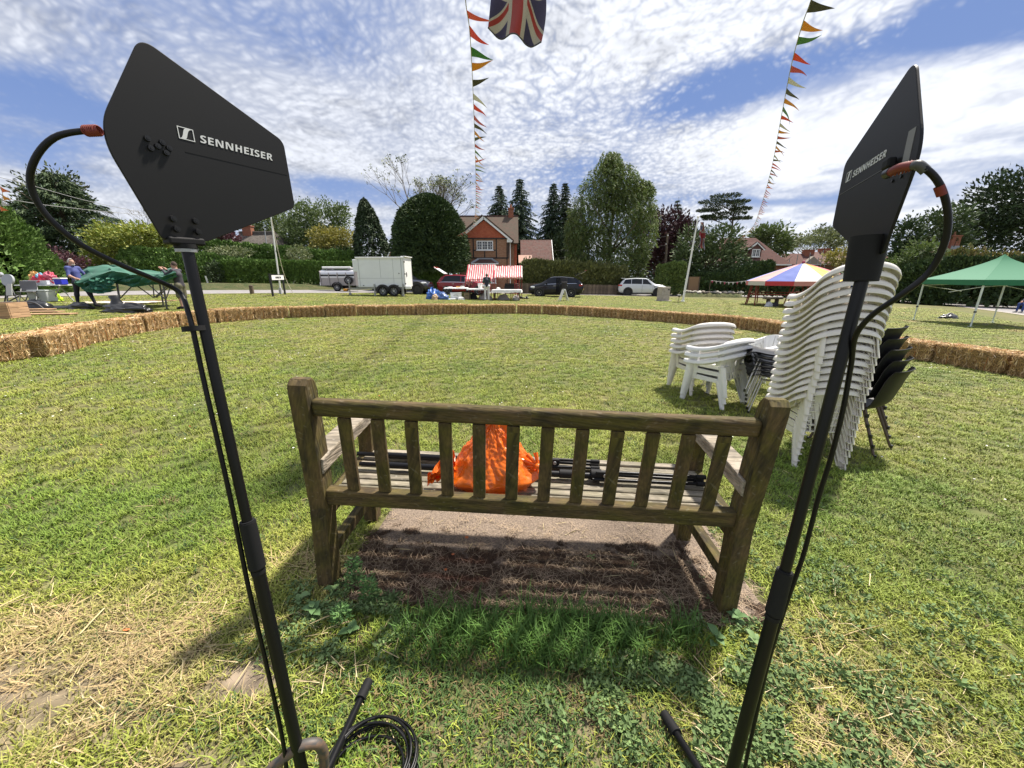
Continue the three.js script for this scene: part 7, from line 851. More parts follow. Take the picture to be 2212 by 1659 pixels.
// ------------------------------------------------------------------ ring of straw bales
{
  const ringPx = [[-150, 806], [-40, 791], [60, 776], [115, 767], [200, 745], [300, 722], [440, 701], [590, 689], [760, 683], [900, 681], [1010, 679], [1106, 678], [1200, 680.5], [1300, 686], [1420, 695], [1500, 702], [1600, 712], [1700, 728], [1830, 750], [1960, 775], [2080, 795], [2212, 818], [2380, 848]].map(([u, v]) => G(u, v));
  const cv = new THREE.CatmullRomCurve3(ringPx.map((p) => V(p.x, 0, p.z)), false, 'centripetal'), L = cv.getLength(), bl = 0.98, n = Math.floor(L / (bl + 0.05));
  const straw = [[0.66, 0.48, 0.26], [0.54, 0.37, 0.18], [0.74, 0.58, 0.34], [0.46, 0.29, 0.13]];
  const coreM = mat([1, 1, 1], 1, { map: texOf(256, (x, y) => { const s = 0.7 + 0.6 * wrapN(x, y * 0.4, 40, 6) + 0.3 * wfb(x, y, 6, 2, 3); return [0.36 * s, 0.225 * s, 0.09 * s]; }, 0.5), bumpMap: bumpTex, bumpScale: 0.02 }), strawM = phys([1, 1, 1], 0.8, { vertexColors: true, transmission: 0.1, thickness: 0 }), twineM = mat([0.5, 0.2, 0.06], 0.8);
  const variants = [0, 1, 2, 3].map((k) => {
    const w = bl, h = 0.36, d = 0.46, core = rb(w, h, d, 0.05, 0, h / 2, 0, 0, 0, 0, 4), p = core.attributes.position; for (let i = 0; i < p.count; i++) { const x = p.getX(i), y = p.getY(i), z = p.getZ(i), f = 1 + 0.05 * N3(x * 5 + k * 9, y * 6, z * 6); p.setXYZ(i, x * (1 + 0.01 * N3(y * 6, z * 6, k)), y * (y > h * 0.6 ? f : 1), z * f + 0.012 * Math.sin(x * 42 + k)); } core.computeVertexNormals();
    const S = new Leaves(300 + k), r = S.r;
    for (let i = 0; i < 2100; i++) {
      const f = r(); let x = (r() - 0.5) * w * 1.01, y, z, dx, dy, dz; const wav = 0.014 * Math.sin(x * 42 + k);
      if (f < 0.4) { y = r() * h; z = d / 2 + wav + 0.012 * r(); dx = (r() - 0.5) * 1.1; dy = (r() - 0.5) * 1.6 + (r() < 0.5 ? 1 : -1) * 0.7; dz = 0.25 * r(); } else if (f < 0.55) { y = r() * h; z = -d / 2 - 0.012 * r(); dx = (r() - 0.5); dy = (r() - 0.5) * 2; dz = -0.2; } else if (f < 0.9) { y = h + 0.012 * r(); z = (r() - 0.5) * d; dx = (r() - 0.5) * 2; dy = 0.35 * (r() - 0.2); dz = (r() - 0.5) * 2; } else { y = r() * h; z = (r() - 0.5) * d; x = (r() < 0.5 ? -1 : 1) * w * 0.505; dx = 0.2; dy = (r() - 0.5) * 2; dz = (r() - 0.5) * 2; }
      const l = Math.hypot(dx, dy, dz), s = (0.03 + 0.05 * r()) / l, tw = 0.0032; const nx = r() - 0.5, nz = r() - 0.5; S.quad(x, Math.max(0.004, y), z, dx * s, dy * s, dz * s, nx * tw * 2, tw, nz * tw * 2, tint(straw, r).map((q) => q * 0.85));
    }
    return { core: boxUV(core), straw: S.geo(), tw: ([0.27, -0.27].map((x) => tube([V(x, 0.01, d / 2 + 0.012), V(x, h / 2, d / 2 + 0.018), V(x, h + 0.006, d / 2 - 0.04), V(x, h + 0.01, 0), V(x, h + 0.006, -d / 2 + 0.04), V(x, h / 2, -d / 2 - 0.012)], 0.004, 20, 4)) ) };
  });
  variants.forEach((q) => { q.core.userData.ownUV = true; }); const R = rng(31);
  for (let i = 0; i < n; i++) {
    const s = (i + 0.5) / n, p = cv.getPointAt(s), tg = cv.getTangentAt(s), q = variants[Math.floor(R() * 4)], a = Math.atan2(-tg.z, tg.x); const b = thing('straw_bale', 'golden straw bale laid end to end in the ring on the grass', 'straw bale', onG(p.x, p.z).addScaledVector(V(tg.z, 0, -tg.x), 0.22 + 0.09 * (R() - 0.5)), a + (R() < 0.5 ? Math.PI : 0) * 0 + (R() - 0.5) * 0.12, 'straw bales forming the ring'); b.rotation.order = 'YXZ'; const sl = (H(p.x + tg.x * 0.5, p.z + tg.z * 0.5) - H(p.x - tg.x * 0.5, p.z - tg.z * 0.5)); b.rotation.z = sl; b.scale.set(1, 0.95 + 0.12 * R(), 1);
    part(b, 'bale_body', q.core, coreM); part(b, 'loose_straw', q.straw, strawM).userData.kind = 'stuff'; for (const w of q.tw) part(b, 'twine', w, twineM);
  }
}
// ------------------------------------------------------------------ stacked chairs
{
  const plastic = (c) => phys(c, 0.42, { clearcoat: 0.15, clearcoatRoughness: 0.4 });
  const noisePl = (a) => texOf(128, (x, y) => { const s = 1 + 0.05 * wfb(x, y, 5, 3, 3); return a.map((q) => q * s); }, 0.5);
  const wA = plastic([1, 1, 1]); wA.map = noisePl([0.72, 0.68, 0.62]); const wB = plastic([1, 1, 1]); wB.map = noisePl([0.76, 0.76, 0.75]);
  function whiteChair(label, m, o) {                                       // faces -z
    const { seat: sy, arm, back, W, D, slats, fan, group } = o, t = thing('plastic_armchair', label, 'chair', V(0, 0, 0), 0, group);
    const hw = W / 2, fz = -D / 2, bz = D / 2;
    const rim = (s) => { const a = Math.abs(s), sg = Math.sign(s) || 1, e = clamp((1 - a) / 0.62), f = clamp((a) / 0.38);            // s -1..1: arm front .. back middle .. arm front
      if (a > 0.38) { const k = e; return V(sg * hw * (1 - 0.02 * k * k), lerp(arm, lerp(arm, back, 0.55), Math.pow(k, 1.8)) - 0.012 * Math.sin(k * 3.14), lerp(fz, bz * 0.72, k)); }
      const an = f * Math.PI / 2, y = lerp(back, lerp(arm, back, 0.55), f * f); return V(sg * hw * 0.98 * Math.sin(an), y, bz * 0.72 + (bz * 0.36 + 0.01) * Math.cos(an)); };
    const w = 0.056, sec = [[-0.4, 0.002], [0.35, 0.004], [0.55, -0.008], [0.64, -0.03]];
    const outward = (s) => { const p = rim(clamp(s - 0.01, -1, 1)), q = rim(clamp(s + 0.01, -1, 1)), tg = q.sub(p).normalize(); return V(tg.z, 0, -tg.x).normalize().multiplyScalar(-1); };
    part(t, 'arm_rim', gridG(64, 5, (u, v) => { const s = u * 2 - 1, f = v * 3, i = Math.min(2, Math.floor(f)), k = f - i, a = lerp(sec[i][0], sec[i + 1][0], k), y = lerp(sec[i][1], sec[i + 1][1], k), p = rim(s), n = outward(s); return p.addScaledVector(n, a * w).add(V(0, y, 0)); }, 0.007), m);
    part(t, 'seat', [gridG(14, 14, (u, v) => V((u - 0.5) * (W - 0.07) * (1 - 0.1 * v), sy - 0.03 * Math.sin(Math.PI * u) * Math.sin(Math.PI * Math.min(1, v * 1.1)) - (v < 0.12 ? (0.12 - v) * 0.25 : 0) - 0.02 * v, lerp(fz + 0.02, bz - 0.04, v)), 0.008), gridG(14, 2, (u, v) => V((u - 0.5) * (W - 0.07), sy - 0.03 - v * 0.045, fz + 0.02 + 0.006 * v), 0.008), ...[-1, 1].map((s) => gridG(8, 2, (u, v) => V(s * (W / 2 - 0.037) * (1 - 0.1 * u), sy - 0.005 - v * 0.05, lerp(fz + 0.02, bz - 0.04, u)), 0.008))], m);
    const bk = part(t, 'backrest', gridG(24, 3, (u, v) => { const s = (u - 0.5) * 0.9, p = rim(s), n = outward(s); return p.addScaledVector(n, -0.02 - 0.01 * v).add(V(0, -v * (fan ? 0.03 : 0.085), 0)); }, 0.007), m);
    for (let i = 0; i < slats; i++) { const s0 = ((i + 0.5) / slats - 0.5) * (fan ? 1.12 : 0.82), x1 = (i + 0.5) / slats - 0.5, pw = (fan ? 0.55 : 0.72) / slats; part(bk, 'slat', gridG(2, 8, (u, v) => { const q = rim(clamp(s0 + (u - 0.5) * pw, -1, 1)), n = outward(s0), a = q.addScaledVector(n, -0.025), an = (x1 + (u - 0.5) * pw * 0.6) * 2.6, b = V(Math.sin(an) * (hw - 0.05) * 0.8, sy - 0.025, bz - 0.09 + 0.06 * Math.cos(an)); const p = b.lerp(a, v); p.addScaledVector(n, -0.018 * Math.sin(v * 3.14)); return p; }, 0.006), m); }
    for (const s of [-1, 1]) {
      part(t, 'arm_panel', gridG(6, 6, (u, v) => { const p = rim(s * (1 - 0.06 - 0.16 * u)), b = V(s * (hw - 0.035), sy - 0.04, p.z); return b.lerp(p.add(V(-s * 0.012, -0.01, 0)), v); }, 0.008), m); part(t, 'arm_lip', gridG(6, 4, (u, v) => { const p = rim(s * (0.74 - 0.32 * u)); return p.add(V(-s * 0.014, -v * 0.05, 0)); }, 0.008), m);
      const legs = [[V(s * (hw - 0.005), 0, fz + 0.015), V(s * (hw - 0.04), sy - 0.02, fz + 0.05)], [V(s * (hw - 0.05), 0, bz + 0.03), V(s * (hw - 0.085), sy - 0.02, bz - 0.07)]];
      for (const [a, b] of legs) part(t, 'leg', [gridG(6, 6, (u, v) => { const an = (u - 0.5) * 3.6 + (s > 0 ? 0 : Math.PI) + (a.z > 0 ? -0.6 : 0.6) * s, r = lerp(0.024, 0.045, v), c = a.clone().lerp(b, v); return c.add(V(Math.cos(an) * r, 0, Math.sin(an) * r)); }, 0.007), bx(0.03, 0.006, 0.03, a.x, 0.004, a.z)], m);
    }
    return t;
  }
  const jit = rng(17);
  function stack(proto, n, base, turn, dy, dz, labelOf, group) { for (let i = 0; i < n; i++) { const c = i ? dup(proto, labelOf(i, n)) : proto; c.userData.label = labelOf(i, n); c.userData.group = group; c.position.copy(base).add(V(Math.sin(turn) * dz * i, dy * i, Math.cos(turn) * dz * i)); c.rotation.y = turn + (jit() - 0.5) * 0.035; c.rotation.z = (jit() - 0.5) * 0.012; c.position.x += (jit() - 0.5) * 0.012; c.position.z += (jit() - 0.5) * 0.012; } }
  const ord = ['lowest', 'second', 'third', 'fourth', 'fifth', 'sixth', 'seventh', 'eighth', 'ninth', 'tenth', 'eleventh', 'twelfth', 'thirteenth', 'fourteenth', 'fifteenth', 'sixteenth', 'topmost'];
  const lab = (txt) => (i, n) => `${i === n - 1 ? 'topmost' : ord[i]} ${txt}`;
  const tallP = onG(2.5, -3.04);
  stack(whiteChair('x', wA, { seat: 0.30, arm: 0.42, back: 0.66, W: 0.44, D: 0.42, slats: 9, fan: true }), 17, tallP, -0.12, 0.0575, 0.002, lab('off white fan backed armchair in the very tall stack'), 'off white armchairs in the tall stack');
  const spec = { seat: 0.35, arm: 0.52, back: 0.65, W: 0.53, D: 0.49, slats: 8, fan: false };
  const pA = G(1500, 846), pB = G(1538, 872), pC = G(1618, 836);
  stack(whiteChair('x', wA, spec), 5, onG(pA.x + 0.05, pA.z - 0.1), 0.12, 0.072, 0.004, lab('creamy armchair in the five high stack'), 'creamy armchairs in the five high stack');
  stack(whiteChair('x', wB, spec), 3, onG(pB.x + 0.05, pB.z - 0.12), 0.55, 0.078, 0.004, lab('white armchair in the three high stack'), 'white armchairs in the three high stack');
  stack(whiteChair('x', wB, spec), 2, onG(pC.x + 0.05, pC.z), 1.5, 0.075, 0.004, lab('white armchair in the pair beside the glossy black chairs'), 'pair of white armchairs');
  // black shell chairs
  const shellM = phys([0.007, 0.007, 0.008], 0.5, { specularIntensity: 0.6 }), shellG = phys([0.008, 0.008, 0.009], 0.34, { specularIntensity: 0.6 }), legB = mat([0.12, 0.09, 0.075], 0.55, { metalness: 0.6 }), legS = mat([0.45, 0.45, 0.44], 0.35, { metalness: 0.9 });
  function shellChair(m, lm) {
    const t = thing('shell_chair', 'x', 'chair'), prof = new THREE.CatmullRomCurve3([V(0, 0.395, -0.24), V(0, 0.425, -0.2), V(0, 0.405, -0.05), V(0, 0.395, 0.1), V(0, 0.43, 0.19), V(0, 0.56, 0.235), V(0, 0.70, 0.27), V(0, 0.76, 0.3)]);
    part(t, 'shell', gridG(14, 30, (u, v) => { const p = prof.getPointAt(v), x = u * 2 - 1, w = (v < 0.45 ? 0.23 : 0.235) * (v > 0.8 ? 1 - 0.12 * ((v - 0.8) / 0.2) ** 2 : 1) * (v < 0.06 ? 0.9 + v * 1.6 : 1), e = Math.pow(Math.abs(x), 3); return V(x * w, p.y + (v < 0.5 ? 0.03 * e : 0.0), p.z - (v >= 0.5 ? 0.05 * e : 0) + (v > 0.93 ? 0.0 : 0)); }, 0.006), m);
    for (const s of [-1, 1]) { const f = part(t, 'leg', [bar(V(s * 0.22, 0, -0.22), V(s * 0.15, 0.385, -0.12), 0.011, 0.011, 8)], lm), r = part(t, 'leg', [bar(V(s * 0.2, 0, 0.26), V(s * 0.14, 0.385, 0.1), 0.011, 0.011, 8)], lm); for (const [q, x, z] of [[f, s * 0.22, -0.22], [r, s * 0.2, 0.26]]) part(q, 'rubber_foot', cyl(0.014, 0.013, 0.03, x, 0.015, z, 8), bagBlack); }
    part(t, 'underframe', [bar(V(-0.15, 0.385, -0.12), V(0.15, 0.385, -0.12), 0.011, 0.011, 8), bar(V(-0.14, 0.385, 0.1), V(0.14, 0.385, 0.1), 0.011, 0.011, 8), bar(V(-0.15, 0.385, -0.12), V(-0.14, 0.385, 0.1), 0.011, 0.011, 8), bar(V(0.15, 0.385, -0.12), V(0.14, 0.385, 0.1), 0.011, 0.011, 8)], lm);
    return t;
  }
  const r1 = G(1905, 962), l1 = G(1650, 885);
  stack(shellChair(shellM, legB), 5, onG(r1.x - 0.3, r1.z - 0.04), 0.55, 0.085, -0.028, lab('matt black shell chair in the stack behind the tall white stack'), 'matt black shell chairs');
  stack(shellChair(shellG, legS), 6, onG(l1.x + 0.02, l1.z), 1.2, 0.05, -0.012, lab('glossy black shell chair in the stack beside the white pair'), 'glossy black shell chairs');
}
// ------------------------------------------------------------------ bench
const woodTex = (along, base, alg, lich, m = 1) => texOf(512, (x, y) => { const [a, b] = along === 'u' ? [y, x] : [x, y]; const gr = along === 'u' ? wrapN(x * 0.14, y, 26, 3) : wrapN(x, y * 0.14, 26, 3), fine = along === 'u' ? wrapN(x * 0.3, y, 80, 5) : wrapN(x, y * 0.3, 80, 5); const green = clamp(0.45 + 1.1 * wfb(x, y, 5, 9, 4)), sp = sst(0.42, 0.6, wfb(x, y, 26, 4, 2)), dark = sst(0.3, 0.6, wfb(x, y, 4, 14, 3)); const s = 0.85 + 0.35 * gr + 0.25 * fine; let c = base.map((q, i) => lerp(q, alg[i], green) * s); c = c.map((q, i) => lerp(q, lich[i], sp * 0.3)); return c.map((q) => q * (1 - 0.45 * dark)); }, m);
const bumpWood = (along) => texOf(256, (x, y) => { const v = 0.5 + 0.4 * (along === 'u' ? wrapN(x * 0.15, y, 40, 3) : wrapN(x, y * 0.15, 40, 3)); return [v, v, v]; }, 0.5, false);
const WB = [0.095, 0.062, 0.024], WG = [0.08, 0.065, 0.01], WL = [0.22, 0.19, 0.13];
const bwU = bumpWood('u'), bwV = bumpWood('v');
const oakU = mat([1, 1, 1], 0.85, { map: woodTex('u', WB, WG, WL), bumpMap: bwU, bumpScale: 0.003 }), oakV = mat([1, 1, 1], 0.85, { map: woodTex('v', WB, WG, WL), bumpMap: bwV, bumpScale: 0.003 }), seatU = mat([1, 1, 1], 0.85, { map: woodTex('u', [0.3, 0.26, 0.2], [0.2, 0.18, 0.12], [0.45, 0.42, 0.36]), bumpMap: bwU, bumpScale: 0.003 }), armU = mat([1, 1, 1], 0.85, { map: woodTex('u', [0.34, 0.29, 0.23], [0.26, 0.22, 0.16], [0.5, 0.47, 0.4]), bumpMap: bwU, bumpScale: 0.003 });
const benchP = (() => { const l = G(712, 1262), r = G(1562, 1316); return l.add(r).multiplyScalar(0.5); })();
const bench = thing('park_bench', 'weathered mossy wooden park bench seen from behind', 'bench', benchP, -0.05); bench.rotation.order = 'YXZ'; bench.rotation.z = -0.031;
const toWorld = (p) => { bench.updateMatrixWorld(true); return p.clone().applyMatrix4(bench.matrixWorld); };
{
  const post = (x) => { const w = 0.074, pts = [[-0.035, -0.02], [0.035, -0.02], [0.027, 0.30], [0.022, 0.42], [0.048, 0.72], [0.068, 0.95], [0.066, 0.982], [0.048, 1.0], [0.022, 1.0], [0.004, 0.982], [-0.006, 0.95], [-0.03, 0.72], [-0.052, 0.42], [-0.045, 0.3]]; const g = shapeG(pts, w - 0.012, 0.006); g.rotateY(-Math.PI / 2); g.translate(x + (w - 0.012) / 2, 0, 0); return g; };   // profile in z, up in y
  for (const s of [-1, 1]) {
    part(bench, 'rear_post', post(s * 0.9), oakV);
    part(bench, 'front_leg', beam(V(s * 0.9, -0.02, -0.5), V(s * 0.9, 0.63, -0.51), 0.075, 0.075, 0.006), oakV);
    const arm = shapeG([[0.02, 0.63], [-0.1, 0.645], [-0.3, 0.655], [-0.48, 0.66], [-0.58, 0.65], [-0.585, 0.612], [-0.48, 0.612], [-0.3, 0.60], [-0.1, 0.585], [0.02, 0.575]], 0.08, 0.006); arm.rotateY(-Math.PI / 2); arm.translate(s * 0.9 + 0.04, 0.02, 0); part(bench, 'arm_rest', arm, armU);
    part(bench, 'side_seat_rail', beam(V(s * 0.9, 0.385, -0.05), V(s * 0.9, 0.4, -0.47), 0.06, 0.075), oakV); part(bench, 'side_stretcher', beam(V(s * 0.9, 0.16, -0.04), V(s * 0.9, 0.16, -0.47), 0.045, 0.055), oakV);
  }
  part(bench, 'top_rail', rb(1.735, 0.074, 0.05, 0.02, 0, 0.887, 0.028, 0, 0.1, 0, 3), oakU); part(bench, 'bottom_rail', rb(1.735, 0.074, 0.05, 0.008, 0, 0.468, -0.01, 0, 0.05), oakU);
  const r = rng(70), sl = [0, 1, 2].map(() => { const g = boxUV(rb(0.052, 0.346, 0.02, 0.005, 0, 0, 0)); const uv = g.attributes.uv; const ou = r(), ov = r(); for (let i = 0; i < uv.count; i++) uv.setXY(i, uv.getX(i) + ou, uv.getY(i) + ov); g.userData.ownUV = true; return g; });
  for (let i = 0; i < 12; i++) { const m = part(bench, 'back_slat', sl[i % 3], oakV); m.position.set(-0.745 + i * 1.49 / 11, 0.676, 0.014); m.rotation.x = 0.1; }
  for (let i = 0; i < 8; i++) { const z = -0.065 - i * 0.062; part(bench, 'seat_slat', rb(1.78, 0.026, 0.047, 0.007, 0, 0.432 - 0.012 * Math.sin(i / 7 * 3.14) + (i > 5 ? 0.004 : 0), z), seatU); }
  part(bench, 'front_rail', rb(1.72, 0.07, 0.04, 0.008, 0, 0.375, -0.515), oakU); part(bench, 'seat_support', [bx(0.045, 0.05, 0.36, 0, 0.392, -0.31)], oakV);
}
// orange bag on the seat
{
  const p = toWorld(V(-0.165, 0.446, -0.25)), t = thing('orange_bag', 'bright orange knotted plastic bag sitting on the bench', 'bag', p, 0.1), om = phys([0.9, 0.185, 0.008], 0.35, { transmission: 0.25, thickness: 0, clearcoat: 0.35, clearcoatRoughness: 0.25 });
  const ridged = (x, y, z) => { let s = 0, f = 3, a = 0.5; for (let i = 0; i < 4; i++) { s += a * (1 - 2 * Math.abs(N3(x * f + i * 5, y * f * 0.6, z * f))); f *= 2.1; a *= 0.52; } return s; };
  part(t, 'bag_body', gridG(110, 70, (u, v) => { const a = u * 2 * Math.PI, f = v, rr = f < 0.12 ? 0.8 + f * 1.7 : Math.pow(1 - (f - 0.12) / 0.88, 0.9), k = 1 + 0.09 * N3(Math.cos(a) * 1.4, f * 2, Math.sin(a) * 1.4), cr = 0.012 * ridged(Math.cos(a) * 1.2, f * 1.4, Math.sin(a) * 1.2) * (0.6 + f), x = Math.cos(a) * 0.225 * rr * k, z = Math.sin(a) * 0.165 * rr * k; return V(x + Math.cos(a) * cr - 0.0 * f, 0.31 * Math.pow(f, 0.9) + cr * 0.5 * (f > 0.05 ? 1 : 0), z + Math.sin(a) * cr); }), om);
  part(t, 'peak', gridG(30, 12, (u, v) => { const a = u * 2 * Math.PI, r = lerp(0.05, 0.032, v) * (1 + 0.35 * Math.sin(a * 5)); return V(0.015 + Math.cos(a) * r * 1.3, 0.25 + v * 0.085, Math.sin(a) * r * 0.6); }, 0.001), om);
  part(t, 'flap', gridG(20, 12, (u, v) => V(-0.18 - 0.13 * u, 0.11 - 0.06 * u * u + (v - 0.5) * 0.15 * (1 - u * 0.75) + 0.01 * Math.sin(v * 20), 0.06 + 0.04 * N2(u * 3, v * 5)), 0.001), om);
  const kn = V(0.205, 0.11, 0.07); part(t, 'knot', [sph(0.018, kn.x, kn.y, kn.z + 0.02, 1, 0.8, 1), ...[...Array(9)].map((_, i) => { const a = i * 0.7; return bar(kn.clone().add(V(0, 0, 0.018)), V(kn.x + Math.cos(a) * 0.06 - 0.02, kn.y + Math.sin(a) * 0.055, kn.z - 0.012), 0.005, 0.012, 5); })], om);
}
// folded stands lying on the seat
const blackTube = phys([0.006, 0.006, 0.007], 0.35, { specularIntensity: 0.55 }), rubber = phys([0.008, 0.008, 0.009], 0.7, { specularIntensity: 0.6 });
{
  const mk = (label, z, x0, x1, hub) => { const p = toWorld(V(0, 0.447, z)), t = thing('folded_stand', label, 'stand', p, -0.05, 'folded stands on the bench'); t.rotation.order = 'YXZ'; t.rotation.z = -0.031; part(t, 'main_tube', bar(V(x0, 0.016, 0), V(hub, 0.016, 0), 0.016, 0.016, 12), blackTube); part(t, 'inner_tube', bar(V(x0 - 0.14, 0.016, 0), V(x0 + 0.02, 0.016, 0), 0.011, 0.011, 12), blackTube); part(t, 'clamp', bar(V(hub - 0.18, 0.019, 0), V(hub - 0.1, 0.019, 0), 0.022, 0.022, 12), rubber); part(t, 'hub', [cyl(0.028, 0.028, 0.05, 0, 0, 0, 14).rotateZ(Math.PI / 2).translate(hub, 0.024, 0), rb(0.07, 0.045, 0.012, 0.01, hub + 0.03, 0.03, 0.02)], rubber); part(t, 'hub_bolt', cyl(0.009, 0.009, 0.01, 0, 0, 0, 10).rotateX(Math.PI / 2).translate(hub + 0.04, 0.034, 0.03), steel); for (const [dz, dy] of [[-0.03, 0.012], [0.03, 0.012], [0, 0.04]]) { const l = part(t, 'leg', bar(V(hub - 0.02, dy, dz), V(x1, dy, dz * 0.6), 0.009, 0.008, 8), blackTube); part(l, 'rubber_foot', bar(V(x1 - 0.03, dy, dz * 0.62), V(x1 + 0.015, dy, dz * 0.6), 0.012, 0.012, 8), rubber); } return t; };
  mk('folded black stand with silver bolt, lying along the front of the bench seat', -0.31, -0.72, 0.86, 0.34); mk('folded black stand lying behind the orange bag along the seat', -0.42, -0.78, 0.36, 0.1);
}
// ------------------------------------------------------------------ antennas on stands
const padM = phys([0.006, 0.006, 0.0065], 0.5, { specularIntensity: 0.6 }), printM = mat([0.62, 0.63, 0.64], 0.6), bolt = mat([0.02, 0.02, 0.021], 0.35, { metalness: 0.4 }), redBoot = mat([0.17, 0.022, 0.014], 0.6);
function roundPoly(pts) { const s = new THREE.Shape(), n = pts.length; for (let i = 0; i < n; i++) { const [x, y, r] = pts[i], p = V(x, y, 0), a = V(...pts[(i + n - 1) % n].slice(0, 2), 0), b = V(...pts[(i + 1) % n].slice(0, 2), 0), d1 = a.sub(p).normalize().multiplyScalar(r).add(p), d2 = b.sub(p).normalize().multiplyScalar(r).add(p); if (i === 0) s.moveTo(d1.x, d1.y); else s.lineTo(d1.x, d1.y); s.quadraticCurveTo(x, y, d2.x, d2.y); } s.closePath(); return s; }
const fontB = globalThis.__font;
function antenna(label, pos, turn, roll, face) {
  const t = thing('paddle_antenna', label, 'antenna', pos, turn); t.rotation.order = 'YXZ'; t.rotation.z = roll;
  const s = roundPoly([[-0.036, 0.0, 0.004], [-0.09, 0.163, 0.045], [-0.003, 0.328, 0.022], [0.232, 0.231, 0.014], [0.238, 0.092, 0.012], [0.036, 0.0, 0.006]]), hole = (x, y, r) => { const h = new THREE.Path(); h.absarc(x, y, r + 0.0019, 0, 6.283, true); s.holes.push(h); };
  for (const [x, y, r] of [[-0.058, 0.2, 0.0028], [-0.027, 0.199, 0.0017], [-0.0205, 0.199, 0.0017], [-0.014, 0.199, 0.0017], [-0.006, 0.2, 0.0021], [-0.048, 0.128, 0.0028], [-0.008, 0.128, 0.0022]]) hole(x, y, r);
  const body = new THREE.ExtrudeGeometry(s, { depth: 0.0024, bevelEnabled: true, bevelSize: 0.0012, bevelThickness: 0.0014, bevelSegments: 3, curveSegments: 10 }); body.translate(0, 0, -0.0012); part(t, 'paddle', body, padM);
  const zf = 0.0029 * face, m4 = (g) => { if (face < 0) { g.rotateY(Math.PI); } return g; };
  // printed mark and name
  const q = face < 0 ? -1 : 1, put = (g, x, y) => { m4(g); g.translate(x, y, zf); return g; };
  const x0 = face > 0 ? 0.024 : 0.205, fw = 0.026, fh = 0.021;
  const frame = new THREE.Shape([[0, 0], [fw, 0], [fw, fh], [0, fh]].map(([a, b]) => new THREE.Vector2(a, b))); frame.holes.push(new THREE.Path([[0.0014, 0.0014], [0.0014, fh - 0.0014], [fw - 0.0014, fh - 0.0014], [fw - 0.0014, 0.0014]].map(([a, b]) => new THREE.Vector2(a, b)))); const bandS = new THREE.Shape(); bandS.moveTo(0.001, 0.001); bandS.lineTo(0.0085, 0.0012); bandS.bezierCurveTo(0.0125, 0.0012, 0.013, 0.004, 0.0145, 0.008); bandS.bezierCurveTo(0.017, 0.0155, 0.0185, 0.0195, 0.025, 0.0198); bandS.lineTo(0.0145, 0.0198); bandS.bezierCurveTo(0.0105, 0.0195, 0.0095, 0.015, 0.008, 0.01); bandS.bezierCurveTo(0.006, 0.004, 0.0045, 0.001, 0.001, 0.001);
  const emb = mg([new THREE.ExtrudeGeometry(frame, { depth: 0.0004, bevelEnabled: false }), new THREE.ExtrudeGeometry(bandS, { depth: 0.00042, bevelEnabled: false })]); part(t, 'printed_mark', put(emb, x0, 0.182), printM);
  const tx = new TextGeometry('SENNHEISER', { font: fontB, size: 0.0135, depth: 0.0004, curveSegments: 4 }); tx.computeBoundingBox(); const tw = tx.boundingBox.max.x; tx.scale(0.142 / tw, 1, 1); tx.applyMatrix4(new THREE.Matrix4().makeShear(0, 0, 0.12, 0, 0, 0)); part(t, 'printed_name', put(tx, x0 + q * 0.034, 0.184), printM);
  part(t, 'groove', [bx(0.2, 0.0012, face > 0 ? 0.0003 : 0.001, 0.13, 0.161, zf)], face < 0 ? mat([0.1, 0.1, 0.1], 0.4) : rubber);
  if (face > 0) for (const [x, y] of [[-0.026, 0.168], [-0.005, 0.167], [-0.013, 0.159], [0.004, 0.160], [-0.024, 0.153], [-0.002, 0.151]]) part(t, 'screw', [cyl(0.0052, 0.0045, 0.004, 0, 0, 0, 12).rotateX(Math.PI / 2).translate(x, y, zf + 0.002), cyl(0.0022, 0.0022, 0.001, 0, 0, 0, 6).rotateX(Math.PI / 2).translate(x, y, zf + 0.0043)], bolt);
  else { part(t, 'sticker', [bx(0.022, 0.07, 0.0006, -0.05, 0.168, zf)], mat([0.2, 0.2, 0.2], 0.6)); part(t, 'connector_block', rb(0.024, 0.018, 0.014, 0.004, -0.012, 0.16, zf - 0.008), rubber); for (const [x, y] of [[-0.02, 0.128], [-0.048, 0.128]]) part(t, 'screw', cyl(0.003, 0.003, 0.002, 0, 0, 0, 8).rotateX(Math.PI / 2).translate(x, y, zf - 0.001), bolt); }
  for (const [x, y] of [[-0.015, 0.036], [0.021, 0.036], [-0.013, 0.018], [0.022, 0.016]]) part(t, 'mount_screw', [cyl(0.0062, 0.005, 0.006, 0, 0, 0, 14).rotateX(Math.PI / 2).translate(x, y, 0.0085), cyl(0.0028, 0.0028, 0.001, 0, 0, 0, 6).rotateX(Math.PI / 2).translate(x, y, 0.0118)], bolt);
  part(t, 'mount', face > 0 ? [rb(0.066, 0.05, 0.012, 0.004, 0.001, 0.022, -0.008), rb(0.06, 0.014, 0.03, 0.004, 0, -0.003, -0.004), cyl(0.019, 0.019, 0.008, 0, -0.012, -0.004, 16)] : [cyl(0.028, 0.031, 0.085, -0.0, -0.008, -0.012, 24)], rubber); part(t, 'lock_ring', cyl(0.018, 0.018, 0.006, 0, -0.02, -0.004, 16), face > 0 ? steel : rubber);
  return t;
}
const PL = V(-0.642, 1.47, -0.803), PR = V(0.712, 1.442, -0.797);
const antL = antenna('black paddle antenna with white lettering facing the bench, on the upright stand', PL, Math.PI / 2 - 28.6 * Math.PI / 180, 0, 1), antR = antenna('black paddle antenna seen at an angle with sticker and cable plugged into its face', PR, Math.PI / 2 - 20.7 * Math.PI / 180, -0.053, -1);
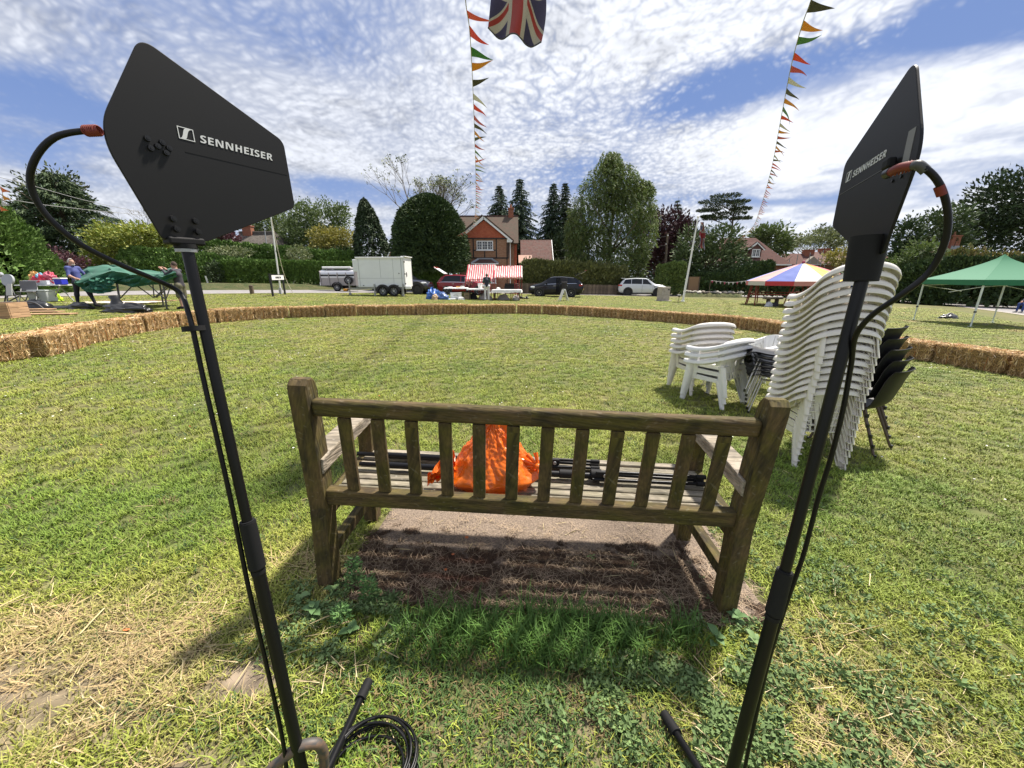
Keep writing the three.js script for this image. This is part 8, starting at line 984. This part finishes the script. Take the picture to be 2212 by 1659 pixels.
function antStand(label, topP, base, footP, r0, r1, jointY) {
  const b = onG(base.x, base.z), t = thing('antenna_stand', label, 'stand', b), top = topP.clone().sub(b), dir = top.clone().normalize(), onPole = (y) => top.clone().multiplyScalar(y / top.y);
  part(t, 'lower_tube', bar(onPole(0.04), onPole(jointY), r0, r0, 20), blackTube); part(t, 'upper_tube', bar(onPole(jointY - 0.05), onPole(top.y), r1, r1, 18), blackTube); part(t, 'clamp_collar', [bar(onPole(jointY - 0.04), onPole(jointY + 0.07), r0 * 1.28, r0 * 1.2, 20), bar(onPole(jointY - 0.055), onPole(jointY - 0.045), r0 * 1.1, r0 * 1.1, 16)], rubber); part(t, 'collar_ring', bar(onPole(jointY + 0.07), onPole(jointY + 0.073), r0 * 1.1, r0 * 1.1, 20), rubber);
  const hub = onPole(0.07), f0 = footP.clone().sub(b), a0 = Math.atan2(f0.z - hub.z, f0.x - hub.x), R = Math.hypot(f0.x - hub.x, f0.z - hub.z); part(t, 'hub', [bar(onPole(0.03), onPole(0.12), r0 * 1.5, r0 * 1.5, 18)], rubber);
  for (let i = 0; i < 3; i++) { const a = a0 + i * 2.0944, fx = hub.x + Math.cos(a) * R, fz = hub.z + Math.sin(a) * R, e = V(fx, H(b.x + fx, b.z + fz) - b.y + 0.018, fz), s = hub.clone().add(V(Math.cos(a) * 0.03, 0, Math.sin(a) * 0.03)), l = part(t, 'leg', bar(s, e, 0.0125, 0.011, 12), blackTube), d = e.clone().sub(s).normalize(); part(l, 'rubber_foot', [bar(e.clone().addScaledVector(d, -0.06), e.clone().addScaledVector(d, 0.01), 0.018, 0.0165, 14)], rubber); }
  return t;
}
antStand('black antenna stand rising on the coiled cable side of the bench', V(PL.x, PL.y - 0.012, PL.z), G(682, 1795), G(795, 1488), 0.0135, 0.0102, 0.79); antStand('black antenna stand on the stacked chairs side of the bench', V(PR.x - 0.016, PR.y - 0.03, PR.z + 0.006), G(1548, 1790), G(1437, 1560), 0.0142, 0.0115, 0.70);
// cables
{
  const bL = G(682, 1795), onL = (y, dx = -0.016) => V(lerp(bL.x, PL.x, y / 1.47) + dx, y, lerp(bL.z, PL.z, y / 1.47) + 0.012);
  const tip = V(-0.090, 0.163, 0).applyAxisAngle(V(0, 1, 0), antL.rotation.y).add(PL), c1 = [tip.clone().add(V(0.004, 0, 0)), at(205, 284, 0.722), at(183, 283, 0.715), at(120, 296, 0.69), at(75, 345, 0.675), at(66, 400, 0.672), at(98, 462, 0.68), at(170, 525, 0.70), at(260, 572, 0.735), at(340, 606, 0.775), at(386, 630, 0.80), onL(1.33), onL(1.2), onL(0.95, -0.016), onL(0.7, -0.021), onL(0.5, -0.02), onL(0.25, -0.026), V(bL.x - 0.04, 0.1, bL.z + 0.03), V(bL.x - 0.0, 0.03, bL.z + 0.08), V(-0.5, 0.016, -0.62), V(-0.4, 0.02, -0.68)];
  const t = thing('antenna_cable', 'black cable looping out from the lettered antenna and down its stand', 'cable', V(0, 0, 0)); part(t, 'cable', tube(c1.slice(1), 0.0047, 220, 10), blackTube); part(t, 'red_boot', [tube([c1[0], c1[1], c1[2].clone().lerp(c1[1], 0.1)], 0.0072, 12, 10), ...[0, 1, 2, 3, 4, 5].map((i) => { const p = c1[0].clone().lerp(c1[2], 0.15 + i * 0.14); return new THREE.TorusGeometry(0.0074, 0.0013, 6, 14).rotateY(1.3).translate(p.x, p.y, p.z); })], redBoot); part(t, 'tie', [bar(onL(1.305, -0.012), onL(1.295, -0.012), 0.02, 0.02, 12)], rubber);
  const c2 = [at(1916, 376, 0.765), at(1945, 362, 0.725), at(1983, 356, 0.69), at(2022, 386, 0.675), at(2046, 450, 0.67), at(2042, 520, 0.672), at(2005, 590, 0.685), at(1945, 638, 0.70), at(1885, 680, 0.73), at(1850, 722, 0.755), at(1838, 790, 0.775), at(1822, 880, 0.775), at(1796, 985, 0.775), at(1768, 1075, 0.775), at(1735, 1200, 0.77), at(1700, 1300, 0.765), at(1660, 1430, 0.765), at(1630, 1560, 0.76), at(1605, 1680, 0.755), at(1585, 1830, 0.75)];
  const u = thing('antenna_cable', 'black cable with red boot plugged into the angled antenna face', 'cable', V(0, 0, 0)); part(u, 'cable', tube(c2.slice(1), 0.005, 240, 10), blackTube); part(u, 'red_boot', [tube([c2[0].clone().lerp(c2[1], 0.35), c2[1], c2[1].clone().lerp(c2[2], 0.8)], 0.0074, 14, 12), ...[0, 1, 2, 3, 4, 5].map((i) => { const p = c2[0].clone().lerp(c2[1], 0.4 + i * 0.1).lerp(c2[2], i * 0.12); return new THREE.TorusGeometry(0.0078, 0.0013, 6, 16).rotateY(0.9).translate(p.x, p.y, p.z); })], redBoot); part(u, 'connector', [tube([c2[0], c2[0].clone().lerp(c2[1], 0.4)], 0.0085, 6, 14)], bolt); part(u, 'grey_sleeve', tube([c2[2].clone().lerp(c2[1], 0.2), c2[2], c2[2].clone().lerp(c2[3], 0.45)], 0.0072, 10, 10), mat([0.06, 0.06, 0.058], 0.5)); part(u, 'red_band', tube([c2[3].clone().lerp(c2[4], 0.25), c2[3].clone().lerp(c2[4], 0.55)], 0.0068, 4, 10), redBoot);
  // coil on the grass
  const cc = G(806, 1672), k = thing('cable_coil', 'loose coil of thin black cable lying on the grass', 'cable', cc), r = rng(88); for (let i = 0; i < 7; i++) { const R = 0.098 + 0.026 * r(), ox = (r() - 0.5) * 0.035, oz = (r() - 0.5) * 0.03, pts = []; for (let j = 0; j < 16; j++) { const a = j / 16 * 6.283; pts.push(V(ox + Math.cos(a) * R * 1.02, 0.016 + 0.011 * i * 0.55 + 0.012 * Math.max(0, Math.sin(a + i)) + 0.005 * r(), oz + Math.sin(a) * R * 0.92)); } part(k, 'cable_loop', tube(pts, 0.0042, 70, 7, true), blackTube); }
  const hk = thing('steel_hoop', 'bent rusty steel hoop sticking out of the grass near the coil', 'hoop', G(640, 1720)), o = hk.position; const hm = mat([1, 1, 1], 0.6, { map: texOf(256, (x, y) => { const q = clamp(0.45 + 1.2 * wfb(x, y, 6, 3, 4)); return [lerp(0.09, 0.2, q), lerp(0.085, 0.13, q), lerp(0.08, 0.085, q)]; }, 0.2), metalness: 0.3 }); part(hk, 'hoop_bar', tube([at(545, 1710, 0.64).sub(o).setY(-0.05), at(575, 1676, 0.66).sub(o), at(610, 1640, 0.67).sub(o), at(650, 1612, 0.68).sub(o), at(682, 1606, 0.69).sub(o), at(698, 1625, 0.70).sub(o), at(700, 1659, 0.70).sub(o), at(696, 1720, 0.70).sub(o), at(696, 1780, 0.69).sub(o).setY(-0.05)], 0.0125, 90, 12), hm);
}
// ------------------------------------------------------------------ slab under the bench, turf, litter
const benchLocal = (x, z) => { const dx = x - benchP.x, dz = z - benchP.z, c = Math.cos(-0.05), s = Math.sin(-0.05); return [dx * c - dz * s, dx * s + dz * c]; };
const slabX0 = -0.86, slabX1 = 1.12, slabZ0 = -0.66, slabZ1 = 0.10;
const mossOn = (x, z) => { const n = 0.55 * N2(x * 3.1 + 4, z * 5.5) + 0.35 * N2b(x * 9, z * 13) + 0.2 * N2(x * 31, z * 37); const band = -0.28 + 0.06 * N2(x * 2.1, 3); return sst(-0.12, 0.22, (z - band) * 3.2 + n * 0.75 + (x > 0.45 && x < 0.86 ? 0.25 : 0) - (x > 0.93 ? 0.9 : 0)); };
{
  const n = 1024, d = new Uint8Array(n * n * 4); for (let j = 0; j < n; j++) for (let i = 0; i < n; i++) { const x = lerp(slabX0, slabX1, (i + 0.5) / n), z = lerp(slabZ1, slabZ0, (j + 0.5) / n), m = mossOn(x, z), s = 0.85 + 0.3 * N2(x * 60, z * 60) + 0.2 * N2b(x * 140, z * 140), q = 0.5 + 0.5 * N2(x * 22, z * 22); const c = [lerp(0.24, lerp(0.055, 0.13, q), m), lerp(0.185, lerp(0.034, 0.075, q), m), lerp(0.14, lerp(0.02, 0.045, q), m)]; for (let t = 0; t < 3; t++) { const l = clamp(c[t] * s); d[(j * n + i) * 4 + t] = 255 * (l <= 0.0031308 ? l * 12.92 : 1.055 * l ** (1 / 2.4) - 0.055); } d[(j * n + i) * 4 + 3] = 255; }
  const tx = new THREE.DataTexture(d, n, n, THREE.RGBAFormat); tx.colorSpace = THREE.SRGBColorSpace; tx.magFilter = THREE.LinearFilter; tx.minFilter = THREE.LinearMipmapLinearFilter; tx.generateMipmaps = true; tx.needsUpdate = true;
  const sm = mat([1, 1, 1], 1, { map: tx, bumpMap: texOf(512, (x, y) => { const v = 0.5 + 0.5 * wfb(x, y, 60, 5, 3); return [v, v, v]; }, 1, false), bumpScale: 0.004 }); sm.userData.metres = false; sm.bumpMap.repeat.set(3, 2);
  const g = gridG(60, 30, (u, v) => { const x = lerp(slabX0, slabX1, u), z = lerp(slabZ1, slabZ0, v), c = Math.cos(-0.05), s = Math.sin(-0.05), wx = benchP.x + x * c + z * s, wz = benchP.z - x * s + z * c, e = Math.min(u, 1 - u, v, 1 - v); return V(wx, H(wx, wz) + 0.006 + (e < 0.001 ? -0.05 : 0) + 0.005 * N2(x * 6, z * 6) * (e < 0.001 ? 0 : 1), wz); }); g.userData.ownUV = true; setting('bench_slab', g, sm);
}
const inSlab = (x, z, m = 0) => { const [a, b] = benchLocal(x, z); return a > slabX0 - m && a < slabX1 + m && b > slabZ0 - m && b < slabZ1 + m; };
function tuft(seed, n, h, spread, lean, w) { const r = rng(seed), p = [], c = []; for (let i = 0; i < n; i++) { const a = r() * 6.283, q = Math.sqrt(r()) * spread, x = Math.cos(a) * q, z = Math.sin(a) * q, b = r() * 6.283, hh = h * (0.5 + 0.7 * r()), l = lean * (0.4 + r()) * hh, dx = Math.cos(b), dz = Math.sin(b), ww = w * (0.7 + 0.6 * r()), sx = -dz * ww, sz = dx * ww, m = 0.8 + 0.4 * r(), mx = x + dx * l * 0.35, mz = z + dz * l * 0.35, my = hh * 0.62, tx = x + dx * l, tz = z + dz * l; p.push(x - sx, -0.004, z - sz, x + sx, -0.004, z + sz, mx + sx * 0.8, my, mz + sz * 0.8, x - sx, -0.004, z - sz, mx + sx * 0.8, my, mz + sz * 0.8, mx - sx * 0.8, my, mz - sz * 0.8, mx - sx * 0.8, my, mz - sz * 0.8, mx + sx * 0.8, my, mz + sz * 0.8, tx, hh, tz); for (let k = 0; k < 9; k++) c.push(m, m * (0.96 + 0.08 * r()), m); } const g = new THREE.BufferGeometry(); g.setAttribute('position', new THREE.Float32BufferAttribute(p, 3)); g.setAttribute('color', new THREE.Float32BufferAttribute(c, 3)); g.computeVertexNormals(); return g; }
function scatter(name, label, geo, mt, list) {                             // list of [x, y, z, scale, turn, r, g, b, tilt, scaleY]
  const m = new THREE.InstancedMesh(geo, mt, list.length), q = new THREE.Quaternion(), e = new THREE.Euler(), M4 = new THREE.Matrix4(), col = new THREE.Color();
  list.forEach((l, i) => { e.set(l[8] || 0, l[4], 0, 'YXZ'); M4.compose(V(l[0], l[1], l[2]), q.setFromEuler(e), V(l[3], l[3] * (l[9] || 1), l[3])); m.setMatrixAt(i, M4); m.setColorAt(i, col.setRGB(l[5], l[6], l[7])); });
  m.name = name; m.castShadow = m.receiveShadow = true; m.userData = { kind: 'stuff', label, category: 'ground cover' }; scene.add(m); return m;
}
{
  const gm = mat([1, 1, 1], 0.7, { vertexColors: true }), r = rng(501);
  const V1 = [tuft(1, 13, 0.023, 0.036, 1.1, 0.002), tuft(2, 13, 0.02, 0.04, 1.4, 0.0022), tuft(3, 15, 0.027, 0.038, 1.2, 0.0019)], lists = [[], [], []], long = [], dead = [];
  const edge = new Float32Array(361).fill(40); for (const p of roadPts) { const a = Math.round((Math.atan2(p.x, -p.z) + Math.PI / 2) / Math.PI * 360), q = Math.hypot(p.x, p.z) - 0.35; for (let i = -8; i <= 8; i++) if (a + i >= 0 && a + i <= 360) edge[a + i] = Math.min(edge[a + i], q); }
  const put = (x, z, k) => {
    if (inSlab(x, z) || Math.hypot(x, z) > edge[clamp(Math.round((Math.atan2(x, -z) + Math.PI / 2) / Math.PI * 360), 0, 360)]) return; const rr = Math.hypot(x, z), dq = dryness(x, z), b = rr < 2.6 ? bare(x, z) : 0; if (b > 0.45 && r() < b) return;
    const sc = (0.8 + 0.5 * r()) * (1 + 0.07 * Math.max(0, rr - 2)), v = dq + (r() - 0.5) * 0.28, d = clamp(v), patch = 0.86 + 0.3 * (0.5 + 0.5 * N2(x * 0.8, z * 0.8));
    let c = d < 0.5 ? [lerp(0.135, 0.27, d * 2), lerp(0.215, 0.3, d * 2), lerp(0.02, 0.04, d * 2)] : [lerp(0.27, 0.4, d * 2 - 1), lerp(0.3, 0.33, d * 2 - 1), lerp(0.04, 0.13, d * 2 - 1)]; const s = patch * (0.86 + 0.28 * r());
    const [bxl, bzl] = benchLocal(x, z), lush = gauss(x, z, 0.15, -1.24, 0.6, 0.14);
    if (lush > 0.35 && r() < lush * 0.6) { long.push([x, H(x, z), z, 0.8 + 0.5 * r(), r() * 6.28, 0.065 * s, 0.14 * s, 0.02 * s]); return; }
    if (d > 0.78 && r() < 0.26) { dead.push([x, H(x, z) + 0.004, z, sc * 1.25, r() * 6.28, 0.45 * s, 0.33 * s, 0.16 * s, 0, 0.35]); return; }
    const dp = clamp(gauss(x, z, 0.0, -1.0, 0.62, 0.42) * 1.25 + 0.35 * N2(x * 5, z * 5)), tn = r() < dp * 0.8 ? (r() < 0.3 ? [0.17, 0.12, 0.05] : [0.06, 0.115, 0.022]) : c;
    lists[k % 3].push([x, H(x, z), z, sc, r() * 6.28, tn[0] * s, tn[1] * s, tn[2] * s, 0, 1 / (1 + 0.06 * Math.max(0, rr - 2))]);
  };
  let k = 0; const rho = (q) => q < 1.7 ? 1800 : 1800 * Math.pow(1.7 / q, 1.4);
  for (let q = 0.45; q < 40; ) { const dq = q < 4 ? 0.05 : 0.05 * q / 4, n = rho(q) * 2.75 * q * dq; const m = Math.floor(n) + (r() < n % 1 ? 1 : 0); for (let i = 0; i < m; i++) { const a = (r() - 0.5) * 2.75, z0 = q + r() * dq; put(Math.sin(a) * z0, -Math.cos(a) * z0, k++); } q += dq; }
  lists.forEach((l, i) => scatter('lawn_grass', 'short mown lawn grass of the village green', V1[i], gm, l));
  scatter('long_grass', 'lush longer grass growing behind the bench', tuft(9, 16, 0.085, 0.04, 0.75, 0.0019), gm, long); scatter('dead_grass', 'dry bleached grass lying flat in worn patches', tuft(10, 16, 0.05, 0.03, 2.4, 0.0014), gm, dead);
  // bits of straw lying about
  const st = new THREE.BufferGeometry(); st.setAttribute('position', new THREE.Float32BufferAttribute([-0.5, 0, -0.022, 0.5, 0.03, 0.03, 0.5, 0.03, 0.055, -0.5, 0, -0.022, 0.5, 0.03, 0.055, -0.5, 0, 0.018, -0.5, 0, 0.018, 0.5, 0.03, 0.055, 0.0, 0.06, 0.03], 3)); st.computeVertexNormals(); const sm = phys([1, 1, 1], 0.6), sl = [];
  for (let i = 0; i < 3600; i++) { let x, z; const f = r(); if (f < 0.33) { x = -1.5 + (r() + r() - 1) * 1.2; z = -1.1 + (r() + r() - 1) * 0.55; } else if (f < 0.42) { x = 1.2 + (r() - 0.5) * 1.4; z = -1.0 + (r() - 0.5) * 0.7; } else if (f < 0.5) { x = (r() - 0.5) * 1.8; z = -1.5 - 0.5 * r(); } else { const q = 1.2 + 13 * r() * r(), a = (r() - 0.5) * 2.4; x = Math.sin(a) * q; z = -Math.cos(a) * q; } const L = (0.014 + 0.05 * r() * r() + (r() < 0.04 ? 0.06 : 0)) * (1 + 0.06 * Math.hypot(x, z)), s = 0.7 + 0.5 * r(); sl.push([x, H(x, z) + (inSlab(x, z) ? 0.012 : 0.022 + 0.012 * r()), z, L, r() * 6.28, 0.58 * s, 0.48 * s, 0.27 * s, (r() - 0.5) * 0.3]); }
  scatter('straw_litter', 'scattered pieces of straw lying on the grass', st, sm, sl);
  // moss and dead stalks on the slab
  const ml = [], dl = []; for (let i = 0; i < 26000; i++) { const x = lerp(slabX0, slabX1, r()), z = lerp(slabZ0, slabZ1, r()), m = mossOn(x, z); if (r() > m * 0.95) continue; const c = Math.cos(-0.05), s2 = Math.sin(-0.05), wx = benchP.x + x * c + z * s2, wz = benchP.z - x * s2 + z * c, s = 0.5 + 0.9 * r(), q = r(); ml.push([wx, H(wx, wz) + 0.006, wz, 0.45 + 0.5 * r(), r() * 6.28, lerp(0.065, 0.15, q) * s, lerp(0.04, 0.085, q) * s, lerp(0.022, 0.045, q) * s]); }
  for (let i = 0; i < 900; i++) { const x = lerp(slabX0, slabX1, r()), z = lerp(slabZ0, slabZ1, Math.sqrt(r())), c = Math.cos(-0.05), s2 = Math.sin(-0.05), wx = benchP.x + x * c + z * s2, wz = benchP.z - x * s2 + z * c, s = 0.6 + 0.6 * r(); dl.push([wx, H(wx, wz) + 0.014, wz, 0.5 + 0.6 * r(), r() * 6.28, 0.42 * s, 0.31 * s, 0.2 * s, 0, 0.3]); }
  scatter('dead_moss', 'dark brown dead moss on the slab under the bench', tuft(11, 12, 0.014, 0.016, 1.2, 0.0016), gm, ml); scatter('dry_stalks', 'thin dry stalks lying on the slab', tuft(12, 4, 0.06, 0.03, 2.6, 0.0012), gm, dl);
  // clover and creeping leaves
  const leaf = new Leaves(61), lr = leaf.r; for (let i = 0; i < 9; i++) { const a = lr() * 6.28, q = 0.02 * Math.sqrt(lr()); leaf.c.length; leaf.leaf(Math.cos(a) * q, 0.012 + 0.014 * lr(), Math.sin(a) * q, 0.008 + 0.004 * lr(), [Math.cos(a), 0.15, Math.sin(a)], [1, 1, 1], 0.75); } const cg = leaf.geo(), cl = [];
  for (let i = 0; i < 4800; i++) { const f = r(); let x, z; if (f < 0.55) { x = 0.75 + (r() + r() - 1) * 0.75; z = -0.95 + (r() + r() - 1) * 0.42; } else if (f < 0.75) { x = -0.7 + (r() + r() - 1) * 0.35; z = -1.3 + (r() + r() - 1) * 0.25; } else { x = 1.5 + (r() + r() - 1) * 1.2; z = -1.4 + (r() + r() - 1) * 1.0; } if (inSlab(x, z, -0.05) && r() < 0.9) continue; if (N2(x * 4, z * 4) < -0.15) continue; const s = 0.7 + 0.6 * r(); cl.push([x, H(x, z) + 0.006, z, 0.5 + 0.6 * r(), r() * 6.28, 0.13 * s, 0.2 * s, 0.065 * s]); }
  scatter('clover', 'small round clover and creeping leaves among the grass', cg, gm, cl);
  // daisies and fallen petals
  const dg = new THREE.CircleGeometry(0.0055, 7).rotateX(-Math.PI / 2), da = []; for (let i = 0; i < 1900; i++) { const q = 2.4 + 12 * Math.sqrt(r()), a = (r() - 0.5) * 2.3, x = Math.sin(a) * q, z = -Math.cos(a) * q; if (N2(x * 0.5, z * 0.5 + 4) < -0.1) continue; da.push([x, H(x, z) + 0.036, z, (0.8 + 0.5 * r()) * (1 + 0.05 * q), r() * 6, 0.72, 0.72, 0.66, (r() - 0.5) * 0.8]); } scatter('daisies', 'tiny white daisies dotted through the lawn', dg, mat([1, 1, 1], 0.8), da);
  const pe = []; for (let i = 0; i < 26; i++) { const q = 1.2 + 4 * r(), a = (r() - 0.65) * 2.2, x = Math.sin(a) * q, z = -Math.cos(a) * q; pe.push([x, H(x, z) + 0.028, z, 0.9 + 1.1 * r(), r() * 6, 0.55, 0.16, 0.05, (r() - 0.5)]); } scatter('fallen_petals', 'small orange petals fallen on the grass', new THREE.CircleGeometry(0.006, 5).rotateX(-Math.PI / 2), mat([1, 1, 1], 0.8), pe);
}
// weeds at the bench foot
{
  const wm = mat([0.13, 0.21, 0.07], 0.7), wd = mat([0.09, 0.17, 0.055], 0.7);
  const leafG = (L, w) => gridG(6, 8, (u, v) => { const k = Math.sin(Math.PI * Math.pow(v, 0.8)) * w; return V((u - 0.5) * k * 2, L * (0.35 * v - 0.35 * v * v) + Math.abs(u - 0.5) * k * 0.6, L * v); }, 0.0006), g1 = leafG(0.075, 0.026), g2 = leafG(0.055, 0.02), r = rng(71);
  [[680, 1335, 7, 'broad leaved green weed at the foot of the bench post'], [722, 1290, 5, 'small broad leaved weed touching the bench post'], [760, 1375, 6, 'broad leaved weed in front of the mossy slab'], [650, 1310, 5, 'pale broad leaved weed beside the dry grass'], [1590, 1350, 8, 'leafy weed spreading over the slab corner'], [1625, 1400, 7, 'leafy weed beyond the slab corner'], [1545, 1395, 6, 'leafy weed in the grass by the slab corner']].forEach(([u, v, n, l], k) => { const t = thing('weed_plant', l, 'plant', G(u, v)); part(t, 'stem', bar(V(0, -0.01, 0), V(0.004, 0.05, 0), 0.002, 0.0015, 6), wd); for (let i = 0; i < n; i++) { const m = part(t, 'leaf', i % 2 ? g1 : g2, k % 2 ? wm : wd); m.position.set(0, 0.012 + 0.045 * r(), 0); m.rotation.set(-0.35 * r() - 0.1, i / n * 6.28 + r() * 0.5, 0, 'YXZ'); m.scale.setScalar(0.45 + 0.3 * r()); } });
  [[770, 1270, 0.16, 'ferny green weed beside the mossy slab'], [800, 1300, 0.12, 'tall ferny weed at the edge of the slab'], [740, 1350, 0.09, 'low ferny weed between broad leaves']].forEach(([u, v, h, l], k) => { const t = thing('weed_plant', l, 'plant', G(u, v)), L = new Leaves(700 + k), q = L.r; for (let i = 0; i < 420; i++) { const f = q(), a = q() * 6.28, rr = 0.055 * (1 - 0.4 * f) * Math.sqrt(q()); L.leaf(Math.cos(a) * rr, h * f, Math.sin(a) * rr, 0.007 + 0.004 * q(), [Math.cos(a), 0.5, Math.sin(a)], tint([[0.06, 0.13, 0.035], [0.09, 0.17, 0.05]], q), 0.5); } part(t, 'stem', [bar(V(0, -0.01, 0), V(0, h, 0), 0.002, 0.001, 6)], wd); part(t, 'foliage', L.geo(), leafMat()); });
}
renderer.render(scene, camera);
